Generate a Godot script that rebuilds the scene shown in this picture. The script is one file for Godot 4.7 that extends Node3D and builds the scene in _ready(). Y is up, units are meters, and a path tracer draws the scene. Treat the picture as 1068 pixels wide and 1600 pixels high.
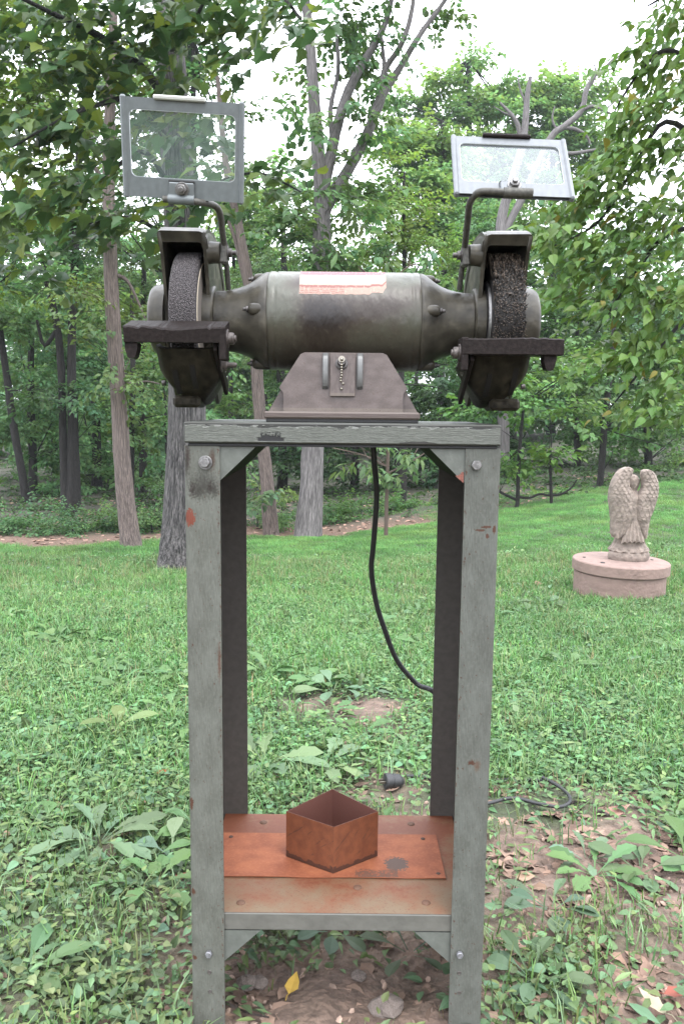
extends Node3D

# ---------------------------------------------------------------- bookkeeping
var counts := {}
var rng := RandomNumberGenerator.new()
var mats := {}
var cord_path := PackedVector3Array()
const FLAT := 0xFFFFFFFF

func numbered(called: String) -> String:
	var n: int = counts.get(called, 0)
	counts[called] = n + 1
	return called if n == 0 else "%s_%03d" % [called, n]

func tag(o: Node3D, label: String, category: String, group := "", kind := "") -> Node3D:
	if label: o.set_meta("label", label)
	if category: o.set_meta("category", category)
	if group: o.set_meta("group", group)
	if kind: o.set_meta("kind", kind)
	return o

func thing(called: String, label: String, category: String, at := Vector3.ZERO, group := "") -> Node3D:
	var o := Node3D.new()
	o.name = numbered(called)
	add_child(o)
	o.position = at
	tag(o, label, category, group)
	return o

# commits a SurfaceTool as one named mesh; the shape is given in the scene's own metres and hung under its parent
func obj(called: String, st: SurfaceTool, m: Material, parent: Node3D = null, kind := "") -> MeshInstance3D:
	st.generate_normals()
	return put(called, st.commit(), m, parent, kind)

func put(called: String, mesh: Mesh, m: Material, parent: Node3D = null, kind := "") -> MeshInstance3D:
	var o := MeshInstance3D.new()
	o.mesh = mesh
	o.material_override = m
	if parent == null:
		o.name = numbered(called)
		add_child(o, true)
	else:
		o.name = called
		parent.add_child(o, true)
		if parent.get_parent() == self and not parent is MeshInstance3D:
			o.position = -parent.position
	if kind: o.set_meta("kind", kind)
	return o

func structure(called: String, st: SurfaceTool, m: Material, label := "") -> MeshInstance3D:
	var o := obj(called, st, m)
	tag(o, label, "", "", "structure")
	return o

func multi(called: String, mesh: Mesh, m: Material, places: Array, tints: Array, parent: Node3D = null) -> MultiMeshInstance3D:
	var mm := MultiMesh.new()
	mm.transform_format = MultiMesh.TRANSFORM_3D
	mm.use_colors = true
	mm.mesh = mesh
	mm.instance_count = places.size()
	for i in places.size():
		mm.set_instance_transform(i, places[i])
		mm.set_instance_color(i, tints[i])
	var o := MultiMeshInstance3D.new()
	o.multimesh = mm
	o.material_override = m
	if parent == null:
		o.name = numbered(called)
		add_child(o, true)
	else:
		o.name = called
		parent.add_child(o, true)
		o.position = -parent.position
	o.set_meta("kind", "stuff")
	return o

# ---------------------------------------------------------------- shapes
func pen() -> SurfaceTool:
	var st := SurfaceTool.new()
	st.begin(Mesh.PRIMITIVE_TRIANGLES)
	st.set_smooth_group(FLAT)
	return st

func tri(st: SurfaceTool, a: Vector3, b: Vector3, c: Vector3, ua := Vector2.ZERO, ub := Vector2.ZERO, uc := Vector2.ZERO) -> void:
	st.set_uv(ua); st.add_vertex(a)
	st.set_uv(ub); st.add_vertex(b)
	st.set_uv(uc); st.add_vertex(c)

func quad(st: SurfaceTool, a: Vector3, b: Vector3, c: Vector3, d: Vector3, ua := Vector2.ZERO, ub := Vector2.ZERO, uc := Vector2.ZERO, ud := Vector2.ZERO) -> void:
	tri(st, a, b, c, ua, ub, uc)
	tri(st, a, c, d, ua, uc, ud)

# rows of points -> skin; u runs along a row, v over the rows
func sheet(st: SurfaceTool, rows: Array, group := 0, around := false) -> void:
	st.set_smooth_group(group)
	var nr := rows.size()
	for i in nr - 1:
		var p: PackedVector3Array = rows[i]
		var q: PackedVector3Array = rows[i + 1]
		var n := p.size()
		var last := n if around else n - 1
		for j in last:
			var k := (j + 1) % n
			var u0 := float(j) / last
			var u1 := float(j + 1) / last
			var v0 := float(i) / (nr - 1)
			var v1 := float(i + 1) / (nr - 1)
			quad(st, p[j], q[j], q[k], p[k], Vector2(u0, v0), Vector2(u0, v1), Vector2(u1, v1), Vector2(u1, v0))
	st.set_smooth_group(FLAT)

func fan(st: SurfaceTool, ring: PackedVector3Array, flip := false) -> void:
	var c := Vector3.ZERO
	for p in ring: c += p
	c /= ring.size()
	for j in ring.size():
		var k := (j + 1) % ring.size()
		var t := TAU * j / ring.size()
		var t2 := TAU * (j + 1) / ring.size()
		var ua := Vector2(0.5 + 0.5 * cos(t), 0.5 + 0.5 * sin(t))
		var ub := Vector2(0.5 + 0.5 * cos(t2), 0.5 + 0.5 * sin(t2))
		if flip: tri(st, c, ring[k], ring[j], Vector2(0.5, 0.5), ub, ua)
		else: tri(st, c, ring[j], ring[k], Vector2(0.5, 0.5), ua, ub)

# prof: (distance along the axis, radius); the axis is b.y from o; angle 0 lies along b.x, a quarter turn along b.z
func lathe(st: SurfaceTool, prof: PackedVector2Array, o: Vector3, b: Basis, seg := 32, smooth := true, group := 1, caps := true) -> void:
	var rows := []
	for p in prof:
		var ring := PackedVector3Array()
		for j in seg:
			var t := TAU * j / seg
			ring.append(o + b.y * p.x + (b.x * cos(t) + b.z * sin(t)) * p.y)
		rows.append(ring)
	if smooth:
		sheet(st, rows, group, true)
	else:
		sheet(st, rows, FLAT, true)
	if caps:
		if prof[0].y > 0.0001: fan(st, rows[0])
		if prof[prof.size() - 1].y > 0.0001: fan(st, rows[rows.size() - 1], true)

# like lathe, but every row of the profile is its own smoothing step, so that the edges between them stay crisp
func turned(st: SurfaceTool, prof: PackedVector2Array, o: Vector3, b: Basis, seg := 32, caps := true) -> void:
	for i in prof.size() - 1:
		lathe(st, PackedVector2Array([prof[i], prof[i + 1]]), o, b, seg, true, 2 + i, false)
	if caps:
		for e in [0, prof.size() - 1]:
			if prof[e].y > 0.0001:
				var ring := PackedVector3Array()
				for j in seg:
					var t := TAU * j / seg
					ring.append(o + b.y * prof[e].x + (b.x * cos(t) + b.z * sin(t)) * prof[e].y)
				fan(st, ring, e != 0)

func basis_y(d: Vector3) -> Basis:
	var y := d.normalized()
	var r := Vector3.RIGHT if absf(y.x) < 0.9 else Vector3.FORWARD
	var x := (r - y * r.dot(y)).normalized()
	return Basis(x, y, x.cross(y))

func tube(st: SurfaceTool, pts: PackedVector3Array, radii: Array, seg := 8, caps := true, rough := 0.0, seed_ := 1) -> void:
	var rows := []
	var x := Vector3.ZERO
	var r := RandomNumberGenerator.new()
	r.seed = seed_
	for i in pts.size():
		var d := (pts[mini(i + 1, pts.size() - 1)] - pts[maxi(i - 1, 0)]).normalized()
		if i == 0: x = basis_y(d).x
		x = (x - d * x.dot(d)).normalized()
		var z := x.cross(d)
		var rad: float = radii[i] if i < radii.size() else radii[radii.size() - 1]
		var ring := PackedVector3Array()
		for j in seg:
			var t := TAU * j / seg
			ring.append(pts[i] + (x * cos(t) + z * sin(t)) * rad * (1.0 + (r.randf_range(-rough, rough) if rough > 0.0 else 0.0)))
		rows.append(ring)
	sheet(st, rows, 1, true)
	if caps:
		fan(st, rows[0])
		fan(st, rows[rows.size() - 1], true)

# smooth path through points
func spline(pts: PackedVector3Array, per := 6) -> PackedVector3Array:
	var out := PackedVector3Array()
	for i in pts.size() - 1:
		var p0 := pts[maxi(i - 1, 0)]
		var p3 := pts[mini(i + 2, pts.size() - 1)]
		for k in per:
			out.append(pts[i].cubic_interpolate(pts[i + 1], p0, p3, float(k) / per))
	out.append(pts[pts.size() - 1])
	return out

func spread(vals: Array, per := 6) -> Array:
	var out := []
	for i in vals.size() - 1:
		for k in per: out.append(lerpf(vals[i], vals[i + 1], float(k) / per))
	out.append(vals[vals.size() - 1])
	return out

# box with chamfered edges; every face carries its own 0..1 texture square
func cbox(st: SurfaceTool, c: Vector3, s: Vector3, ch := 0.001, b := Basis.IDENTITY) -> void:
	var h := s / 2
	ch = minf(ch, minf(h.x, minf(h.y, h.z)) * 0.9)
	var ax := [b.x, b.y, b.z]
	var hs := [h.x, h.y, h.z]
	for i in 3:
		var u := (i + 1) % 3
		var v := (i + 2) % 3
		for sg in [-1.0, 1.0]:
			var n: Vector3 = ax[i] * hs[i] * sg
			var eu: Vector3 = ax[u] * (hs[u] - ch)
			var ev: Vector3 = ax[v] * (hs[v] - ch) * sg
			quad(st, c + n - eu - ev, c + n - eu + ev, c + n + eu + ev, c + n + eu - ev, Vector2(0, 1), Vector2(0, 0), Vector2(1, 0), Vector2(1, 1))
	for i in 3:
		var u := (i + 1) % 3
		var v := (i + 2) % 3
		for su in [-1.0, 1.0]:
			for sv in [-1.0, 1.0]:
				var a: Vector3 = ax[u] * hs[u] * su + ax[v] * (hs[v] - ch) * sv
				var d: Vector3 = ax[u] * (hs[u] - ch) * su + ax[v] * hs[v] * sv
				var l: Vector3 = ax[i] * (hs[i] - ch)
				if su * sv > 0: quad(st, c + a - l, c + a + l, c + d + l, c + d - l)
				else: quad(st, c + d - l, c + d + l, c + a + l, c + a - l)
	for sx in [-1.0, 1.0]:
		for sy in [-1.0, 1.0]:
			for sz in [-1.0, 1.0]:
				var p: Vector3 = c + ax[0] * h.x * sx + ax[1] * (h.y - ch) * sy + ax[2] * (h.z - ch) * sz
				var q: Vector3 = c + ax[0] * (h.x - ch) * sx + ax[1] * h.y * sy + ax[2] * (h.z - ch) * sz
				var r: Vector3 = c + ax[0] * (h.x - ch) * sx + ax[1] * (h.y - ch) * sy + ax[2] * h.z * sz
				if sx * sy * sz > 0: tri(st, p, r, q)
				else: tri(st, p, q, r)

# flat outline in the x-y plane of xf, thickened along its z
func prism(st: SurfaceTool, poly: PackedVector2Array, thick: float, xf := Transform3D.IDENTITY, sides := FLAT) -> void:
	var lo := poly[0]
	var hi := poly[0]
	for p in poly:
		lo = lo.min(p)
		hi = hi.max(p)
	var sz := (hi - lo).max(Vector2(1e-5, 1e-5))
	var idx := Geometry2D.triangulate_polygon(poly)
	for k in range(0, idx.size(), 3):
		var a := poly[idx[k]]
		var b := poly[idx[k + 1]]
		var c := poly[idx[k + 2]]
		if (b - a).cross(c - a) < 0:
			var t := b
			b = c
			c = t
		var uv := func(p: Vector2) -> Vector2: return Vector2((p.x - lo.x) / sz.x, 1.0 - (p.y - lo.y) / sz.y)
		tri(st, xf * Vector3(a.x, a.y, thick), xf * Vector3(c.x, c.y, thick), xf * Vector3(b.x, b.y, thick), uv.call(a), uv.call(c), uv.call(b))
		tri(st, xf * Vector3(a.x, a.y, 0), xf * Vector3(b.x, b.y, 0), xf * Vector3(c.x, c.y, 0), uv.call(a), uv.call(b), uv.call(c))
	var cw := Geometry2D.is_polygon_clockwise(poly)
	st.set_smooth_group(sides)
	for i in poly.size():
		var p := poly[i]
		var q := poly[(i + 1) % poly.size()]
		var a := xf * Vector3(p.x, p.y, 0)
		var b := xf * Vector3(q.x, q.y, 0)
		var c := xf * Vector3(q.x, q.y, thick)
		var d := xf * Vector3(p.x, p.y, thick)
		if cw: quad(st, a, b, c, d)
		else: quad(st, a, d, c, b)
	st.set_smooth_group(FLAT)

# outline with a hole (both loops have the same number of points), thickened
func frame(st: SurfaceTool, outer: PackedVector2Array, inner: PackedVector2Array, thick: float, xf: Transform3D) -> void:
	var n := outer.size()
	for j in n:
		var k := (j + 1) % n
		var o0 := outer[j]
		var o1 := outer[k]
		var i0 := inner[j]
		var i1 := inner[k]
		for z in [0.0, thick]:
			quad(st, xf * Vector3(o0.x, o0.y, z), xf * Vector3(o1.x, o1.y, z), xf * Vector3(i1.x, i1.y, z), xf * Vector3(i0.x, i0.y, z))
		quad(st, xf * Vector3(o0.x, o0.y, 0), xf * Vector3(o0.x, o0.y, thick), xf * Vector3(o1.x, o1.y, thick), xf * Vector3(o1.x, o1.y, 0))
		quad(st, xf * Vector3(i0.x, i0.y, 0), xf * Vector3(i0.x, i0.y, thick), xf * Vector3(i1.x, i1.y, thick), xf * Vector3(i1.x, i1.y, 0))

func bolt_head(st: SurfaceTool, p: Vector3, axis: Vector3, r: float, h: float, washer := true, stud := 0.0) -> void:
	var b := basis_y(axis)
	if washer:
		turned(st, PackedVector2Array([Vector2(0, r * 1.35), Vector2(h * 0.18, r * 1.35), Vector2(h * 0.22, r * 1.28)]), p, b, 20)
	turned(st, PackedVector2Array([Vector2(h * 0.2, r), Vector2(h * 0.85, r), Vector2(h, r * 0.86)]), p, b, 6)
	if stud > 0.0:
		turned(st, PackedVector2Array([Vector2(h * 0.9, r * 0.52), Vector2(h + stud * 0.85, r * 0.52), Vector2(h + stud, r * 0.42)]), p, b, 12)

# ---------------------------------------------------------------- textures and materials
func paint(w: int, h: int, f: Callable) -> ImageTexture:
	var data := PackedByteArray()
	data.resize(w * h * 3)
	var i := 0
	for y in h:
		for x in w:
			var c: Color = f.call(float(x) / w, float(y) / h)
			data[i] = int(clampf(c.r, 0, 1) * 255)
			data[i + 1] = int(clampf(c.g, 0, 1) * 255)
			data[i + 2] = int(clampf(c.b, 0, 1) * 255)
			i += 3
	return ImageTexture.create_from_image(Image.create_from_data(w, h, false, Image.FORMAT_RGB8, data))

func fnl(seed_: int, freq: float, octaves := 3, type := FastNoiseLite.TYPE_SIMPLEX_SMOOTH) -> FastNoiseLite:
	var n := FastNoiseLite.new()
	n.seed = seed_
	n.frequency = freq
	n.noise_type = type
	n.fractal_octaves = octaves
	n.fractal_type = FastNoiseLite.FRACTAL_FBM if octaves > 1 else FastNoiseLite.FRACTAL_NONE
	return n

func grain_tex(seed_: int, freq: float, lo: float, hi: float, normal := 0.0, size := 256, octaves := 5) -> NoiseTexture2D:
	var t := NoiseTexture2D.new()
	t.width = size
	t.height = size
	t.seamless = true
	t.noise = fnl(seed_, freq, octaves)
	if normal > 0.0:
		t.as_normal_map = true
		t.bump_strength = normal
	else:
		var g := Gradient.new()
		g.offsets = PackedFloat32Array([0.0, 1.0])
		g.colors = PackedColorArray([Color(lo, lo, lo), Color(hi, hi, hi)])
		t.color_ramp = g
	return t

func mat(c: Color, rough := 0.7, metal := 0.0) -> StandardMaterial3D:   # c in linear values
	var m := StandardMaterial3D.new()
	m.albedo_color = c.linear_to_srgb()
	m.roughness = rough
	m.metallic = metal
	return m

func tri_tex(m: StandardMaterial3D, t: Texture2D, scale: float, bump: Texture2D = null, depth := 1.0) -> StandardMaterial3D:
	m.albedo_texture = t
	m.uv1_triplanar = true
	m.uv1_world_triplanar = true
	m.uv1_scale = Vector3.ONE * scale
	if bump:
		m.normal_enabled = true
		m.normal_texture = bump
		m.normal_scale = depth
	return m

func lin(r: float, g: float, b: float) -> Color:
	return Color(r, g, b)

# three numbers of an sRGB colour as it is seen on a thing, dimmed to a base colour
func srgb(r: float, g: float, b: float) -> Color:
	return Color(r / 255.0, g / 255.0, b / 255.0)

func ground_height(x: float, z: float) -> float:
	var d := -z
	var h := -0.07 * clampf(d - 1.0, 0.0, 8.3) - 0.01 * maxf(d - 9.3, 0.0)
	return h + 0.12 * clampf(x, 0.0, 7.0) * smoothstep(4.0, 10.0, d)

func on_ground(x: float, z: float) -> Vector3:
	return Vector3(x, ground_height(x, z), z)

func make_materials() -> void:
	var soft := grain_tex(11, 0.04, 0.86, 1.0)
	var grime := grain_tex(12, 0.018, 0.35, 1.0, 0.0, 512, 6)
	var fine := grain_tex(3, 0.05, 0.62, 1.0)
	var speck := grain_tex(4, 0.2, 0.5, 1.0, 0.0, 256, 3)
	var fine_n := grain_tex(5, 0.12, 0, 1, 3.0)
	# grey-green enamel of the stand, on parts without a texture of their own
	mats.strap = tri_tex(mat(lin(0.1131, 0.1131, 0.1087), 0.4, 0.3), soft, 10.0)
	mats.bead = mat(lin(0.27, 0.29, 0.29), 0.3)  # pale tone for the bright edge of the shield glass
	mats.paint = tri_tex(mat(lin(0.1075, 0.1144, 0.1001), 0.5), soft, 5.0, fine_n, 0.12)
	mats.paint.metallic_specular = 0.4
	mats.cast = tri_tex(mat(lin(0.0879, 0.0783, 0.0581), 0.38), grime, 3.5, fine_n, 0.14)
	mats.cast_dark = tri_tex(mat(lin(0.0609, 0.0653, 0.0539), 0.5), fine, 8.0, fine_n, 0.5)
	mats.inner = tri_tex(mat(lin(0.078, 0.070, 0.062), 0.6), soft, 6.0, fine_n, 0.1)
	mats.iron = tri_tex(mat(lin(0.0239, 0.0188, 0.0172), 0.5, 0.05), fine, 12.0, fine_n, 0.22)
	mats.steel = tri_tex(mat(lin(0.2610, 0.2523, 0.2436), 0.38, 0.8), fine, 14.0)
	mats.steel_dark = tri_tex(mat(lin(0.11, 0.10, 0.095), 0.42, 0.7), fine, 14.0)
	mats.zinc = tri_tex(mat(lin(0.3132, 0.3132, 0.3306), 0.42, 0.55), fine, 9.0)
	mats.alu = tri_tex(mat(lin(0.1296, 0.1448, 0.1451), 0.45, 0.25), soft, 8.0)
	mats.rubber = mat(lin(0.018, 0.018, 0.019), 0.55)
	mats.black = mat(lin(0.012, 0.012, 0.012), 0.8)
	mats.brass = mat(lin(0.22, 0.20, 0.165), 0.3, 0.85)
	mats.chip = tri_tex(mat(lin(0.23, 0.075, 0.05), 0.7), fine, 20.0)
	mats.rust_spot = tri_tex(mat(lin(0.09, 0.05, 0.035), 0.8), speck, 20.0)
	mats.smear = mat(lin(0.016, 0.016, 0.015), 0.6)
	var stone := tri_tex(mat(lin(0.27, 0.235, 0.235), 0.95), grain_tex(8, 0.22, 0.02, 1.0, 0.0, 256, 2), 9.0, grain_tex(9, 0.22, 0, 1, 12.0, 256, 2), 1.6)
	mats.stone = stone
	mats.wire = mat(lin(0.12, 0.098, 0.08), 0.4, 0.6)
	mats.wire.vertex_color_use_as_albedo = true
	mats.paper = mat(lin(0.42, 0.36, 0.27), 0.9)
	mats.paper_dark = mat(lin(0.10, 0.085, 0.07), 0.9)  # darker paper tone for the washer face inside its rim
	# glass: a clear dusty pane and one under a film of grinding dust
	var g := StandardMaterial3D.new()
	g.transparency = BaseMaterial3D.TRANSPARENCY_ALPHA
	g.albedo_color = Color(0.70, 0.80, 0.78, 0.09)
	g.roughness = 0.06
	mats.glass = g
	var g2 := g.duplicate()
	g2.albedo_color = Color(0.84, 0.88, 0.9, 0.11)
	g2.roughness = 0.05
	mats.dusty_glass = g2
	# statue and its concrete seat
	mats.concrete = tri_tex(mat(lin(0.2540, 0.1768, 0.1489), 0.95), soft, 1.3, grain_tex(14, 0.1, 0, 1, 5.0), 0.22)
	mats.statue = tri_tex(mat(lin(0.3422, 0.2766, 0.2313), 0.9), fine, 1.7, grain_tex(15, 0.12, 0, 1, 4.0), 0.5)
	# bark: furrows along the trunk, from a picture stretched along v
	for k in [["bark_grey", 0.135, 0.124, 0.12, 1.0], ["bark_dark", 0.042, 0.036, 0.033, 1.0], ["bark_pink", 0.27, 0.21, 0.185, 0.6], ["bark_pale", 0.29, 0.265, 0.26, 0.6]]:
		var n := fnl(20, 1.0, 4)
		var depth: float = k[4]
		var t := paint(128, 256, func(u: float, v: float) -> Color:
			var a := u * TAU
			var f := n.get_noise_3d(cos(a) * 4.5, sin(a) * 4.5, v * 9.0) * 0.6 + n.get_noise_3d(cos(a) * 11.0, sin(a) * 11.0, v * 26.0) * 0.55
			var g1 := clampf(0.68 + f * depth * 0.85, 0.2, 1.0)
			return Color(g1, g1, g1))
		var m := mat(lin(k[1], k[2], k[3]), 0.95)
		m.albedo_texture = t
		m.heightmap_enabled = true
		m.heightmap_texture = t
		m.heightmap_scale = 1.6 * depth
		m.uv1_scale = Vector3(2, 3, 1)
		mats[k[0]] = m
	# leaves: thin, light comes through them
	for k in [["leaf", 1.0, 0.5], ["leaf_near", 0.95, 0.45], ["grass", 0.6, 0.55]]:
		var m := StandardMaterial3D.new()
		m.vertex_color_use_as_albedo = true
		m.roughness = k[2]
		m.metallic_specular = 0.4
		m.backlight_enabled = true
		m.backlight = Color(1.0, 1.0, 0.84) * float(k[1])
		mats[k[0]] = m
	var dry := StandardMaterial3D.new()
	dry.vertex_color_use_as_albedo = true
	dry.roughness = 0.9
	mats.dry = dry
	var soil := tri_tex(mat(lin(1, 1, 1), 0.95), grain_tex(30, 0.035, 0.6, 1.0, 0.0, 512, 6), 1.4, grain_tex(31, 0.06, 0, 1, 7.0, 512, 6), 1.0)
	soil.vertex_color_use_as_albedo = true
	mats.soil = soil
	mats.cast_shaded = tri_tex(mat(lin(0.0416, 0.0358, 0.0249), 0.5), grime, 6.0, fine_n, 0.2)  # casting colour darkened, with the shade on the lower bowl put in
	mats.iron_nut = tri_tex(mat(lin(0.1044, 0.0870, 0.0783), 0.45, 0.4), fine, 14.0)
	mats.rod = tri_tex(mat(lin(0.1044, 0.1001, 0.0870), 0.5, 0.2), fine, 14.0)
	mats.alu_bright = tri_tex(mat(lin(0.1256, 0.1348, 0.1421), 0.4, 0.25), soft, 8.0)
	mats.clip = mat(lin(0.4350, 0.4350, 0.4002), 0.35, 0.4)
	mats.rust_shelf = tri_tex(mat(lin(0.17, 0.085, 0.05), 0.75), speck, 20.0)
	mats.paper_white = mat(lin(0.55, 0.62, 0.6), 0.6)
	mats.stem_brown = mat(lin(0.09, 0.065, 0.05), 0.9)
	mats.stone_grey = tri_tex(mat(lin(0.2349, 0.1914, 0.1653), 0.95), speck, 8.0)
	mats.lip = tri_tex(mat(lin(0.1068, 0.1038, 0.0902), 0.55), soft, 2.5, fine_n, 0.12)
	mats.wire_core = tri_tex(mat(lin(0.16, 0.13, 0.105), 0.6, 0.3), grain_tex(16, 0.3, -0.6, 0.9, 0.0, 256, 2), 14.0)
	mats.web = mat(lin(0.016, 0.015, 0.014), 0.8)
	for k in ["iron", "cast_shaded", "web", "cast_dark"]: mats[k].metallic_specular = 0.18
	for k in ["cast", "paint", "lip", "rod", "inner"]: mats[k].metallic_specular = 0.35

# ---------------------------------------------------------------- the stand
# open section (x, z) swept up from y0 to y1, with a wall thickness
func folded(st: SurfaceTool, sec: PackedVector2Array, y0: float, y1: float, thick: float, side := 1.0) -> void:
	var n := sec.size()
	var inn := PackedVector2Array()
	for i in n:
		var d := (sec[mini(i + 1, n - 1)] - sec[maxi(i - 1, 0)]).normalized()
		inn.append(sec[i] + Vector2(-d.y, d.x) * thick * side)
	var lift := func(s: PackedVector2Array, y: float) -> PackedVector3Array:
		var o := PackedVector3Array()
		for p in s: o.append(Vector3(p.x, y, p.y))
		return o
	sheet(st, [lift.call(sec, y1), lift.call(sec, y0)], 5)
	sheet(st, [lift.call(inn, y1), lift.call(inn, y0)], 6)
	for y in [y0, y1]:
		sheet(st, [lift.call(sec, y), lift.call(inn, y)], FLAT)
	for e in [0, n - 1]:
		var a := sec[e]
		var b := inn[e]
		quad(st, Vector3(a.x, y1, a.y), Vector3(a.x, y0, a.y), Vector3(b.x, y0, b.y), Vector3(b.x, y1, b.y))

# the same path in even steps, so that a picture lies on it without stretching
func evenly(path: PackedVector2Array, step: float) -> PackedVector2Array:
	var total := 0.0
	for i in path.size() - 1: total += path[i].distance_to(path[i + 1])
	var n := int(ceil(total / step))
	var out := PackedVector2Array([path[0]])
	var seg := 0
	var done := 0.0
	for k in range(1, n):
		var want := total * k / n
		while done + path[seg].distance_to(path[seg + 1]) < want:
			done += path[seg].distance_to(path[seg + 1])
			seg += 1
		out.append(path[seg].lerp(path[seg + 1], (want - done) / path[seg].distance_to(path[seg + 1])))
	out.append(path[path.size() - 1])
	return out

func leg_texture(seed_: int, spots: Array) -> ImageTexture:
	var n := fnl(seed_, 1.0, 4)
	var m := fnl(seed_ + 7, 1.0, 3)
	return paint(112, 896, func(u: float, v: float) -> Color:
		var x := u * 0.088
		var y := v * 0.8155
		var a := n.get_noise_2d(x * 30, y * 14)
		var b := m.get_noise_2d(x * 260, y * 160)
		var c := srgb(127, 133, 124).lerp(srgb(114, 119, 110), clampf(0.5 + a * 1.2, 0, 1))
		c = c.lerp(srgb(143, 147, 139), clampf(b * 0.7, 0, 0.5))
		# rub marks along the height, and small rusty nicks
		var s := n.get_noise_2d(x * 400, y * 9 + 50)
		if s > 0.5: c = c.lerp(srgb(98, 100, 94), 0.22)
		var k := m.get_noise_2d(x * 190 + 31, y * 120 + 9)
		var edge := smoothstep(0.05, 0.0, minf(absf(u - 0.01), absf(u - 0.5)))
		if k > 0.63 - edge * 0.22: c = c.lerp(srgb(92, 62, 50), 0.75)
		for sp in spots:
			var d := Vector2((u - sp[0]) / sp[2], (v - sp[1]) / sp[3]).length() + m.get_noise_2d(x * 300 + 7, y * 220) * 0.55
			if sp[5] > 0.5:
				if d < 1.0: c = sp[4]
			else:
				c = c.lerp(sp[4], clampf(1.25 - d, 0, 1) * 0.8)
		return c)

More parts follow.
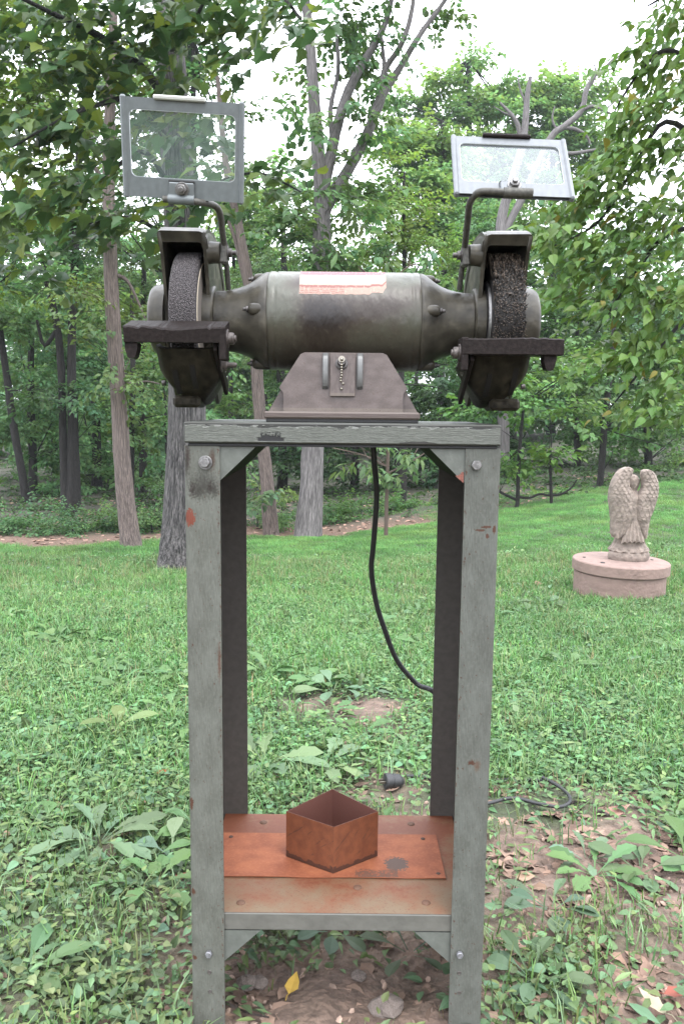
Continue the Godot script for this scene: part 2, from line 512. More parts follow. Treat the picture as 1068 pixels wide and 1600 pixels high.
func build_stand() -> Node3D:
	var t := thing("grinder_stand", "grey-green steel stand with a wooden top and a rusty shelf, carrying the grinder", "stand", Vector3(0, 0, -1.14))
	# wooden top with worn and peeling paint
	var n := fnl(40, 1.0, 4)
	var n2 := fnl(41, 1.0, 3)
	var wood := paint(896, 64, func(u: float, v: float) -> Color:
		var x := u * 0.397
		var y := v * 0.026
		var g := n.get_noise_2d(x * 14, y * 520)
		var f := n2.get_noise_2d(x * 60, y * 1500)
		var c := srgb(128, 134, 123).lerp(srgb(108, 113, 103), clampf(0.5 + g * 1.3, 0, 1))
		if f > 0.28: c = c.lerp(srgb(158, 161, 152), 0.6)
		if f < -0.42: c = c.lerp(srgb(84, 86, 78), 0.55)
		var e := n2.get_noise_2d(x * 42 + 3, y * 160)
		var band := smoothstep(0.1, 0.2, u) * (1.0 - smoothstep(0.47, 0.56, u)) + 0.45
		if v < 0.05 + 0.24 * band * maxf(0.0, e + 0.18): c = srgb(54, 54, 47)
		elif v < 0.09 + 0.3 * maxf(0.0, n2.get_noise_2d(x * 50 + 40, y * 160)): c = c.lerp(srgb(176, 180, 172), 0.8)
		# black smear left of the middle
		var sx := (u - 0.272) / 0.042
		var low := 0.60 + 0.22 * n2.get_noise_2d(x * 420, 3.0) if absf(sx) < 0.75 else 0.74
		if absf(sx) < 1.0 + 0.2 * n2.get_noise_2d(5.0, y * 900) and v > low and v < 0.93: c = srgb(10, 10, 10)
		if absf(sx) < 0.8 and v > 0.42 and v < 0.6 and n2.get_noise_2d(x * 700, y * 300 + 9) > 0.22: c = srgb(24, 24, 22)
		# dark nicks at the lower right edge
		if u > 0.68 and u < 0.8 and v > 0.9 + 0.1 * e: c = srgb(62, 60, 54)
		if u > 0.9 and u < 0.985 and v > 0.09 and v < 0.15 + 0.08 * e: c = srgb(48, 48, 44)
		return c)
	var wm := mat(lin(0.3615, 0.3504, 0.3493), 0.6)
	wm.albedo_texture = wood
	wm.heightmap_enabled = true
	wm.heightmap_texture = wood
	wm.heightmap_scale = 0.15
	var st := pen()
	cbox(st, Vector3(-0.0003, 0.8302, -1.1425), Vector3(0.397, 0.0262, 0.285), 0.0018)
	obj("tabletop", st, wm, t)
	st = pen()
	cbox(st, Vector3(0, 0.8150, -1.1415), Vector3(0.388, 0.0032, 0.276), 0.0005)
	obj("gap_shade", st, mats.black, t)  # black sheet standing in for the shade in the gap under the top
	# four angle-iron legs and the sheets between them
	var red := srgb(138, 82, 66)
	var rust := srgb(104, 76, 62)
	var dark := srgb(70, 70, 64)
	var spots_l := [[0.42, 0.112, 0.075, 0.013, red, 1.0], [0.22, 0.062, 0.2, 0.022, dark, 0.0], [0.38, 0.068, 0.045, 0.012, srgb(52, 46, 42), 0.0], [0.13, 0.064, 0.04, 0.01, srgb(52, 46, 42), 0.0], [0.45, 0.018, 0.045, 0.022, srgb(60, 50, 46), 0.0], [0.1, 0.02, 0.04, 0.016, srgb(84, 66, 56), 0.0], [0.07, 0.068, 0.05, 0.012, dark, 0.0], [0.3, 0.070, 0.06, 0.012, dark, 0.0], [0.03, 0.345, 0.025, 0.03, rust, 0.0], [0.46, 0.585, 0.03, 0.01, rust, 1.0], [0.45, 0.74, 0.03, 0.005, rust, 1.0], [0.44, 0.86, 0.03, 0.005, rust, 1.0], [0.47, 0.03, 0.03, 0.02, dark, 0.0]]
	var spots_r := [[0.33, 0.122, 0.08, 0.0018, rust, 1.0], [0.24, 0.127, 0.07, 0.0016, rust, 1.0], [0.34, 0.136, 0.025, 0.004, rust, 1.0], [0.22, 0.51, 0.05, 0.004, rust, 1.0], [0.43, 0.125, 0.02, 0.006, rust, 1.0], [0.3, 0.515, 0.05, 0.01, srgb(120, 96, 80), 0.0]]
	for sd in [-1.0, 1.0]:
		for fr in [1.0, -1.0]:
			var sec := PackedVector2Array()
			var zf: float = -1.005 if fr > 0 else -1.281
			sec.append(Vector2(sd * 0.1545, zf))
			sec.append(Vector2(sd * 0.175, zf))
			for k in 6:
				var a := PI / 2 * k / 5.0
				sec.append(Vector2(sd * (0.1945 + 0.005 * sin(a)), zf - fr * 0.005 * (1.0 - cos(a))))
			sec.append(Vector2(sd * 0.1995, zf - fr * 0.048))
			sec = evenly(sec, 0.0022)
			st = pen()
			folded(st, sec, 0.0, 0.8134, 0.003, -sd * fr)
			if fr > 0:
				var lm := mat(lin(0.4451, 0.4166, 0.4129), 0.5)
				lm.albedo_texture = leg_texture(60 if sd < 0 else 75, spots_l if sd < 0 else spots_r)
				lm.metallic_specular = 0.3
				lm.normal_enabled = true
				lm.normal_texture = grain_tex(6, 0.12, 0, 1, 2.5)
				lm.normal_scale = 0.18
				if sd > 0: lm.albedo_color = lin(0.405, 0.385, 0.39).linear_to_srgb()
				var leg := obj("leg", st, lm, t)
				# cap screws on the front of the leg, and two empty holes below
				var heads: Array = [Vector3(-0.1725, 0.7922, -1.004), Vector3(-0.1749, 0.1215, -1.004)] if sd < 0 else [Vector3(0.168, 0.7925, -1.004), Vector3(0.1664, 0.1245, -1.004)]
				for h in heads:
					st = pen()
					var r := 0.0066 if h.y > 0.5 else 0.0048
					bolt_head(st, Vector3(h.x, h.y, -1.0048), Vector3(0.05 * sd, 0.03, 1), r, 0.0065, h.y > 0.5 and sd < 0)
					obj("bolt", st, mats.zinc if h.y < 0.5 else mats.steel, leg)
				for h in ([Vector3(-0.1752, 0.092, -1.004), Vector3(-0.1746, 0.0632, -1.004)] if sd < 0 else [Vector3(0.1673, 0.0949, -1.004), Vector3(0.1682, 0.0652, -1.004)]):
					st = pen()
					turned(st, PackedVector2Array([Vector2(0, 0.0031), Vector2(0.0006, 0.0026), Vector2(-0.002, 0.0018)]), Vector3(h.x, h.y, -1.0049), basis_y(Vector3(0, 0, 1)), 12)
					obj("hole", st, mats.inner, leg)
			else:
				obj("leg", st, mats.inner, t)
		st = pen()
		cbox(st, Vector3(sd * 0.1955, 0.416, -1.143), Vector3(0.002, 0.79, 0.268), 0.0004)
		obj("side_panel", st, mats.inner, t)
		# folded gussets under the top and under the shelf
		for g in [[0.8128, 0.046, 0.044, 0.0, -1.0075, -1.276], [0.1515, 0.05, 0.046, 0.0, -1.0095, -1.27]]:
			var y: float = g[0]
			var xi: float = 0.1555
			st = pen()
			var tri_ := PackedVector2Array([Vector2(sd * (xi + 0.03), y), Vector2(sd * (xi - g[1]), y), Vector2(sd * xi, y - g[2]), Vector2(sd * (xi + 0.03), y - g[2])])
			prism(st, tri_, 0.0025, Transform3D(Basis(), Vector3(0, 0, g[4] - 0.0025)))
			var gm := obj("gusset", st, mats.paint, t)
			st = pen()
			prism(st, tri_, 0.0025, Transform3D(Basis(), Vector3(0, 0, g[5])))
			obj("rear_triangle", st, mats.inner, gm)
			st = pen()
			var a := Vector3(sd * (xi - g[1]), y, g[4] - 0.003)
			var b := Vector3(sd * xi, y - g[2], g[4] - 0.003)
			var dz := Vector3(0, 0, g[5] - g[4] + 0.006)
			var th := Vector3(sd * 0.7, 0.7, 0) * 0.0025
			quad(st, a, b, b + dz, a + dz)
			quad(st, a + th, a + th + dz, b + th + dz, b + th)
			obj("web", st, mats.web, gm)  # near-black colour puts in the shade of the sloping underside
			if y > 0.5 and sd > 0:
				st = pen()
				var chip := PackedVector2Array([Vector2(0.1535, 0.7835), Vector2(0.1535, 0.7695), Vector2(0.1475, 0.7745), Vector2(0.1425, 0.7788), Vector2(0.1465, 0.7792), Vector2(0.1490, 0.7805), Vector2(0.1510, 0.7840)])
				prism(st, chip, 0.0004, Transform3D(Basis(), Vector3(0, 0, g[4] + 0.0002)))
				obj("paint_chip", st, mats.chip, gm)
	# shelf: a folded tray, rusting from the middle; a thin rusted plate screwed on it
	var sn := fnl(90, 1.0, 5)
	var shelf_tex := paint(448, 384, func(u: float, v: float) -> Color:
		var a := sn.get_noise_2d(u * 5, v * 4)
		var b := sn.get_noise_2d(u * 40, v * 30 + 9)
		var rusty := clampf(0.66 + a * 0.8 + (0.66 - v) * 0.9 - absf(u - 0.42) * 0.5 + b * 0.22, 0, 1)
		var c := srgb(136, 122, 104).lerp(srgb(140, 90, 66), rusty)
		c = c.lerp(srgb(122, 68, 48), clampf(rusty * 1.2 - 0.8 + b * 0.3, 0, 1))
		if sn.get_noise_2d(u * 90, v * 70) > 0.42: c = c.lerp(srgb(106, 62, 46), 0.5)
		return c)
	var sm := mat(lin(0.5498, 0.4771, 0.3992), 0.6)
	sm.albedo_texture = shelf_tex
	st = pen()
	var sh := [Vector3(-0.192, 0.1775, -1.278), Vector3(0.192, 0.1775, -1.278)]
	sheet(st, [PackedVector3Array(sh), PackedVector3Array([Vector3(-0.192, 0.1775, -1.011), Vector3(0.192, 0.1775, -1.011)])])
	quad(st, Vector3(-0.192, 0.1745, -1.278), Vector3(0.192, 0.1745, -1.278), Vector3(0.192, 0.1745, -1.011), Vector3(-0.192, 0.1745, -1.011))
	var shelf := obj("shelf", st, sm, t)
	st = pen()
	cbox(st, Vector3(0, 0.1652, -1.0102), Vector3(0.386, 0.0244, 0.003), 0.0011)
	obj("lip", st, mats.lip, shelf)
	var pn := fnl(95, 1.0, 5)
	var plate_tex := paint(448, 160, func(u: float, v: float) -> Color:
		var a := pn.get_noise_2d(u * 6, v * 3)
		var b := pn.get_noise_2d(u * 50, v * 22)
		var c := srgb(156, 94, 62).lerp(srgb(132, 74, 48), clampf(0.5 + a * 1.0, 0, 1))
		c = c.lerp(srgb(172, 114, 82), clampf(b * 0.7, 0, 0.35))
		var d := Vector2((u - 0.80) / 0.05, (v - 0.70) / 0.14).length() + b * 0.5
		if d < 1.0: c = srgb(88, 72, 64)
		if u > 0.62 and u < 0.8 and v > 0.82 and b + a > 0.05: c = c.lerp(srgb(84, 64, 54), 0.7)
		return c)
	var pm := mat(lin(0.7511, 0.7193, 0.7081), 0.75)
	pm.albedo_texture = plate_tex
	st = pen()
	var top_rows := []
	for i in 2:
		var row := PackedVector3Array()
		for k in 25:
			var x := lerpf(-0.191, 0.1575, k / 24.0)
			var lift := 0.0016 + 0.0012 * absf(sin(k * 0.31)) * i
			row.append(Vector3(x, 0.1780 + lift, -1.2135 + 0.122 * i))
		top_rows.append(row)
	sheet(st, top_rows)
	var edge := PackedVector3Array()
	for p in top_rows[1]: edge.append(p - Vector3(0, 0.0013, 0.0002))
	sheet(st, [top_rows[1], edge], FLAT)
	quad(st, Vector3(0.1575, 0.1796, -1.2135), Vector3(0.1575, 0.1796, -1.0915), Vector3(0.1575, 0.1776, -1.0915), Vector3(0.1575, 0.1776, -1.2135))
	var plate := obj("rusty_plate", st, pm, t)
	for p in [[-0.172, -1.2], [0.135, -1.2], [0.148, -1.103], [-0.172, -1.103]]:
		st = pen()
		turned(st, PackedVector2Array([Vector2(0, 0.0036), Vector2(0.001, 0.0034), Vector2(0.0017, 0.002)]), Vector3(p[0], 0.1795, p[1]), Basis(), 12)
		obj("screw", st, mats.rust_spot, plate)
	for p in [[-0.135, -1.032], [0.123, -1.036], [0.12, -1.25], [-0.125, -1.25], [0.028, -1.07]]:
		st = pen()
		turned(st, PackedVector2Array([Vector2(0, 0.0062), Vector2(0.001, 0.0058), Vector2(0.0022, 0.003)]), Vector3(p[0], 0.1776, p[1]), Basis(), 14)
		obj("rivet", st, mats.rust_shelf, shelf)
	return t

func build_bin() -> void:
	var l := Vector3(-0.0800, 0.1812, -1.1440)
	var f := Vector3(-0.0071, 0.1812, -1.0990)
	var r := Vector3(0.0600, 0.1812, -1.1470)
	var b := Vector3(-0.0110, 0.1812, -1.2180)
	var t := thing("rusty_bin", "small square rusty sheet-metal box without a lid, standing cornerwise on the shelf", "metal box", Vector3(-0.009, 0.1812, -1.143))
	var n := fnl(110, 1.0, 5)
	var tex := paint(256, 192, func(u: float, v: float) -> Color:
		var a := n.get_noise_2d(u * 4, v * 3)
		var g := n.get_noise_2d(u * 40, v * 40)
		var c := srgb(144, 92, 62).lerp(srgb(122, 74, 50), clampf(0.5 + a * 1.0, 0, 1))
		c = c.lerp(srgb(156, 106, 76), clampf(g * 0.6, 0, 0.3))
		var s := n.get_noise_2d(u * 9 + v * 9 + 4, v * 2.0)
		if s > 0.42: c = c.lerp(srgb(82, 56, 46), clampf((s - 0.42) * 4, 0, 0.6))
		if v > 0.9 + a * 0.1: c = c.lerp(srgb(64, 46, 40), 0.7)
		return c)
	var m := mat(lin(0.5935, 0.5024, 0.4591), 0.6, 0.15)
	m.albedo_texture = tex
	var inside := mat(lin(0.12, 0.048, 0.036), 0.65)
	var up := Vector3(0, 0.0725, 0)
	var c := [l, f, r, b]
	var mid := (l + f + r + b) / 4
	for i in 4:
		var p: Vector3 = c[i]
		var q: Vector3 = c[(i + 1) % 4]
		var e: Vector3 = ((p + q) / 2 - mid).normalized() * -0.0011
		var st := pen()
		quad(st, p, q, q + up, p + up, Vector2(0, 1), Vector2(1, 1), Vector2(1, 0), Vector2(0, 0))
		quad(st, p + up, q + up, q + up + e, p + up + e)
		var w := obj("side_sheet", st, m, t)
		st = pen()
		quad(st, p + e, p + up + e, q + up + e, q + e)
		obj("inner_face", st, inside, w)
	var st := pen()
	quad(st, l + Vector3.UP * 0.001, f + Vector3.UP * 0.001, r + Vector3.UP * 0.001, b + Vector3.UP * 0.001)
	obj("bottom", st, inside, t)

# ---------------------------------------------------------------- the bench grinder
const AXIS := Vector3(0, 0.9795, -1.12)

# a point of the guard: along the shaft, forward (towards the front) and up from the shaft
func at_shaft(x: float, fwd: float, up: float) -> Vector3:
	return AXIS + Vector3(x, up, fwd)

func along_x() -> Basis:
	return Basis(Vector3(0, 0, 1), Vector3(1, 0, 0), Vector3(0, 1, 0))

func build_grinder() -> Node3D:
	var t := thing("bench_grinder", "old grey-green double-ended bench grinder with guards and eye shields on the stand top", "bench grinder", Vector3(0, 0.8465, -1.12))
	var n := fnl(120, 1.0, 5)
	var m2 := fnl(121, 1.0, 3)
	# u: 0 front, 0.25 top, 0.5 rear, 0.75 under; v along the shaft
	var motor_tex := paint(512, 512, func(u: float, v: float) -> Color:
		var a := u * TAU
		var x := v * 0.2
		var p := Vector3(cos(a) * 0.066, sin(a) * 0.066, x)
		var g := n.get_noise_3d(p.x * 14, p.y * 14, p.z * 14)
		var f := m2.get_noise_3d(p.x * 120, p.y * 120, p.z * 120)
		var c := srgb(108, 113, 104).lerp(srgb(84, 88, 80), clampf(0.5 + g * 1.2, 0, 1))
		# brown grease over the middle of the front
		var du := (u if u < 0.5 else u - 1.0) - 0.01
		var d := Vector2(du / 0.11, (v - 0.45) / 0.55).length() + g * 1.3
		c = c.lerp(srgb(58, 46, 40), clampf(1.35 - d, 0, 1) * 0.9)
		var d2 := Vector2((du + 0.02) / 0.07, (v - 0.36) / 0.2).length() + f * 0.3 + g * 0.6
		c = c.lerp(srgb(24, 15, 13), clampf(1.25 - d2, 0, 1) * 0.95)
		c = c.lerp(srgb(52, 47, 42), smoothstep(0.05, -0.16, du + g * 0.06) * 0.75)  # lower half darkened: shade of the underside put into the colour
		c = c.lerp(srgb(140, 143, 130), clampf(f * 0.7 - 0.25, 0, 0.2))
		if m2.get_noise_3d(p.x * 300, p.y * 300, p.z * 60) > 0.55: c = c.lerp(srgb(58, 54, 48), 0.5)
		return c)
	var mm := mat(lin(0.5060, 0.4643, 0.3864), 0.36)
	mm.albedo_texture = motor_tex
	mm.normal_enabled = true
	mm.normal_texture = grain_tex(7, 0.06, 0, 1, 2.0)
	mm.normal_scale = 0.22
	mm.metallic_specular = 0.45
	var st := pen()
	var R := 0.0662
	var prof := PackedVector2Array()
	# even steps along the shaft; a narrow groove near each end
	for k in 101:
		var x := -0.1005 + 0.00201 * k
		prof.append(Vector2(x, R - (0.0016 if k in [0, 100] else (0.0011 if k in [5, 95] else 0.0))))
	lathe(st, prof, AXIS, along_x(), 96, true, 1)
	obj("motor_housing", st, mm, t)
	# end bells, flaring down to the shaft necks, each with four bolt lugs
	for s in [-1.0, 1.0]:
		st = pen()
		var bell := PackedVector2Array()
		for p in [[0.1003, 0.0635], [0.1007, 0.0652], [0.1045, 0.0650], [0.1075, 0.0640], [0.113, 0.0605], [0.121, 0.0545], [0.13, 0.0490], [0.141, 0.0448], [0.152, 0.0420], [0.162, 0.0404], [0.1730, 0.0398]]:
			bell.append(Vector2(s * p[0], p[1]))
		lathe(st, bell, AXIS, along_x(), 64, true, 1)
		var be := obj("end_bell", st, mats.cast, t)
		for k in 4:
			var a := deg_to_rad(10.0 + 90.0 * k)
			var o := AXIS + (Vector3(0, 0, 1) * cos(a) + Vector3(0, 1, 0) * sin(a)) * (0.0560 if k == 0 else 0.0585)
			st = pen()
			lathe(st, PackedVector2Array([Vector2(s * 0.1005, 0.0082), Vector2(s * 0.118, 0.0080), Vector2(s * 0.1225, 0.0070), Vector2(s * 0.1242, 0.0050)]), Vector3(0, o.y, o.z), along_x(), 20, true, 1)
			var lug := obj("bolt_lug", st, mats.cast, be)
			st = pen()
			bolt_head(st, Vector3(s * 0.124, o.y, o.z), Vector3(s, 0, 0), 0.0042, 0.004, false, 0.004)
			obj("lug_nut", st, mats.steel_dark, be)
		# collar that carries the guard
		st = pen()
		turned(st, PackedVector2Array([Vector2(s * 0.1735, 0.0385), Vector2(s * 0.1742, 0.0440), Vector2(s * 0.1760, 0.0465), Vector2(s * 0.1880, 0.0472), Vector2(s * 0.1890, 0.042)]), AXIS, along_x(), 48)
		obj("collar", st, mats.cast, be)
	# worn label: cream over red, small lines of print, the lower edge torn
	var ln := fnl(130, 1.0, 4)
	var label_tex := paint(640, 256, func(u: float, v: float) -> Color:   # v: 0 the rear edge over the top, 1 the front edge
		var w := ln.get_noise_2d(u * 28, v * 10)
		var f := ln.get_noise_2d(u * 160, v * 50 + 7)
		var cream := srgb(196, 180, 162)
		var c := srgb(150, 84, 96)
		if v > 0.56 and v < 0.83: c = cream.lerp(srgb(178, 146, 132), clampf(w * 0.9, 0, 1))
		if v > 0.60 and v < 0.63 and u > 0.1 and u < 0.85 and f > 0.0: c = c.lerp(srgb(150, 84, 76), 0.6)
		if v > 0.68 and v < 0.70 and u > 0.1 and u < 0.7 and f > 0.1: c = c.lerp(srgb(150, 84, 76), 0.5)
		if v >= 0.83 and v < 0.872: c = srgb(150, 76, 66)
		if v >= 0.872:
			c = cream.lerp(srgb(176, 124, 106), 0.45)
			var line := fmod(v * 256.0, 8.0)
			if line < 3.6 and ln.get_noise_2d(u * 520, floor(v * 32.0) * 31.0) > -0.2 and u < 0.52: c = srgb(150, 84, 72)
		if w > 0.3: c = c.lerp(cream, 0.6)
		if f < -0.36 and v > 0.35: c = c.lerp(srgb(116, 92, 82), 0.7)
		if f > 0.5 and v > 0.8: c = c.lerp(cream, 0.8)
		if w < -0.58: c = c.lerp(srgb(112, 92, 74), 0.8)
		return c)
	var lm := mat(lin(0.4437, 0.4307, 0.4163), 0.55)
	lm.albedo_texture = label_tex
	st = pen()
	var rows := []
	for i in 15:
		var row := PackedVector3Array()
		for k in 49:
			var u := k / 48.0
			var low := 26.0 + 0.5 * sin(u * 61.0) * sin(u * 17.0 + 1.0) + 2.5 * smoothstep(0.80, 0.84, u) + 7.0 * smoothstep(0.955, 1.0, u)
			var a := deg_to_rad(lerpf(104.0, low, i / 14.0))
			var x := lerpf(-0.0585, 0.0545, u)
			row.append(AXIS + Vector3(x, sin(a) * (R + 0.0002), cos(a) * (R + 0.0002)))
		rows.append(row)
	sheet(st, rows, 1)
	obj("label", st, lm, t)
	# pedestal
	var bn := fnl(140, 1.0, 5)
	var base_tex := paint(320, 192, func(u: float, v: float) -> Color:
		var a := bn.get_noise_2d(u * 5, v * 4)
		var f := bn.get_noise_2d(u * 50, v * 34)
		var c := srgb(120, 111, 108).lerp(srgb(100, 90, 86), clampf(0.5 + a * 1.3, 0, 1))
		c = c.lerp(srgb(142, 130, 122), clampf(f * 0.8 - 0.1, 0, 0.4))
		if v > 0.93: c = c.lerp(srgb(146, 140, 126), 0.45)
		if f < -0.48: c = c.lerp(srgb(86, 62, 50), 0.6)
		return c)
	var bm := mat(lin(0.4366, 0.3956, 0.3708), 0.4)
	bm.albedo_texture = base_tex
	bm.metallic_specular = 0.45
	st = pen()
	var front := PackedVector2Array([Vector2(-0.078, 0.857), Vector2(-0.0775, 0.872), Vector2(-0.0785, 0.882), Vector2(-0.0835, 0.8885), Vector2(-0.0562, 0.932), Vector2(-0.051, 0.9345), Vector2(0.051, 0.9345), Vector2(0.0562, 0.932), Vector2(0.0835, 0.8885), Vector2(0.0785, 0.882), Vector2(0.0775, 0.872), Vector2(0.078, 0.857)])
	var lean := Transform3D(Basis(Vector3(1, 0, 0), Vector3(0, 1, -0.11).normalized(), Vector3(0, 0.11, 1).normalized()), Vector3(0, 0.0, -1.0))
	lean.origin = Vector3(0, 0.857, -1.048) - lean.basis * Vector3(0, 0.857, 0.0)
	prism(st, front, -0.014, lean)
	var back := PackedVector2Array([Vector2(-0.0985, 0.857), Vector2(-0.056, 0.9325), Vector2(-0.051, 0.9345), Vector2(0.051, 0.9345), Vector2(0.056, 0.9325), Vector2(0.0985, 0.857)])
	var hind := lean
	hind.origin.z -= 0.0139
	prism(st, back, -0.11, hind)
	# saddle blocks that meet the round motor
	var saddle := PackedVector2Array([Vector2(-0.052, 0.0), Vector2(0.052, 0.0), Vector2(0.056, -0.03), Vector2(-0.056, -0.03)])
	var base := obj("pedestal", st, bm, t)
	st = pen()
	cbox(st, Vector3(-0.0015, 0.8528, -1.112), Vector3(0.2035, 0.0095, 0.14), 0.0022)
	obj("foot_flange", st, bm, base)
	st = pen()
	cbox(st, Vector3(-0.0010, 0.8457, -1.112), Vector3(0.198, 0.0048, 0.136), 0.001)
	obj("foot_layer", st, mats.black, base)  # thin black layer between the foot flange and the top
	for x in [-0.0235, 0.0215]:
		st = pen()
		# curved strap rib: an arc bulging forward
		var rr := []
		for i in 13:
			var v := i / 12.0
			var yy := 0.8865 + 0.0470 * v
			var zz := -1.0475 - (yy - 0.857) * 0.11 + 0.0085 * sqrt(maxf(0.0, 1.0 - pow(2.0 * v - 1.0, 2.0)))
			rr.append(PackedVector3Array([Vector3(x - 0.0038, yy, zz - 0.012), Vector3(x - 0.0038, yy, zz - 0.001), Vector3(x - 0.0026, yy, zz), Vector3(x + 0.0026, yy, zz), Vector3(x + 0.0038, yy, zz - 0.001), Vector3(x + 0.0038, yy, zz - 0.012)]))
		sheet(st, rr, FLAT)
		obj("strap_rib", st, mats.strap, base)
	st = pen()
	cbox(st, Vector3(-0.0010, 0.9053, -1.0498), Vector3(0.0330, 0.0560, 0.0016), 0.0005, lean.basis)
	var sw := obj("switch_plate", st, bm, base)
	# pull-chain switch: bushing with a ring nut, and a bead chain hanging from it
	st = pen()
	var c0 := Vector3(-0.0024, 0.9195, -1.046)
	turned(st, PackedVector2Array([Vector2(0, 0.0082), Vector2(0.0022, 0.0082), Vector2(0.003, 0.0068), Vector2(0.003, 0.0055), Vector2(0.0065, 0.0052), Vector2(0.0085, 0.0042)]), Vector3(c0.x, c0.y, -1.0515), basis_y(Vector3(0, 0.25, 1)), 24)
	obj("bushing", st, mats.steel_dark, sw)
	st = pen()
	tube(st, PackedVector3Array([Vector3(c0.x, c0.y + 0.0045, -1.049), Vector3(c0.x, c0.y + 0.0055, -1.0425)]), [0.0043, 0.0043], 14)
	obj("chain_stem", st, mats.brass, sw)
	st = pen()
	for i in 12:
		var yy := c0.y + 0.005 - i * 0.0034
		var big := 0.0024 if i < 1 else 0.00185
		var off := 0.0022 * sin(i * 2.3) if i in [7, 8, 9] else 0.0
		if i == 10: continue
		lathe(st, PackedVector2Array([Vector2(-big, 0.0002), Vector2(-big * 0.7, big * 0.7), Vector2(0, big), Vector2(big * 0.7, big * 0.7), Vector2(big, 0.0002)]), Vector3(c0.x + off, yy, -1.0415 - 0.0004 * i), Basis(), 8, true, 20 + i, false)
	obj("bead_chain", st, mats.brass, sw)
	build_guard(t, -1.0)
	build_guard(t, 1.0)
	build_rest(t, -1.0)
	build_rest(t, 1.0)
	build_shield(t, -1.0)
	build_shield(t, 1.0)
	return t

func build_guard(t: Node3D, s: float) -> void:
	var xi := 0.1775
	var xo := 0.2385
	var rr := 0.1245
	# the top of the hood runs lower than the lip's own arc
	var dip := func(deg: float) -> float: return 0.0085 * smoothstep(56.0, 88.0, deg) - 0.004 * smoothstep(120.0, 180.0, deg)
	# side cheeks
	var outline := PackedVector2Array()
	for k in 45:
		var deg := lerpf(56.5, 252.0, k / 44.0)
		var a := deg_to_rad(deg)
		var r: float = rr - dip.call(deg) - 0.0015
		outline.append(Vector2(cos(a) * r, sin(a) * r))
	for p in [[0.020, -0.060], [0.034, -0.030], [0.032, 0.01], [0.040, 0.045], [0.056, 0.083]]:
		outline.append(Vector2(p[0], p[1]))
	# the outline's x is forward (z) and y is up; its thickness runs along the shaft
	var cheek := func(x: float, thick: float) -> Transform3D: return Transform3D(Basis(Vector3(0, 0, 1), Vector3(0, 1, 0), Vector3(s, 0, 0)), at_shaft(s * x, 0, 0))
	var st := pen()
	prism(st, outline, 0.005, cheek.call(xi, 0.0), 3)
	var g := obj("wheel_guard", st, mats.cast, t)
	st = pen()
	prism(st, outline, 0.004, cheek.call(xo - 0.004, 0.0), 3)
	obj("outer_cheek", st, mats.cast, g)
	# hood: a thick shell from the front lip over the top and down the rear
	var outer := []
	var inner := []
	for k in 37:
		var deg := lerpf(56.5, 205.0, k / 36.0)
		var a := deg_to_rad(deg)
		var c := Vector3(0, sin(a), cos(a))
		var low: float = dip.call(deg)
		var ro := PackedVector3Array()
		var ri := PackedVector3Array()
		for q in [[xi - 0.0012, rr - 0.022], [xi - 0.0012, rr - 0.010], [xi + 0.0005, rr - 0.0045], [xi + 0.004, rr - 0.0012], [xi + 0.0085, rr + 0.0004], [xo - 0.004, rr + 0.0012], [xo - 0.0008, rr], [xo + 0.0010, rr - 0.0025], [xo + 0.0010, rr - 0.02]]:
			ro.append(at_shaft(s * q[0], 0, 0) + c * (q[1] - low))
		for q in [[xi + 0.0062, rr - 0.022], [xi + 0.0064, rr - 0.018], [xi + 0.0072, rr - 0.0155], [xi + 0.0095, rr - 0.0142], [xi + 0.012, rr - 0.014], [xo - 0.010, rr - 0.014], [xo - 0.0055, rr - 0.014], [xo - 0.0045, rr - 0.0150], [xo - 0.0042, rr - 0.02]]:
			ri.append(at_shaft(s * q[0], 0, 0) + c * (q[1] - low))
		outer.append(ro)
		inner.append(ri)
	st = pen()
	sheet(st, outer, 1)
	sheet(st, inner, 2)
	sheet(st, [outer[0], inner[0]], FLAT)
	sheet(st, [outer[36], inner[36]], FLAT)
	obj("hood", st, mats.cast, g)
	# dark lining
	# lower bowl: narrows towards its bottom
	var xc := 0.1965
	var hw := 0.0405
	# boxy near its front rim, rounder and shallower at the sides underneath
	var bowl_r := func(u: float, deg: float) -> float:
		var f := smoothstep(280.0, 318.0, deg)
		var e := maxf(0.0, absf(u) - lerpf(0.2, 0.72, f)) / lerpf(0.8, 0.28, f)
		return 0.1155 - lerpf(0.056, 0.014, f) * pow(e, 1.25) * smoothstep(205.0, 262.0, deg)
	var bow := []
	var bowi := []
	for k in 31:
		var deg := lerpf(200.0, 337.0, k / 30.0)
		var a := deg_to_rad(deg)
		var c := Vector3(0, sin(a), cos(a))
		var w := smoothstep(205.0, 262.0, deg)
		var r1 := PackedVector3Array()
		var r2 := PackedVector3Array()
		for j in 17:
			var u := -1.0 + j / 8.0
			var r: float = bowl_r.call(u, deg)
			if deg > 330.0: r += 0.0022
			var x := lerpf((xi + xo) / 2, xc, w) + u * lerpf(0.030, hw, w)
			r1.append(at_shaft(s * x, 0, 0) + c * r)
			r2.append(at_shaft(s * (x - u * 0.004), 0, 0) + c * (r - 0.0055))
		bow.append(r1)
		bowi.append(r2)
	st = pen()
	sheet(st, bow, 1)
	sheet(st, bowi, 2)
	sheet(st, [bow[30], bowi[30]], FLAT)
	for e in [0, 16]:
		var ra := []
		for k in 31:
			ra.append(PackedVector3Array([bow[k][e], bowi[k][e]]))
		sheet(st, ra, FLAT)
	var bowl := obj("lower_bowl", st, mats.cast_shaded, g)
	st = pen()
	var bx: float = -0.2075 if s < 0 else 0.2145
	cbox(st, at_shaft(bx, 0.028, -0.1105), Vector3(0.036 if s < 0 else 0.040, 0.016, 0.055), 0.004)
	obj("dust_spout", st, mats.cast_shaded, bowl)
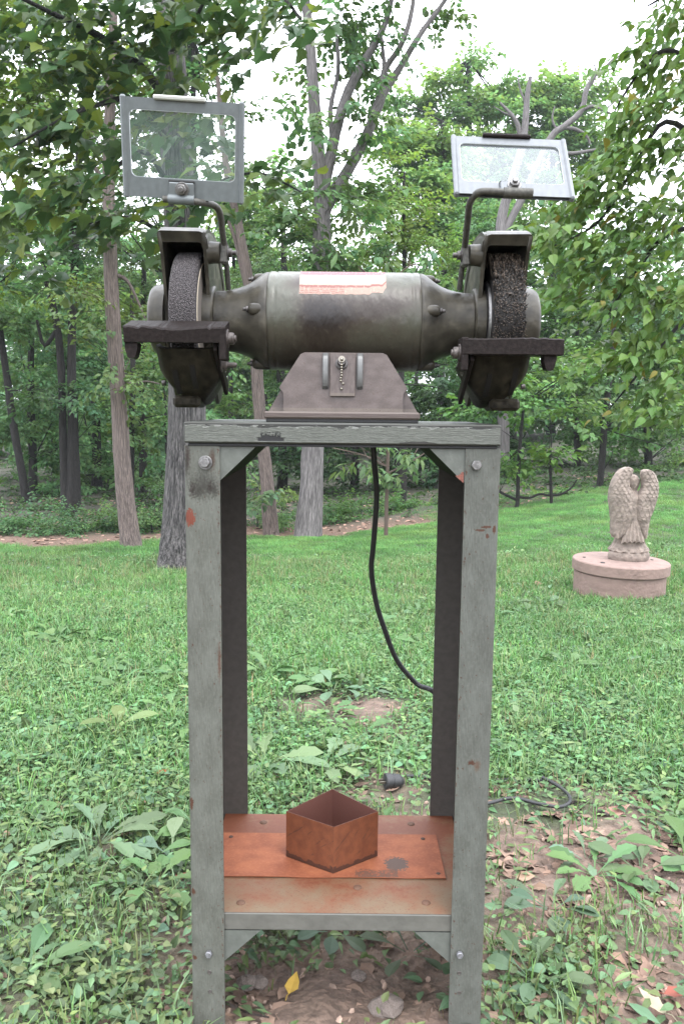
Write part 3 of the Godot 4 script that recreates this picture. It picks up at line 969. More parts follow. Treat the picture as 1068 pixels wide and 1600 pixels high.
	# raised panel lines of the casting on the bowl's face
	for q in ([[-0.45, 300.0, 322.0], [0.12, 306.0, 326.0]] if s < 0 else [[-0.25, 300.0, 322.0], [0.55, 298.0, 326.0]]):
		st = pen()
		var rib := []
		for k in 7:
			var a := deg_to_rad(lerpf(q[1], q[2], k / 6.0))
			var c := Vector3(0, sin(a), cos(a))
			var r: float = bowl_r.call(q[0], lerpf(q[1], q[2], k / 6.0))
			var x: float = xc + q[0] * s * hw
			rib.append(PackedVector3Array([at_shaft(s * x - 0.004, 0, 0) + c * (r - 0.001), at_shaft(s * x - 0.003, 0, 0) + c * (r + 0.0011), at_shaft(s * x + 0.003, 0, 0) + c * (r + 0.0011), at_shaft(s * x + 0.004, 0, 0) + c * (r - 0.001)]))
		sheet(st, rib, FLAT)
		obj("casting_rib", st, mats.web, bowl)
	# round end cover with a soft edge
	st = pen()
	lathe(st, PackedVector2Array([Vector2(s * 0.2385, 0.0485), Vector2(s * 0.2510, 0.0475), Vector2(s * 0.2560, 0.0462), Vector2(s * 0.2596, 0.0430), Vector2(s * 0.2614, 0.0380)]), AXIS, along_x(), 48, true, 1)
	obj("end_cover", st, mats.cast, g)
	st = pen()
	bolt_head(st, at_shaft(s * 0.2375, 0.035, -0.086), Vector3(s, 0, 0), 0.0042, 0.006, false)
	obj("cover_screw", st, mats.steel_dark, g)
	# boss that holds the eye-shield rod
	st = pen()
	lathe(st, PackedVector2Array([Vector2(s * 0.1785, 0.0150), Vector2(s * 0.172, 0.0138), Vector2(s * 0.1625, 0.0134)]), at_shaft(0, 0.042, 0.083), along_x(), 24, true, 1)
	obj("rod_boss", st, mats.cast, g)
	if s < 0:
		# coarse grinding stone
		st = pen()
		var r := 0.0895
		turned(st, PackedVector2Array([Vector2(-0.2225, 0.03), Vector2(-0.2225, r - 0.003), Vector2(-0.2200, r), Vector2(-0.1915, r), Vector2(-0.1885, r - 0.004), Vector2(-0.1885, 0.03)]), AXIS, along_x(), 96)
		var wh := obj("grinding_wheel", st, mats.stone, t)
		st = pen()
		turned(st, PackedVector2Array([Vector2(-0.1883, 0.0765), Vector2(-0.1877, 0.0762), Vector2(-0.1877, 0.0742)]), AXIS, along_x(), 64, false)
		obj("washer_edge", st, mats.paper, wh)
		st = pen()
		turned(st, PackedVector2Array([Vector2(-0.1877, 0.0742), Vector2(-0.1877, 0.03)]), AXIS, along_x(), 64, false)
		obj("paper_washer", st, mats.paper_dark, wh)
		st = pen()
		turned(st, PackedVector2Array([Vector2(-0.1878, 0.0335), Vector2(-0.183, 0.0335), Vector2(-0.182, 0.03), Vector2(-0.182, 0.012)]), AXIS, along_x(), 40)
		obj("flange", st, mats.steel_dark, wh)
	else:
		# wire wheel: a core and thousands of crimped wires
		st = pen()
		turned(st, PackedVector2Array([Vector2(0.196, 0.02), Vector2(0.1925, 0.06), Vector2(0.192, 0.0865), Vector2(0.196, 0.0885), Vector2(0.226, 0.0885), Vector2(0.230, 0.0865), Vector2(0.229, 0.06), Vector2(0.226, 0.02)]), AXIS, along_x(), 64)
		var wh := obj("wire_wheel", st, mats.wire_core, t)
		st = pen()
		tube(st, PackedVector3Array([Vector3(0, 0, 0), Vector3(0.0004, 0.009, 0.0003), Vector3(-0.0003, 0.017, 0.0), Vector3(0.0, 0.023, 0.0004)]), [0.0006, 0.00055, 0.0005, 0.00045], 3)
		st.generate_normals()
		var bristle := st.commit()
		var at := []
		var tint := []
		rng.seed = 77
		for k in 9000:
			var a := rng.randf() * TAU
			var u := rng.randf_range(-1, 1)
			var d := Vector3(u * 0.14 + rng.randfn() * 0.07, sin(a) + rng.randfn() * 0.07, cos(a) + rng.randfn() * 0.07).normalized()
			var b := basis_y(d).scaled_local(Vector3(1, rng.randf_range(0.8, 1.06), 1)).rotated(d, rng.randf() * TAU)
			at.append(Transform3D(b, at_shaft(0.2105 + u * 0.0175, cos(a) * 0.0692, sin(a) * 0.0692)))
			var g2 := 0.15 + 3.2 * pow(rng.randf(), 3.0)
			tint.append(Color(g2, g2 * 0.97, g2 * 0.93))
		var mi := multi("bristles", bristle, mats.wire, at, tint, wh)
		mi.position = Vector3.ZERO
		st = pen()
		turned(st, PackedVector2Array([Vector2(0.1925, 0.0560), Vector2(0.1895, 0.0545), Vector2(0.1890, 0.03)]), AXIS, along_x(), 48)
		obj("flange", st, mats.steel, wh)

func build_rest(t: Node3D, s: float) -> void:
	# slab with a worn, wavy top edge; the left one hangs down towards the front
	var x0 := 0.1445
	var x1 := 0.2680
	var tilt := deg_to_rad(15.0 if s < 0 else 1.0)
	var o := Vector3(0, 0.9585 if s < 0 else 0.9490, -0.988)
	var dn := Vector3(0, -cos(tilt), -sin(tilt) * 0.4)
	var bk := Vector3(0, sin(tilt), -cos(tilt))
	var wn := fnl(150, 1.0, 3)
	var st := pen()
	var rows := []
	for k in 41:
		var u := k / 40.0
		var x := lerpf(x0, x1, u)
		var wave := 0.0012 * wn.get_noise_1d(u * 9.0)
		if s < 0: wave -= 0.0032 * pow(sin(PI * clampf((u - 0.12) / 0.72, 0, 1)), 2.0) + (0.0016 if absf(u - 0.86) < 0.02 or absf(u - 0.15) < 0.02 else 0.0)
		else: wave -= 0.0008 * sin(u * 7.0)
		var p := o + Vector3(s * x, 0, 0)
		var hgt := 0.0205 + 0.0006 * wn.get_noise_1d(u * 30.0 + 90.0)
		rows.append(PackedVector3Array([p + bk * 0.042, p + bk * 0.0026 + Vector3(0, wave * 0.9, 0), p + dn * 0.0018 + Vector3(0, wave, 0), p + dn * (hgt - 0.0012), p + dn * hgt + bk * 0.0016, p + dn * hgt + bk * 0.042]))
	sheet(st, rows, FLAT, true)
	for e in [0, 40]: fan(st, rows[e], e == 0)
	var rest := obj("tool_rest", st, mats.iron, t)
	# stop lug hanging from the outer end
	st = pen()
	var px := 0.2605 if s < 0 else 0.2530
	var lug := PackedVector2Array([Vector2(-0.0076, 0.002), Vector2(-0.0072, -0.006), Vector2(-0.0044, -0.0155), Vector2(-0.0020, -0.0172), Vector2(0.0032, -0.0172), Vector2(0.0056, -0.0140), Vector2(0.0080, -0.004), Vector2(0.0080, 0.002)])
	prism(st, lug, 0.018, Transform3D(Basis(), o + Vector3(s * px, -0.0212, -0.024)))
	obj("stop_lug", st, mats.iron, rest)
	# end block, arm and clamp bolts on the motor side
	st = pen()
	cbox(st, o + Vector3(s * 0.1478, -0.0195, -0.016), Vector3(0.0085, 0.040, 0.030), 0.0012)
	obj("end_block", st, mats.iron, rest)
	st = pen()
	var a := o + Vector3(s * 0.1580, -0.020, -0.012)
	var b := o + Vector3(s * 0.1580, -0.0735, -0.105)
	var d := (b - a).normalized()
	cbox(st, (a + b) / 2, Vector3(0.0052, (b - a).length(), 0.0165), 0.0012, Basis(Vector3(1, 0, 0), -d, Vector3(1, 0, 0).cross(-d)))
	obj("arm", st, mats.iron, rest)
	st = pen()
	bolt_head(st, o + Vector3(s * 0.1436, -0.0125 if s < 0 else -0.0175, -0.016), Vector3(-s, 0, 0), 0.0082, 0.0085, true, 0.0025)
	obj("clamp_nut", st, mats.iron_nut, rest)
	st = pen()
	bolt_head(st, o + Vector3(s * 0.1560, -0.043 if s < 0 else -0.030, -0.048), Vector3(-s, 0, 0), 0.0066, 0.0075, true, 0.012 if s < 0 else 0.003)
	obj("clamp_bolt", st, mats.iron_nut, rest)

func build_shield(t: Node3D, s: float) -> void:
	var w := 0.1405
	var h := 0.107
	var c: Vector3
	var roll: float
	var tilt: float
	if s < 0:
		c = Vector3(-0.1915, 1.161, -0.985); roll = deg_to_rad(-2.9); tilt = deg_to_rad(15.0)
	else:
		c = Vector3(0.2021, 1.157, -1.02); roll = deg_to_rad(-1.6); tilt = deg_to_rad(-37.0)
	var bx := Vector3(cos(roll), sin(roll), 0)
	var by := Vector3(-sin(roll) * cos(tilt), cos(roll) * cos(tilt), sin(tilt))
	var b := Basis(bx, by, bx.cross(by))
	var xf := Transform3D(b, c)
	# sheet frame with a round-cornered window
	var outer := PackedVector2Array()
	var inner := PackedVector2Array()
	var win := Rect2(-0.0620, -0.0315, 0.124, 0.0725)
	var cr := 0.007
	var cen := [win.position + Vector2(cr, cr), win.position + Vector2(win.size.x - cr, cr), win.end - Vector2(cr, cr), win.position + Vector2(cr, win.size.y - cr)]
	var cor := [Vector2(-w / 2, -h / 2), Vector2(w / 2, -h / 2), Vector2(w / 2, h / 2), Vector2(-w / 2, h / 2)]
	for k in 4:
		for i in 6:
			var a := PI + PI / 2 * k + PI / 2 * i / 5.0
			inner.append(cen[k] + Vector2(cos(a), sin(a)) * cr)
			outer.append(cor[k] + (Vector2(cos(a), sin(a)) - Vector2(-1 if k in [0, 3] else 1, -1 if k < 2 else 1)) * 0.0015)
	var st := pen()
	var fm: Material = mats.alu if s < 0 else mats.alu_bright
	frame(st, outer, inner, 0.0012, xf)
	var sh := obj("eye_shield", st, fm, t)
	st = pen()
	frame(st, outer, inner, 0.0012, Transform3D(b, c - b.z * 0.0042))
	obj("rear_frame", st, fm, sh)
	# the pane between the two sheets
	st = pen()
	var g := Rect2(win.position - Vector2(0.003, 0.003), win.size + Vector2(0.006, 0.006))
	var ga := [xf * Vector3(g.position.x, g.position.y, -0.0013), xf * Vector3(g.end.x, g.position.y, -0.0013), xf * Vector3(g.end.x, g.end.y, -0.0013), xf * Vector3(g.position.x, g.end.y, -0.0013)]
	quad(st, ga[0], ga[1], ga[2], ga[3])
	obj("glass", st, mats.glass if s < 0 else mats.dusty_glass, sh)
	# pale ring added for the bright edge of the glass
	var bead := PackedVector2Array()
	for p in inner: bead.append(Vector2(p.x * 0.990, (p.y - 0.00475) * 0.983 + 0.00475))
	st = pen()
	frame(st, inner, bead, 0.0018, Transform3D(b, c - b.z * 0.0008))
	obj("bright_glass_edge", st, mats.bead, sh)
	# folded side channels
	for e in [-1.0, 1.0]:
		st = pen()
		cbox(st, xf * Vector3(e * (w / 2 - 0.0015), 0, -0.0010), Vector3(0.0060, h + 0.004, 0.0085), 0.0018, b)
		obj("side_channel", st, fm, sh)
	# clip over the top edge
	st = pen()
	cbox(st, xf * Vector3(-0.0025, h / 2 + 0.001, 0.0005), Vector3(0.060, 0.0050, 0.0105), 0.0012, b)
	obj("top_clip", st, mats.clip if s < 0 else mats.iron, sh)
	# clamp: plate, bolt, sleeve, and the bent rod down to the guard
	var cx := -0.0015 if s < 0 else -0.002
	st = pen()
	cbox(st, xf * Vector3(cx, -0.0440, 0.0040), Vector3(0.030, 0.0180, 0.0050), 0.0012, b)
	obj("clamp_plate", st, fm, sh)
	st = pen()
	cbox(st, xf * Vector3(cx, -0.0340, 0.0028), Vector3(0.031, 0.0030, 0.0035), 0.0008, b)
	obj("clamp_hook", st, mats.black, sh)
	st = pen()
	bolt_head(st, xf * Vector3(cx + 0.001, -0.0425, 0.0066), b.z, 0.0062, 0.0055, true, 0.003)
	obj("clamp_bolt", st, mats.steel, sh)
	var low := xf * Vector3(cx, -0.0540, 0.0052)
	st = pen()
	var pth: PackedVector3Array
	if s < 0:
		pth = PackedVector3Array([low + Vector3(-0.022, 0.0006, 0), low + Vector3(0.0, 0, 0), low + Vector3(0.022, -0.0022, -0.002), Vector3(-0.1614, 1.108, -1.02), Vector3(-0.1563, 1.102, -1.035), Vector3(-0.1566, 1.082, -1.06), Vector3(-0.1564, 1.061, -1.083), Vector3(-0.1568, 1.021, -1.11)])
	else:
		pth = PackedVector3Array([low + Vector3(0.020, 0.0006, 0), low + Vector3(0.0, 0, 0), Vector3(0.1646, 1.118, -0.982), Vector3(0.1551, 1.116, -0.988), Vector3(0.15, 1.109, -1), Vector3(0.1523, 1.095, -1.03), Vector3(0.1564, 1.064, -1.083), Vector3(0.1556, 1.024, -1.11)])
	var sp := spline(pth, 6)
	var rad := []
	for k in sp.size(): rad.append(0.0041 if k < sp.size() - 8 else 0.0036)
	tube(st, sp, rad, 12)
	obj("rod", st, mats.rod, sh)
	st = pen()
	tube(st, PackedVector3Array([low + b.x * -0.0155 * s * -1, low + b.x * 0.0155 * s * -1] if s < 0 else [low + b.x * -0.012, low + b.x * 0.022]), [0.0058, 0.0058], 16)
	obj("sleeve", st, fm if s < 0 else mats.rod, sh)
	# eye and nut that clamp the rod to the guard's boss
	st = pen()
	var ey: Vector3 = at_shaft(s * 0.1578, 0.0415, 0.082)
	cbox(st, ey, Vector3(0.0098, 0.0270, 0.0190), 0.0022, Basis(Vector3(0, 0, 1), s * 0.06))
	obj("rod_eye", st, mats.rod, sh)
	st = pen()
	bolt_head(st, ey + Vector3(-s * 0.0046, 0.001, 0), Vector3(-s, 0, 0), 0.0062, 0.0062, true, 0.0055)
	obj("rod_nut", st, mats.steel_dark, sh)

# ---------------------------------------------------------------- statue, cord and small things
func build_statue() -> void:
	var base: Vector3 = Vector3(1.724, -0.2588, -4.862)
	var t := thing("stone_pedestal", "round pinkish concrete pedestal of drum and lid under the angel statue, on the lawn", "pedestal", base)
	var yaw := Basis(Vector3.UP, 0.3)
	var st := pen()
	turned(st, PackedVector2Array([Vector2(-0.1, 0.272), Vector2(0.142, 0.272), Vector2(0.147, 0.266), Vector2(0.148, 0.18)]), base, yaw, 64)
	obj("drum", st, mats.concrete, t)
	var cap_b := Basis(Vector3(1, 0, 0), -0.0) * Basis(Vector3(0, 0, 1), -0.02)
	st = pen()
	turned(st, PackedVector2Array([Vector2(0.1465, 0.2), Vector2(0.1485, 0.284), Vector2(0.154, 0.2885), Vector2(0.210, 0.289), Vector2(0.216, 0.2835), Vector2(0.217, 0.2)]), base, cap_b, 72)
	obj("lid", st, mats.concrete, t)
	st = pen()
	for p in [[-0.155, 0.13, 0.014], [-0.215, -0.04, 0.010], [0.2, -0.02, 0.009]]:
		turned(st, PackedVector2Array([Vector2(0, p[2]), Vector2(0.003, p[2]), Vector2(0.0035, p[2] * 0.6)]), base + cap_b * Vector3(p[0], 0.217, p[1]), cap_b, 10)
	obj("lifting_hole", st, mats.black, t)
	# the angel, seen from behind: a flared robe, hair, and two tall feathered wings
	var foot := base + Vector3(0.055, 0.2165, -0.02)
	var a := thing("angel_statue", "weathered pinkish stone angel seen from behind, both feathered wings raised, standing on the round pedestal", "statue", foot)
	st = pen()
	var rows := []
	for k in 6:
		var v := k / 5.0
		var row := PackedVector3Array()
		for j in 72:
			var th := TAU * j / 72.0
			var e := pow(sin(PI * clampf(v, 0.02, 0.98)), 0.35)
			var r := (0.128 - 0.03 * absf(sin(th))) * (0.9 + 0.1 * e) * (1.0 + 0.03 * sin(th * 5.0) + 0.015 * sin(th * 11.0))
			row.append(foot + Vector3(cos(th) * r, 0.052 * v - 0.0005, sin(th) * r))
		rows.append(row)
	sheet(st, rows, 1, true)
	fan(st, rows[5])
	obj("plinth", st, mats.statue, a)
	st = pen()
	rows = []
	var prof := [[0.045, 0.100], [0.055, 0.118], [0.075, 0.108], [0.10, 0.094], [0.135, 0.083], [0.17, 0.078], [0.21, 0.082], [0.27, 0.088], [0.33, 0.086], [0.39, 0.072], [0.415, 0.045], [0.43, 0.032], [0.445, 0.036], [0.47, 0.043], [0.50, 0.042], [0.52, 0.028], [0.53, 0.006]]
	var sp := []
	for k in prof.size() - 1:
		for i in 4:
			var f := i / 4.0
			sp.append([lerpf(prof[k][0], prof[k + 1][0], f), lerpf(prof[k][1], prof[k + 1][1], f)])
	sp.append(prof[prof.size() - 1])
	for q in sp:
		var row := PackedVector3Array()
		var low := 1.0 - smoothstep(0.09, 0.24, q[0])
		var hair := smoothstep(0.40, 0.44, q[0])
		for j in 96:
			var th := TAU * j / 96.0
			var fold := 0.085 * low * (absf(sin(th * 6.5 + sin(th * 2.0) + q[0] * 3.0)) - 0.5) + 0.06 * hair * sin(th * 9.0 + q[0] * 90.0)
			# the hem turns up in a scalloped edge
			if q[0] < 0.075: fold += 0.05 * sin(th * 13.0)
			var lx := 1.0
			var lz := 0.78
			row.append(foot + Vector3(cos(th) * q[1] * lx * (1.0 + fold), q[0] + 0.004 * sin(th * 13.0) * low, sin(th) * q[1] * lz * (1.0 + fold)))
		rows.append(row)
	sheet(st, rows, 1, true)
	obj("robed_figure", st, mats.statue, a)
	# gathered drape fanning out between the wings
	st = pen()
	rows = []
	for k in 13:
		var v := k / 12.0
		var y := lerpf(0.29, 0.125, v)
		var wd := lerpf(0.018, 0.064, pow(v, 0.8))
		var row := PackedVector3Array()
		for j in 41:
			var u := -1.0 + j / 20.0
			var fold := 0.006 * v * cos(u * 17.0)
			row.append(foot + Vector3(-0.002 + u * wd + 0.012 * v * u, y + 0.006 * v * cos(u * 17.0) - 0.012 * u * u * v, 0.070 + 0.030 * v - 0.02 * u * u + fold))
		rows.append(row)
	sheet(st, rows, 1)
	var under := PackedVector3Array()
	for p in rows[12]: under.append(p + Vector3(0, 0.004, -0.03))
	sheet(st, [rows[12], under], 2)
	obj("drape", st, mats.statue, a)
	for s in [-1.0, 1.0]:
		# outline of a wing from the back: [height, inner edge, outer edge], metres from the middle
		var ol: Array
		if s < 0: ol = [[0.575, 0.045, 0.072], [0.562, 0.026, 0.100], [0.54, 0.028, 0.122], [0.50, 0.045, 0.145], [0.46, 0.043, 0.157], [0.42, 0.018, 0.163], [0.38, -0.004, 0.164], [0.32, -0.006, 0.152], [0.26, 0.002, 0.142], [0.20, 0.018, 0.140], [0.165, 0.045, 0.138], [0.142, 0.085, 0.124]]
		else: ol = [[0.562, 0.046, 0.068], [0.552, 0.028, 0.092], [0.53, 0.026, 0.112], [0.49, 0.034, 0.128], [0.45, 0.034, 0.134], [0.41, 0.014, 0.133], [0.38, 0.004, 0.128], [0.32, -0.002, 0.112], [0.26, 0.000, 0.092], [0.20, 0.020, 0.086], [0.165, 0.040, 0.082], [0.14, 0.055, 0.074]]
		var nv := 110
		var nu := 44
		rows = []
		var hind := []
		for k in nv + 1:
			var f := float(k) / nv * (ol.size() - 1)
			var i := mini(int(f), ol.size() - 2)
			var g := f - i
			var y0 := lerpf(ol[i][0], ol[i + 1][0], g)
			var xi := lerpf(ol[i][1], ol[i + 1][1], g)
			var xo := lerpf(ol[i][2], ol[i + 1][2], g)
			var row := PackedVector3Array()
			var row2 := PackedVector3Array()
			for j in nu + 1:
				var u := float(j) / nu
				var x := lerpf(xi, xo, u)
				var yy := y0
				var y := y0
				var bulge := 0.055 * sqrt(maxf(0.0, 1.0 - pow(2.0 * u - 1.0, 2.0))) * (0.55 + 0.45 * sin(PI * clampf((y - 0.12) / 0.46, 0, 1)))
				# overlapping feathers: small scales above, long quills below
				var fh := 0.023 if y > 0.36 else (0.034 if y > 0.25 else 0.12)
				y += 0.005 * sin(x * 31.0 + s) + 0.10 * (x - 0.07) * (1.0 if fh < 0.1 else 0.0)
				var r := floorf(y / fh)
				var fw := 0.026 if y > 0.36 else (0.028 if y > 0.25 else 0.020)
				var cx := x / fw + (0.5 if int(r) % 2 == 0 else 0.0)
				var du := (cx - floorf(cx)) * 2.0 - 1.0
				var dv := y / fh - r
				var tip := clampf((dv - 0.75 * du * du * (1.0 if fh < 0.1 else 0.2)), 0.0, 1.0)
				var scale := (0.0048 if fh < 0.1 else 0.004) * (1.0 - tip) * (1.0 if dv > 0.75 * du * du else 0.1) - 0.002 * absf(du) * (1.5 if fh > 0.1 else 0.7)
				var zz := 0.040 + bulge + scale
				row.append(foot + Vector3(s * x + 0.012, yy, zz))
				row2.append(foot + Vector3(s * x + 0.012, yy, 0.012))
			rows.append(row)
			hind.append(row2)
		st = pen()
		sheet(st, rows, 1)
		for e in [0, nu]:
			var strip := []
			for k in range(0, nv + 1, 2): strip.append(PackedVector3Array([rows[k][e], hind[k][e]]))
			sheet(st, strip, 3)
		for e in [0, nv]: sheet(st, [rows[e], hind[e]], 4)
		var hb := []
		for k in range(0, nv + 1, 10): hb.append(hind[k])
		sheet(st, hb, 5)
		obj("wing", st, mats.statue, a)

func build_cord() -> void:
	var t := thing("power_cord", "black power cord hanging behind the stand and trailing over the grass to its plug", "power cord", Vector3(0.05, 0, -1.5))
	var st := pen()
	var pts := PackedVector3Array([Vector3(0.0433, 0.8278, -1.16), Vector3(0.0462, 0.7864, -1.17), Vector3(0.0521, 0.7313, -1.2), Vector3(0.05, 0.6508, -1.24), Vector3(0.0483, 0.6057, -1.26), Vector3(0.0573, 0.5482, -1.28), Vector3(0.0734, 0.4969, -1.29), Vector3(0.0954, 0.4422, -1.3), Vector3(0.1296, 0.3988, -1.31), Vector3(0.177, 0.3496, -1.33)])
	for q in [Vector3(0.2717, -0.0524, -1.748), Vector3(0.3046, -0.0499, -1.713), Vector3(0.3414, -0.0506, -1.723), Vector3(0.4035, -0.0527, -1.753), Vector3(0.4558, -0.0506, -1.723), Vector3(0.4986, -0.0496, -1.708), Vector3(0.529, -0.0513, -1.733), Vector3(0.5387, -0.0545, -1.778), Vector3(0.5262, -0.0583, -1.833), Vector3(0.5033, -0.0615, -1.878)]:
		pts.append(q + Vector3(0, 0.022, 0))
	var sp := spline(pts, 7)
	for p in sp:
		if p.y < 0.09: cord_path.append(p)
	tube(st, sp, [0.0043], 10)
	obj("cable", st, mats.rubber, t)
	st = pen()
	var p2 := PackedVector3Array([Vector3(0.5033, -0.0615, -1.878) + Vector3(0, 0.014, 0), Vector3(0.4355, -0.0632, -1.903) + Vector3(0, 0.006, 0), Vector3(0.3355, -0.0618, -1.883) + Vector3(0, 0.008, 0), Vector3(0.254, -0.0608, -1.868) + Vector3(0, 0.010, 0), Vector3(0.2085, -0.0622, -1.888) + Vector3(0, 0.016, 0), Vector3(0.1665, -0.0618, -1.883) + Vector3(0, 0.02, 0)])
	tube(st, spline(p2, 6), [0.0043], 10)
	obj("cable", st, mats.rubber, t)
	var g: Vector3 = Vector3(0.1318, -0.0587, -1.838) + Vector3(0, 0.006, 0)
	for k in 6: cord_path.append(g + Vector3(0.02 * k - 0.05, 0, 0.02))
	for k in 6: cord_path.append(g + Vector3(0.02 * k - 0.05, 0, 0.055))
	for k in 6: cord_path.append(g + Vector3(0.02 * k - 0.05, 0, -0.01))
	st = pen()
	var b := basis_y(Vector3(-0.9, 0.10, 0.25))
	turned(st, PackedVector2Array([Vector2(-0.024, 0.006), Vector2(-0.020, 0.011), Vector2(-0.012, 0.0165), Vector2(0.004, 0.0185), Vector2(0.006, 0.0170), Vector2(0.009, 0.0170), Vector2(0.010, 0.0190), Vector2(0.022, 0.0190), Vector2(0.024, 0.017)]), g + Vector3(0.002, 0.019, 0), b, 28)
	var plug := obj("plug", st, mats.rubber, t)
	st = pen()
	for k in [-1.0, 1.0]:
		cbox(st, g + Vector3(0.002, 0.019, 0) + b.y * 0.031 + b.x * 0.0063 * k, Vector3(0.0015, 0.016, 0.0063), 0.0003, b)
	obj("plug_prongs", st, mats.brass, plug)

# ---------------------------------------------------------------- leaves
func leaf_fan(st: SurfaceTool, at: Vector3, along: Vector3, up: Vector3, length: float, width: float, outline: Array, c: Color, curl := 0.15) -> void:
	# outline: half outline [along 0..1, across 0..1]; folded along the midrib, bent over its length
	var side := along.cross(up).normalized()
	var n := outline.size()
	var mid := []
	var lft := []
	var rgt := []
	for q in outline:
		var m: Vector3 = at + along * (q[0] * length) + up * (length * (curl * 0.6 * q[0] - curl * 1.6 * q[0] * q[0]))
		mid.append(m)
		var o: Vector3 = side * (q[1] * width) + up * (q[1] * width * 0.28)
		var o2: Vector3 = -side * (q[1] * width) + up * (q[1] * width * 0.28)
		lft.append(m + o)
		rgt.append(m + o2)
	st.set_color(c)
	for i in n - 1:
		if outline[i][1] > 0.001 or outline[i + 1][1] > 0.001:
			for sd in [lft, rgt]:
				if outline[i][1] <= 0.001: tri(st, mid[i], sd[i + 1], mid[i + 1])
				elif outline[i + 1][1] <= 0.001: tri(st, mid[i], sd[i], mid[i + 1])
				else: quad(st, mid[i], sd[i], sd[i + 1], mid[i + 1])

const OVATE := [[0.0, 0.0], [0.3, 0.9], [0.62, 0.75], [1.0, 0.0]]
const LANCE := [[0.0, 0.0], [0.25, 0.55], [0.55, 0.8], [1.0, 0.0]]
const MAPLE := [[0.0, 0.0], [0.02, 0.42], [0.14, 0.66], [0.24, 0.62], [0.42, 0.98], [0.48, 0.74], [0.60, 0.50], [0.76, 0.40], [0.90, 0.13], [1.0, 0.0]]
const HEART := [[0.0, 0.0], [0.05, 0.5], [0.22, 0.95], [0.45, 0.9], [0.72, 0.5], [1.0, 0.0]]
const JAGGED := [[0.0, 0.06], [0.28, 0.10], [0.36, 0.34], [0.42, 0.24], [0.52, 0.62], [0.58, 0.46], [0.68, 0.92], [0.76, 0.74], [0.88, 0.72], [1.0, 0.0]]
const SPOON := [[0.0, 0.08], [0.35, 0.12], [0.5, 0.45], [0.66, 0.85], [0.82, 0.95], [0.93, 0.62], [1.0, 0.0]]

func vary(c: Color, by: float, r: RandomNumberGenerator) -> Color:
	var k := 1.0 + r.randf_range(-by, by)
	var y := r.randf_range(-by, by) * 0.5
	return Color(c.r * k * (1.0 + y), c.g * k, c.b * k * (1.0 - y))

# a leafy twig, lying along +x, with leaves left and right and a little above and below
func spray(seed_: int, leaves: int, reach: float, length: float, width: float, outline: Array, c: Color, by := 0.25, droop := 0.35, stem := true) -> ArrayMesh:
	var r := RandomNumberGenerator.new()
	r.seed = seed_
	var st := pen()
	if stem:
		st.set_color(Color(0.06, 0.045, 0.03))
		tube(st, PackedVector3Array([Vector3.ZERO, Vector3(reach * 0.5, 0.01, 0), Vector3(reach, -0.02, 0)]), [0.0035, 0.0025, 0.001], 3, false)
	for i in leaves:
		var f := (i + 0.6) / leaves
		var at := Vector3(reach * f, r.randf_range(-0.03, 0.03), 0) + Vector3(r.randfn(), r.randfn(), r.randfn()) * reach * 0.05
		var sd := -1.0 if i % 2 == 0 else 1.0
		var yaw := sd * r.randf_range(0.5, 1.35)
		var d := Vector3(cos(yaw), -r.randf_range(0.0, droop * 2.0), sin(yaw)).normalized()
		var up := Vector3(r.randf_range(-0.45, 0.45), 1, r.randf_range(-0.45, 0.45))
		up = (up - d * up.dot(d)).normalized()
		at += d * 0.02
		var k := r.randf_range(0.7, 1.2)
		leaf_fan(st, at, d, up, length * k, width * k, outline, vary(c, by, r), r.randf_range(0.0, 0.35))
	st.generate_normals()
	return st.commit()

# leafy mass: twigs spread through ellipsoids, the outer shell denser; each twig points outwards and droops a little
func scatter(blobs: Array, seed_: int, size := 1.0, tone := 0.3, warm := 0.0) -> Array:
	var r := RandomNumberGenerator.new()
	r.seed = seed_
	var at := []
	var tint := []
	for bl in blobs:
		var c: Vector3 = bl[0]
		var e: Vector3 = bl[1]
		# each blob holds a few smaller clumps, so that gaps and shade lie between them
		var lumps := maxi(3, int(bl[2] / 14))
		var cen := []
		for k in lumps:
			var d := Vector3(r.randfn(), r.randfn(), r.randfn()).normalized() * pow(r.randf(), 0.45)
			cen.append([d, r.randf_range(1.0 - tone, 1.0 + tone), r.randf_range(-1, 1)])
		for k in int(bl[2]):
			var q: Array = cen[r.randi() % lumps]
			var d: Vector3 = q[0] + Vector3(r.randfn(), r.randfn() * 0.7, r.randfn()) * 0.2
			var p := c + d * e
			var out := Vector3(d.x + r.randfn() * 0.6, (d.y * 0.25 + r.randfn() * 0.22) , d.z + r.randfn() * 0.6).normalized()
			var up := Vector3(r.randfn() * 0.25, 1, r.randfn() * 0.25)
			var z := out.cross(up).normalized()
			var s := size * r.randf_range(0.75, 1.3)
			at.append(Transform3D(Basis(out, z.cross(out), z) * s, p))
			var g: float = q[1] * r.randf_range(0.85, 1.15)
			var y: float = warm + q[2] * 0.12 + r.randf_range(-0.06, 0.06)
			tint.append(Color(g * (1.0 + y), g, g * (1.0 - y)))
	return [at, tint]

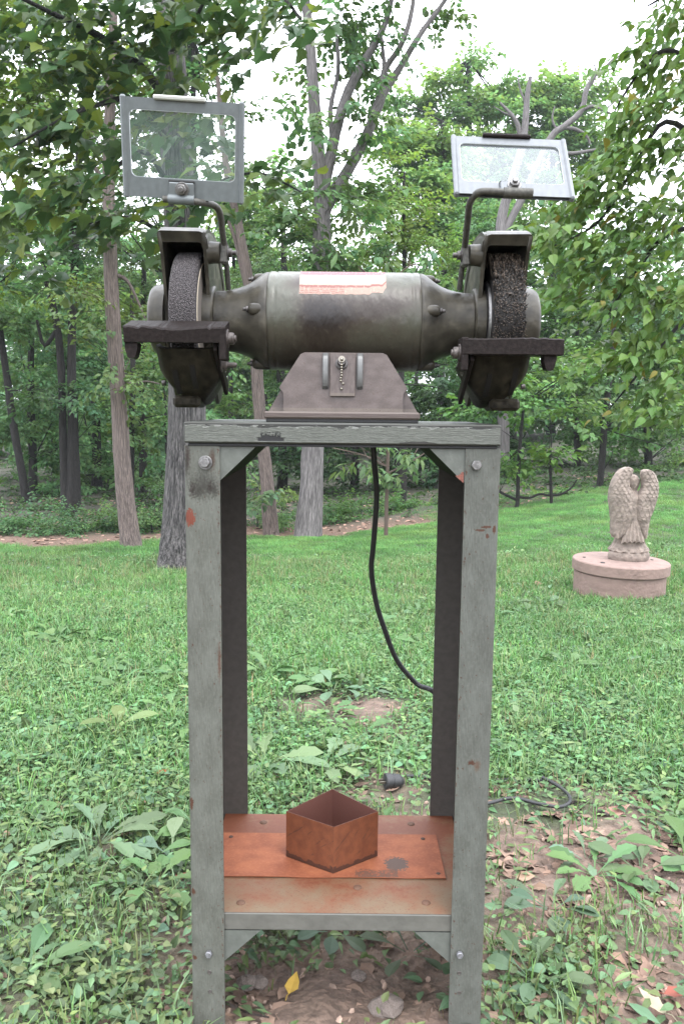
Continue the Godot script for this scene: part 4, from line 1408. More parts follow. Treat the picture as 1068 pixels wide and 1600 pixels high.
func build_forest() -> void:
	plant("forked_tree", "tall pale-barked tree behind the motor, forking high into spreading leaning limbs", "tree", PackedVector3Array([Vector3(-0.380, -0.596, -8.800), Vector3(-0.375, -0.527, -8.800), Vector3(-0.343, -0.020, -8.800), Vector3(-0.325, 0.511, -8.800), Vector3(-0.308, 1.137, -8.800), Vector3(-0.272, 2.023, -8.800), Vector3(-0.249, 2.623, -8.800), Vector3(-0.245, 3.017, -8.800), Vector3(-0.289, 3.534, -8.800), Vector3(-0.332, 4.012, -8.800), Vector3(-0.368, 4.452, -8.800), Vector3(-0.410, 4.855, -8.800), Vector3(-0.452, 5.405, -8.800), Vector3(-0.481, 6.242, -8.800)]), [0.2120, 0.1583, 0.1308, 0.1202, 0.1131, 0.0990, 0.0954, 0.0848, 0.0742, 0.0636, 0.0565, 0.0459, 0.0424, 0.0212], "bark_pale", [[PackedVector3Array([Vector3(-0.244, 2.886, -8.800), Vector3(-0.117, 3.148, -8.800), Vector3(0.056, 3.422, -8.800), Vector3(0.233, 3.763, -8.800), Vector3(0.343, 4.063, -8.800), Vector3(0.557, 4.398, -8.800), Vector3(0.749, 4.711, -8.800), Vector3(1.005, 5.053, -8.800), Vector3(1.224, 5.421, -8.800)]), [0.0671, 0.0636, 0.0580, 0.0509, 0.0445, 0.0353, 0.0283, 0.0212, 0.0141]], [PackedVector3Array([Vector3(-0.252, 3.049, -8.800), Vector3(-0.148, 3.568, -8.800), Vector3(-0.070, 3.888, -8.800), Vector3(0.027, 4.173, -8.800), Vector3(0.203, 4.488, -8.800), Vector3(0.384, 4.801, -8.800), Vector3(0.494, 5.232, -8.800)]), [0.0636, 0.0601, 0.0530, 0.0495, 0.0389, 0.0318, 0.0212]], [PackedVector3Array([Vector3(0.343, 4.063, -8.800), Vector3(0.391, 4.353, -8.800), Vector3(0.553, 4.604, -8.800), Vector3(0.647, 4.865, -8.800), Vector3(0.716, 5.295, -8.800)]), [0.0353, 0.0318, 0.0283, 0.0247, 0.0141]], [PackedVector3Array([Vector3(-0.135, 3.632, -8.800), Vector3(-0.165, 3.982, -8.800), Vector3(-0.088, 4.361, -8.800), Vector3(-0.119, 4.796, -8.800)]), [0.0283, 0.0247, 0.0212, 0.0141]], [PackedVector3Array([Vector3(0.070, 3.422, -8.800), Vector3(0.168, 3.635, -8.800), Vector3(0.395, 4.114, -8.800), Vector3(0.359, 4.677, -8.800)]), [0.0247, 0.0283, 0.0212, 0.0177]]], [[Vector3(-0.144, 4.672, -8.800), Vector3(0.353, 0.353, 0.283), 17], [Vector3(0.131, 3.858, -8.800), Vector3(0.318, 0.226, 0.254), 8], [Vector3(0.019, 4.921, -8.800), Vector3(0.424, 0.212, 0.339), 12], [Vector3(0.385, 4.708, -8.800), Vector3(0.198, 0.226, 0.250), 6], [Vector3(0.743, 4.989, -8.800), Vector3(0.254, 0.170, 0.250), 6], [Vector3(-0.473, 4.231, -8.800), Vector3(0.156, 0.283, 0.250), 6], [Vector3(-0.133, 3.471, -8.800), Vector3(0.247, 0.283, 0.250), 8], [Vector3(-0.468, 2.818, -8.800), Vector3(0.353, 0.283, 0.283), 13], [Vector3(0.141, 3.151, -8.800), Vector3(0.283, 0.254, 0.250), 8], [Vector3(-0.304, 2.762, -8.400), Vector3(0.310, 0.202, 0.250), 12], [Vector3(-0.217, 2.417, -8.400), Vector3(0.337, 0.243, 0.270), 14], [Vector3(-0.448, 3.041, -8.400), Vector3(0.243, 0.202, 0.250), 6], [Vector3(-0.092, 3.044, -8.400), Vector3(0.243, 0.175, 0.250), 6], [Vector3(-0.322, 3.595, -8.400), Vector3(0.175, 0.202, 0.250), 6], [Vector3(0.127, 3.630, -8.400), Vector3(0.229, 0.162, 0.250), 6], [Vector3(-0.282, 5.527, -8.800), Vector3(0.848, 0.424, 0.679), 56], [Vector3(0.634, 5.476, -8.800), Vector3(0.636, 0.353, 0.509), 35], [Vector3(0.126, 4.300, -8.800), Vector3(0.212, 0.212, 0.250), 6], [Vector3(1.034, 5.176, -8.800), Vector3(0.212, 0.141, 0.250), 6]], "forest", 501, 1.00, 0.00, Color(0.95, 1.05, 0.90), "forest trees at the edge of the lawn")
	plant("slender_tree", "slender pinkish-barked tree leaning slightly, in front of the leaf litter on the left", "tree", PackedVector3Array([Vector3(-2.002, -0.505, -7.500), Vector3(-2.006, -0.459, -7.500), Vector3(-2.035, -0.122, -7.500), Vector3(-2.067, 0.303, -7.500), Vector3(-2.096, 1.078, -7.500), Vector3(-2.125, 1.774, -7.500), Vector3(-2.134, 2.343, -7.500), Vector3(-2.126, 3.065, -7.500), Vector3(-2.076, 3.877, -7.500), Vector3(-2.026, 4.717, -7.500)]), [0.1301, 0.1080, 0.0873, 0.0813, 0.0723, 0.0663, 0.0602, 0.0512, 0.0422, 0.0241], "bark_pink", [[PackedVector3Array([Vector3(-2.059, 1.137, -7.500), Vector3(-1.971, 1.079, -7.500), Vector3(-1.833, 1.104, -7.500), Vector3(-1.703, 1.082, -7.500)]), [0.0193, 0.0145, 0.0090, 0.0048]], [PackedVector3Array([Vector3(-2.130, 2.060, -7.500), Vector3(-1.979, 2.005, -7.500), Vector3(-1.822, 1.663, -7.500)]), [0.0211, 0.0157, 0.0072]], [PackedVector3Array([Vector3(-2.128, 2.790, -7.500), Vector3(-2.299, 3.064, -7.500), Vector3(-2.468, 3.172, -7.500)]), [0.0241, 0.0157, 0.0090]]], [[Vector3(-2.134, 1.659, -7.500), Vector3(0.271, 0.133, 0.250), 6], [Vector3(-2.054, 1.312, -7.500), Vector3(0.241, 0.108, 0.250), 6], [Vector3(-2.212, 2.059, -7.500), Vector3(0.422, 0.217, 0.337), 17], [Vector3(-2.112, 2.511, -7.500), Vector3(0.301, 0.241, 0.250), 14], [Vector3(-2.125, 3.120, -7.500), Vector3(0.301, 0.301, 0.250), 17], [Vector3(-2.080, 3.717, -7.500), Vector3(0.301, 0.301, 0.250), 15], [Vector3(-2.029, 4.614, -7.500), Vector3(0.723, 0.361, 0.578), 40], [Vector3(-1.971, 1.079, -7.500), Vector3(0.133, 0.072, 0.250), 6]], "fine", 502, 1.00, 0.00, Color(1.05, 1.08, 0.95), "forest trees at the edge of the lawn")
	plant("peeling_tree", "peeling pink-barked tree seen between the left leg and the forked tree", "tree", PackedVector3Array([Vector3(-0.801, -0.610, -9.000), Vector3(-0.807, -0.538, -9.000), Vector3(-0.845, -0.009, -9.000), Vector3(-0.902, 0.497, -9.000), Vector3(-0.944, 0.996, -9.000), Vector3(-0.985, 1.558, -9.000), Vector3(-1.053, 2.247, -9.000), Vector3(-1.161, 2.856, -9.000), Vector3(-1.295, 3.519, -9.000), Vector3(-1.370, 4.363, -9.000)]), [0.1128, 0.0972, 0.0759, 0.0723, 0.0687, 0.0651, 0.0578, 0.0470, 0.0361, 0.0217], "bark_pink", [[PackedVector3Array([Vector3(-1.026, 1.973, -9.000), Vector3(-1.122, 2.383, -9.000), Vector3(-1.204, 2.721, -9.000), Vector3(-1.314, 2.988, -9.000)]), [0.0289, 0.0253, 0.0217, 0.0145]]], [[Vector3(-1.112, 1.695, -9.000), Vector3(0.217, 0.289, 0.250), 6], [Vector3(-1.069, 3.191, -9.000), Vector3(0.289, 0.289, 0.250), 8], [Vector3(-0.758, -0.081, -9.000), Vector3(0.116, 0.087, 0.250), 6]], "forest", 503, 1.00, 0.00, Color(1.00, 1.00, 0.90), "forest trees at the edge of the lawn")
	plant("dark_trunk_tree", "dark double-trunked tree standing among the shrubs at far left of the lawn", "tree", PackedVector3Array([Vector3(-3.727, -0.647, -10.900), Vector3(-3.723, -0.575, -10.900), Vector3(-3.700, -0.044, -10.900), Vector3(-3.675, 0.740, -10.900), Vector3(-3.658, 1.510, -10.900), Vector3(-3.619, 2.184, -10.900), Vector3(-3.577, 2.682, -10.900), Vector3(-3.528, 3.418, -10.900), Vector3(-3.454, 4.458, -10.900)]), [0.1024, 0.0883, 0.0657, 0.0613, 0.0569, 0.0525, 0.0482, 0.0525, 0.0350], "bark_dark", [[PackedVector3Array([Vector3(-3.810, -0.710, -10.900), Vector3(-3.811, 0.042, -10.900), Vector3(-3.802, 0.825, -10.900), Vector3(-3.805, 1.509, -10.900), Vector3(-3.847, 2.014, -10.900), Vector3(-3.935, 2.430, -10.900), Vector3(-4.005, 2.842, -10.900)]), [0.0613, 0.0569, 0.0525, 0.0525, 0.0482, 0.0438, 0.0350]], [PackedVector3Array([Vector3(-3.650, -0.682, -10.900), Vector3(-3.639, -0.044, -10.900), Vector3(-3.642, 0.394, -10.900), Vector3(-3.623, 0.999, -10.900)]), [0.0569, 0.0525, 0.0482, 0.0350]], [PackedVector3Array([Vector3(-3.816, 1.931, -10.900), Vector3(-4.014, 1.676, -10.900), Vector3(-4.104, 2.011, -10.900)]), [0.0350, 0.0263, 0.0175]]], [[Vector3(-3.736, 0.998, -10.900), Vector3(0.543, 0.193, 0.434), 20], [Vector3(-3.350, 0.830, -10.900), Vector3(0.350, 0.158, 0.280), 9], [Vector3(-4.123, 1.079, -10.900), Vector3(0.385, 0.175, 0.308), 11], [Vector3(-3.739, 2.182, -10.900), Vector3(0.525, 0.315, 0.420), 22], [Vector3(-3.589, 2.846, -10.900), Vector3(0.525, 0.350, 0.420), 25], [Vector3(-3.521, 3.660, -10.900), Vector3(0.613, 0.525, 0.490), 37]], "forest", 504, 1.00, 0.00, Color(0.72, 0.88, 0.82), "forest trees at the edge of the lawn")
	plant("leaning_tree", "dim leaning trunk in the shade at the left edge, deep in the shrubs", "tree", PackedVector3Array([Vector3(-4.889, -0.661, -12.300), Vector3(-4.896, -0.602, -12.300), Vector3(-4.948, -0.169, -12.300), Vector3(-5.033, 0.422, -12.300), Vector3(-5.102, 1.103, -12.300), Vector3(-5.170, 1.774, -12.300), Vector3(-5.268, 2.623, -12.300)]), [0.0963, 0.0719, 0.0593, 0.0593, 0.0543, 0.0494, 0.0395], "bark_dark", [], [[Vector3(-5.007, 1.966, -12.300), Vector3(0.692, 0.494, 0.553), 53], [Vector3(-5.163, 2.811, -12.300), Vector3(0.692, 0.593, 0.553), 63], [Vector3(-4.795, 1.203, -12.300), Vector3(0.395, 0.296, 0.316), 13]], "forest", 505, 1.00, 0.00, Color(1.10, 1.30, 1.15), "forest trees at the edge of the lawn")
	plant("twin_stem_tree", "thin dark stem just left of the slender pink tree's shade", "tree", PackedVector3Array([Vector3(-3.070, -0.653, -11.500), Vector3(-3.068, -0.585, -11.500), Vector3(-3.052, -0.085, -11.500), Vector3(-3.025, 0.651, -11.500), Vector3(-2.986, 1.555, -11.500), Vector3(-2.982, 2.528, -11.500)]), [0.0693, 0.0517, 0.0462, 0.0462, 0.0369, 0.0277], "bark_dark", [], [[Vector3(-2.832, 1.557, -11.500), Vector3(0.462, 0.369, 0.369), 26], [Vector3(-2.757, 0.745, -11.500), Vector3(0.369, 0.333, 0.296), 19], [Vector3(-2.949, 0.377, -11.500), Vector3(0.277, 0.222, 0.250), 7], [Vector3(-2.731, -0.268, -11.500), Vector3(0.314, 0.240, 0.251), 8]], "forest", 506, 1.00, 0.00, Color(0.85, 0.98, 0.80), "forest trees at the edge of the lawn")
	plant("thin_right_tree", "thin dark-trunked tree behind the stone angel's left wing", "tree", PackedVector3Array([Vector3(3.616, -0.216, -11.200), Vector3(3.618, -0.189, -11.200), Vector3(3.634, 0.009, -11.200), Vector3(3.646, 0.636, -11.200), Vector3(3.676, 1.255, -11.200), Vector3(3.711, 1.779, -11.200), Vector3(3.695, 2.552, -11.200)]), [0.0585, 0.0504, 0.0450, 0.0450, 0.0405, 0.0360, 0.0270], "bark_dark", [], [[Vector3(3.499, 1.253, -11.200), Vector3(0.360, 0.270, 0.288), 11], [Vector3(3.879, 1.607, -11.200), Vector3(0.450, 0.324, 0.360), 19], [Vector3(4.052, 0.907, -11.200), Vector3(0.450, 0.324, 0.360), 22], [Vector3(3.669, 0.547, -11.200), Vector3(0.270, 0.216, 0.250), 6], [Vector3(4.508, 0.734, -11.200), Vector3(0.414, 0.360, 0.331), 23]], "forest", 507, 1.00, 0.00, Color(0.95, 1.10, 0.80), "forest trees at the edge of the lawn")
	plant("vine_sapling", "low sapling right of the stand with a looping bare vine at its foot", "sapling", PackedVector3Array([Vector3(2.177, -0.376, -9.900), Vector3(2.179, -0.358, -9.900), Vector3(2.190, -0.224, -9.900), Vector3(2.185, 0.097, -9.900), Vector3(2.194, 0.494, -9.900), Vector3(2.223, 0.965, -9.900)]), [0.0324, 0.0303, 0.0254, 0.0239, 0.0207, 0.0159], "bark_dark", [[PackedVector3Array([Vector3(1.718, 0.028, -9.900), Vector3(1.848, -0.043, -9.900), Vector3(1.962, -0.130, -9.900), Vector3(2.174, -0.232, -9.900)]), [0.0127, 0.0159, 0.0175, 0.0175]], [PackedVector3Array([Vector3(2.188, -0.192, -9.900), Vector3(2.333, -0.206, -9.900), Vector3(2.459, -0.157, -9.900), Vector3(2.587, -0.171, -9.900), Vector3(2.730, -0.154, -9.900), Vector3(2.854, -0.072, -9.900), Vector3(2.914, 0.024, -9.900)]), [0.0175, 0.0143, 0.0143, 0.0143, 0.0143, 0.0119, 0.0080]], [PackedVector3Array([Vector3(2.623, -0.429, -9.900), Vector3(2.602, -0.139, -9.900), Vector3(2.580, 0.181, -9.900)]), [0.0207, 0.0207, 0.0159]]], [[Vector3(2.344, 1.277, -9.900), Vector3(0.493, 0.318, 0.394), 30], [Vector3(2.090, 0.729, -9.900), Vector3(0.382, 0.254, 0.305), 18], [Vector3(2.636, 0.891, -9.900), Vector3(0.366, 0.286, 0.293), 20], [Vector3(2.498, 0.418, -9.900), Vector3(0.413, 0.207, 0.331), 14], [Vector3(2.034, 0.095, -9.900), Vector3(0.254, 0.175, 0.250), 6], [Vector3(2.772, 1.359, -9.900), Vector3(0.270, 0.207, 0.250), 8]], "forest", 508, 1.00, 0.00, Color(0.95, 1.15, 0.62), "forest trees at the edge of the lawn")
	plant("dead_tree", "bare dead pale tree with twisting limbs rising behind the right eye shield", "tree", PackedVector3Array([Vector3(2.932, -0.331, -14.500), Vector3(2.930, -0.267, -14.500), Vector3(2.916, 0.205, -14.500), Vector3(2.846, 1.805, -14.500), Vector3(2.787, 3.140, -14.500), Vector3(2.729, 4.122, -14.500), Vector3(2.903, 4.875, -14.500), Vector3(3.049, 5.407, -14.500), Vector3(3.088, 5.828, -14.500), Vector3(3.105, 6.246, -14.500), Vector3(3.147, 6.557, -14.500)]), [0.1398, 0.1304, 0.1106, 0.1048, 0.0990, 0.0873, 0.0757, 0.0699, 0.0582, 0.0466, 0.0291], "bark_pale", [[PackedVector3Array([Vector3(3.049, 5.428, -14.500), Vector3(2.958, 5.774, -14.500), Vector3(2.830, 5.951, -14.500), Vector3(2.635, 6.137, -14.500)]), [0.0466, 0.0408, 0.0349, 0.0175]], [PackedVector3Array([Vector3(2.748, 3.905, -14.500), Vector3(3.134, 4.664, -14.500), Vector3(3.521, 5.538, -14.500), Vector3(3.754, 5.751, -14.500), Vector3(3.988, 5.942, -14.500), Vector3(4.079, 6.120, -14.500), Vector3(4.103, 6.308, -14.500), Vector3(4.212, 6.547, -14.500), Vector3(4.422, 6.725, -14.500), Vector3(4.578, 6.881, -14.500)]), [0.0699, 0.0641, 0.0582, 0.0536, 0.0512, 0.0466, 0.0443, 0.0373, 0.0280, 0.0186]], [PackedVector3Array([Vector3(4.051, 6.026, -14.500), Vector3(4.235, 6.090, -14.500), Vector3(4.403, 6.029, -14.500), Vector3(4.651, 5.938, -14.500)]), [0.0349, 0.0303, 0.0233, 0.0116]], [PackedVector3Array([Vector3(3.755, 5.730, -14.500), Vector3(3.955, 5.711, -14.500), Vector3(4.148, 5.608, -14.500), Vector3(4.222, 5.461, -14.500)]), [0.0349, 0.0349, 0.0280, 0.0175]], [PackedVector3Array([Vector3(3.528, 5.359, -14.500), Vector3(3.886, 5.310, -14.500), Vector3(4.326, 5.377, -14.500)]), [0.0349, 0.0349, 0.0233]], [PackedVector3Array([Vector3(4.143, 6.381, -14.500), Vector3(4.265, 6.589, -14.500), Vector3(4.209, 6.815, -14.500)]), [0.0233, 0.0163, 0.0093]], [PackedVector3Array([Vector3(4.369, 6.693, -14.500), Vector3(4.559, 6.819, -14.500), Vector3(4.837, 7.129, -14.500)]), [0.0186, 0.0140, 0.0070]], [PackedVector3Array([Vector3(4.458, 6.030, -14.500), Vector3(4.595, 6.156, -14.500), Vector3(4.747, 6.200, -14.500)]), [0.0186, 0.0116, 0.0058]], [PackedVector3Array([Vector3(3.100, 6.090, -14.500), Vector3(2.980, 6.348, -14.500), Vector3(2.927, 6.576, -14.500)]), [0.0233, 0.0163, 0.0082]], [PackedVector3Array([Vector3(2.864, 5.910, -14.500), Vector3(2.707, 5.971, -14.500), Vector3(2.527, 6.073, -14.500)]), [0.0210, 0.0140, 0.0070]], [PackedVector3Array([Vector3(3.647, 5.676, -14.500), Vector3(3.550, 5.875, -14.500), Vector3(3.585, 6.084, -14.500)]), [0.0233, 0.0163, 0.0082]], [PackedVector3Array([Vector3(3.134, 4.664, -14.500), Vector3(2.974, 4.769, -14.500), Vector3(2.795, 4.788, -14.500)]), [0.0280, 0.0186, 0.0082]]], [[Vector3(2.879, 2.477, -14.500), Vector3(0.280, 0.349, 0.250), 7]], "fine", 509, 1.00, 0.00, Color(1.00, 1.00, 0.90), "forest trees at the edge of the lawn")
	plant("pawpaw_sapling", "young sapling with big light compound leaves rising just behind the grinder", "sapling", PackedVector3Array([Vector3(0.463, -0.516, -8.300), Vector3(0.464, -0.446, -8.300), Vector3(0.466, 0.072, -8.300), Vector3(0.471, 0.539, -8.300), Vector3(0.447, 1.129, -8.300), Vector3(0.451, 1.646, -8.300), Vector3(0.429, 2.153, -8.300), Vector3(0.425, 2.404, -8.300)]), [0.0240, 0.0224, 0.0187, 0.0173, 0.0160, 0.0133, 0.0100, 0.0067], "stem", [[PackedVector3Array([Vector3(0.440, 1.901, -8.300), Vector3(0.208, 2.246, -8.300), Vector3(-0.020, 2.369, -8.300)]), [0.0107, 0.0080, 0.0047]], [PackedVector3Array([Vector3(0.430, 2.090, -8.300), Vector3(0.659, 2.313, -8.300), Vector3(0.918, 2.316, -8.300)]), [0.0093, 0.0073, 0.0047]], [PackedVector3Array([Vector3(0.469, 0.273, -8.300), Vector3(0.234, 0.390, -8.300), Vector3(-0.100, 0.466, -8.300)]), [0.0107, 0.0073, 0.0047]], [PackedVector3Array([Vector3(0.470, 0.206, -8.300), Vector3(0.701, 0.328, -8.300), Vector3(0.885, 0.444, -8.300)]), [0.0100, 0.0073, 0.0047]]], [[Vector3(0.012, 2.400, -8.300), Vector3(0.227, 0.107, 0.250), 6], [Vector3(0.303, 2.372, -8.300), Vector3(0.240, 0.120, 0.250), 7], [Vector3(0.657, 2.419, -8.300), Vector3(0.267, 0.133, 0.250), 9], [Vector3(0.983, 2.285, -8.300), Vector3(0.227, 0.120, 0.250), 6], [Vector3(-0.183, 2.492, -8.300), Vector3(0.133, 0.080, 0.250), 6], [Vector3(0.167, 0.389, -8.300), Vector3(0.280, 0.120, 0.250), 6], [Vector3(0.501, 0.326, -8.300), Vector3(0.293, 0.133, 0.250), 6], [Vector3(0.885, 0.444, -8.300), Vector3(0.240, 0.133, 0.250), 6], [Vector3(0.364, 0.538, -8.300), Vector3(0.400, 0.107, 0.320), 6], [Vector3(0.704, 0.195, -8.300), Vector3(0.200, 0.093, 0.250), 6]], "long", 510, 0.75, 0.00, Color(1.00, 1.08, 1.00), "")
	plant("forest_tree", "leafy mid-green tree filling the left edge behind the dim leaning trunk", "tree", PackedVector3Array([Vector3(-5.268, -0.673, -13.500), Vector3(-5.264, -0.598, -13.500), Vector3(-5.238, -0.050, -13.500), Vector3(-5.231, 1.236, -13.500), Vector3(-5.135, 2.596, -13.500)]), [0.0949, 0.0850, 0.0683, 0.0607, 0.0266], "bark_dark", [], [[Vector3(-5.368, 2.594, -13.500), Vector3(0.867, 0.596, 0.694), 100], [Vector3(-5.086, 1.660, -13.500), Vector3(0.867, 0.651, 0.694), 109], [Vector3(-5.553, 0.701, -13.500), Vector3(0.759, 0.596, 0.607), 88], [Vector3(-4.814, 0.279, -13.500), Vector3(0.651, 0.542, 0.520), 68], [Vector3(-5.268, -0.267, -13.500), Vector3(0.651, 0.390, 0.520), 49]], "forest", 511, 1.00, 0.00, Color(1.25, 1.45, 1.25), "forest trees standing back in the woods")  # leaf tone lifted to make up for little light in the woods
	plant("forest_tree", "fine pale-leaved tree behind the slender pink trunk", "tree", PackedVector3Array([Vector3(-3.523, -0.678, -14.000), Vector3(-3.520, -0.604, -14.000), Vector3(-3.496, -0.063, -14.000), Vector3(-3.512, 1.270, -14.000), Vector3(-3.425, 2.787, -14.000), Vector3(-3.422, 3.423, -14.000)]), [0.0984, 0.0882, 0.0708, 0.0630, 0.0512, 0.0276], "bark_dark", [], [[Vector3(-3.684, 3.421, -14.000), Vector3(0.900, 0.517, 0.720), 90], [Vector3(-4.134, 2.886, -14.000), Vector3(0.900, 0.517, 0.720), 90], [Vector3(-3.317, 2.681, -14.000), Vector3(0.675, 0.450, 0.540), 59], [Vector3(-4.486, 2.131, -14.000), Vector3(0.675, 0.450, 0.540), 59], [Vector3(-3.171, 1.711, -14.000), Vector3(0.450, 0.562, 0.360), 49]], "fine", 512, 1.00, 0.00, Color(1.20, 1.22, 0.95), "forest trees standing back in the woods")
	plant("forest_tree", "dim tree between the dark double trunk and the slender pink trunk", "tree", PackedVector3Array([Vector3(-4.645, -0.688, -15.000), Vector3(-4.641, -0.622, -15.000), Vector3(-4.614, -0.138, -15.000), Vector3(-4.621, 1.291, -15.000), Vector3(-4.560, 1.760, -15.000)]), [0.1205, 0.1080, 0.0867, 0.0771, 0.0337], "bark_dark", [], [[Vector3(-4.583, 1.760, -15.000), Vector3(0.723, 0.723, 0.578), 101], [Vector3(-4.617, 0.581, -15.000), Vector3(0.723, 0.602, 0.578), 84], [Vector3(-4.524, -0.379, -15.000), Vector3(0.723, 0.530, 0.578), 74], [Vector3(-5.378, -0.630, -15.000), Vector3(0.602, 0.434, 0.482), 50]], "forest", 513, 1.00, 0.00, Color(1.15, 1.35, 1.20), "forest trees standing back in the woods")
	plant("forest_tree", "green tree behind the left wheel guard's lower bowl", "tree", PackedVector3Array([Vector3(-2.853, -0.668, -13.000), Vector3(-2.850, -0.587, -13.000), Vector3(-2.829, 0.007, -13.000), Vector3(-2.849, 1.245, -13.000), Vector3(-2.800, 1.652, -13.000)]), [0.0783, 0.0702, 0.0564, 0.0501, 0.0219], "bark_dark", [], [[Vector3(-3.007, 1.039, -13.000), Vector3(0.522, 0.480, 0.418), 48], [Vector3(-2.430, 1.656, -13.000), Vector3(0.627, 0.480, 0.501), 58], [Vector3(-2.868, 0.111, -13.000), Vector3(0.480, 0.480, 0.384), 44], [Vector3(-2.130, 0.843, -13.000), Vector3(0.480, 0.480, 0.384), 44], [Vector3(-2.141, -0.195, -13.000), Vector3(0.522, 0.418, 0.418), 42]], "forest", 514, 1.00, 0.00, Color(1.10, 1.30, 1.05), "forest trees standing back in the woods")
	plant("forest_tree", "tall yellow-green tree behind the maple at the upper left corner", "tree", PackedVector3Array([Vector3(-4.627, -0.638, -10.000), Vector3(-4.624, -0.540, -10.000), Vector3(-4.603, 0.179, -10.000), Vector3(-4.589, 1.131, -10.000), Vector3(-4.498, 2.215, -10.000), Vector3(-4.355, 5.361, -10.000)]), [0.1004, 0.0900, 0.0723, 0.0643, 0.0522, 0.0281], "bark_dark", [], [[Vector3(-3.940, 4.871, -10.000), Vector3(0.643, 0.482, 0.514), 60], [Vector3(-3.619, 5.369, -10.000), Vector3(0.723, 0.402, 0.578), 56], [Vector3(-4.435, 4.003, -10.000), Vector3(0.723, 0.643, 0.578), 90], [Vector3(-4.010, 3.199, -10.000), Vector3(0.562, 0.482, 0.450), 52], [Vector3(-3.883, 2.525, -10.000), Vector3(0.562, 0.321, 0.450), 35], [Vector3(-4.531, 5.149, -10.000), Vector3(0.723, 0.723, 0.578), 101]], "forest", 515, 1.00, 0.08, Color(1.15, 1.15, 0.50), "forest trees standing back in the woods")
	plant("forest_tree", "tall grey-green tree high behind the left eye shield", "tree", PackedVector3Array([Vector3(-2.455, -0.668, -13.000), Vector3(-2.452, -0.586, -13.000), Vector3(-2.432, 0.011, -13.000), Vector3(-2.456, 1.249, -13.000), Vector3(-2.386, 2.657, -13.000), Vector3(-2.346, 6.470, -13.000)]), [0.1175, 0.1053, 0.0846, 0.0752, 0.0611, 0.0329], "bark_dark", [], [[Vector3(-2.365, 6.470, -13.000), Vector3(0.627, 0.627, 0.501), 76], [Vector3(-1.982, 5.641, -13.000), Vector3(0.522, 0.627, 0.418), 50], [Vector3(-2.874, 5.446, -13.000), Vector3(0.731, 0.627, 0.585), 89], [Vector3(-2.093, 4.412, -13.000), Vector3(0.480, 0.459, 0.384), 34], [Vector3(-3.388, 4.590, -13.000), Vector3(0.731, 0.627, 0.585), 89], [Vector3(-3.852, 5.809, -13.000), Vector3(0.835, 0.731, 0.668), 118], [Vector3(-4.309, 3.910, -13.000), Vector3(0.731, 0.627, 0.585), 89], [Vector3(-3.004, 3.826, -13.000), Vector3(0.627, 0.376, 0.501), 45]], "forest", 516, 1.00, 0.00, Color(0.90, 1.05, 0.85), "forest trees standing back in the woods")
	plant("forest_tree", "tree in the gap left of the forked trunk, behind the motor's left end", "tree", PackedVector3Array([Vector3(-1.142, -0.688, -15.000), Vector3(-1.140, -0.618, -15.000), Vector3(-1.119, -0.102, -15.000), Vector3(-1.168, 1.326, -15.000), Vector3(-1.110, 2.950, -15.000), Vector3(-1.123, 4.418, -15.000)]), [0.1205, 0.1080, 0.0867, 0.0771, 0.0627, 0.0337], "bark_dark", [], [[Vector3(-1.262, 3.404, -15.000), Vector3(0.723, 0.530, 0.578), 67], [Vector3(-1.675, 2.485, -15.000), Vector3(0.554, 0.602, 0.443), 64], [Vector3(-1.026, 2.029, -15.000), Vector3(0.675, 0.723, 0.540), 94], [Vector3(-1.146, 4.417, -15.000), Vector3(0.530, 0.482, 0.424), 29], [Vector3(-1.024, 0.856, -15.000), Vector3(0.675, 0.723, 0.540), 94], [Vector3(-1.847, 3.398, -15.000), Vector3(0.482, 0.482, 0.386), 36]], "fine", 517, 1.00, 0.00, Color(1.10, 1.12, 0.90), "forest trees standing back in the woods")
	plant("forest_tree", "pale yellowish tree behind the forked tree's right limb", "tree", PackedVector3Array([Vector3(0.864, -0.549, -11.500), Vector3(0.866, -0.466, -11.500), Vector3(0.879, 0.141, -11.500), Vector3(0.820, 1.235, -11.500), Vector3(0.841, 2.480, -11.500), Vector3(0.799, 4.114, -11.500)]), [0.0693, 0.0621, 0.0499, 0.0443, 0.0360, 0.0194], "bark_dark", [], [[Vector3(0.542, 3.602, -11.500), Vector3(0.517, 0.406, 0.414), 40], [Vector3(0.994, 3.263, -11.500), Vector3(0.517, 0.369, 0.414), 37], [Vector3(0.191, 3.341, -11.500), Vector3(0.406, 0.314, 0.325), 22], [Vector3(1.355, 3.094, -11.500), Vector3(0.369, 0.314, 0.296), 20], [Vector3(0.622, 4.112, -11.500), Vector3(0.369, 0.277, 0.296), 13], [Vector3(0.983, 3.776, -11.500), Vector3(0.333, 0.277, 0.266), 12]], "fine", 518, 1.00, 0.00, Color(1.25, 1.22, 0.60), "forest trees standing back in the woods")
	plant("forest_tree", "washed-out tree above the right half of the motor", "tree", PackedVector3Array([Vector3(2.375, -0.443, -19.000), Vector3(2.378, -0.428, -19.000), Vector3(2.398, -0.318, -19.000), Vector3(2.290, 1.490, -19.000), Vector3(2.310, 3.546, -19.000), Vector3(2.194, 7.351, -19.000)]), [0.1335, 0.1196, 0.0961, 0.0855, 0.0694, 0.0374], "bark_dark", [], [[Vector3(1.751, 6.518, -19.000), Vector3(0.763, 0.916, 0.610), 136], [Vector3(2.352, 5.826, -19.000), Vector3(0.916, 0.763, 0.733), 136], [Vector3(1.442, 7.344, -19.000), Vector3(0.610, 0.610, 0.488), 50], [Vector3(2.678, 4.698, -19.000), Vector3(0.916, 0.763, 0.733), 136], [Vector3(1.630, 5.397, -19.000), Vector3(0.916, 0.702, 0.733), 125]], "pale", 519, 1.30, 0.00, Color(1.50, 1.55, 1.15), "forest trees standing back in the woods")  # haze put into the pale leaf tone
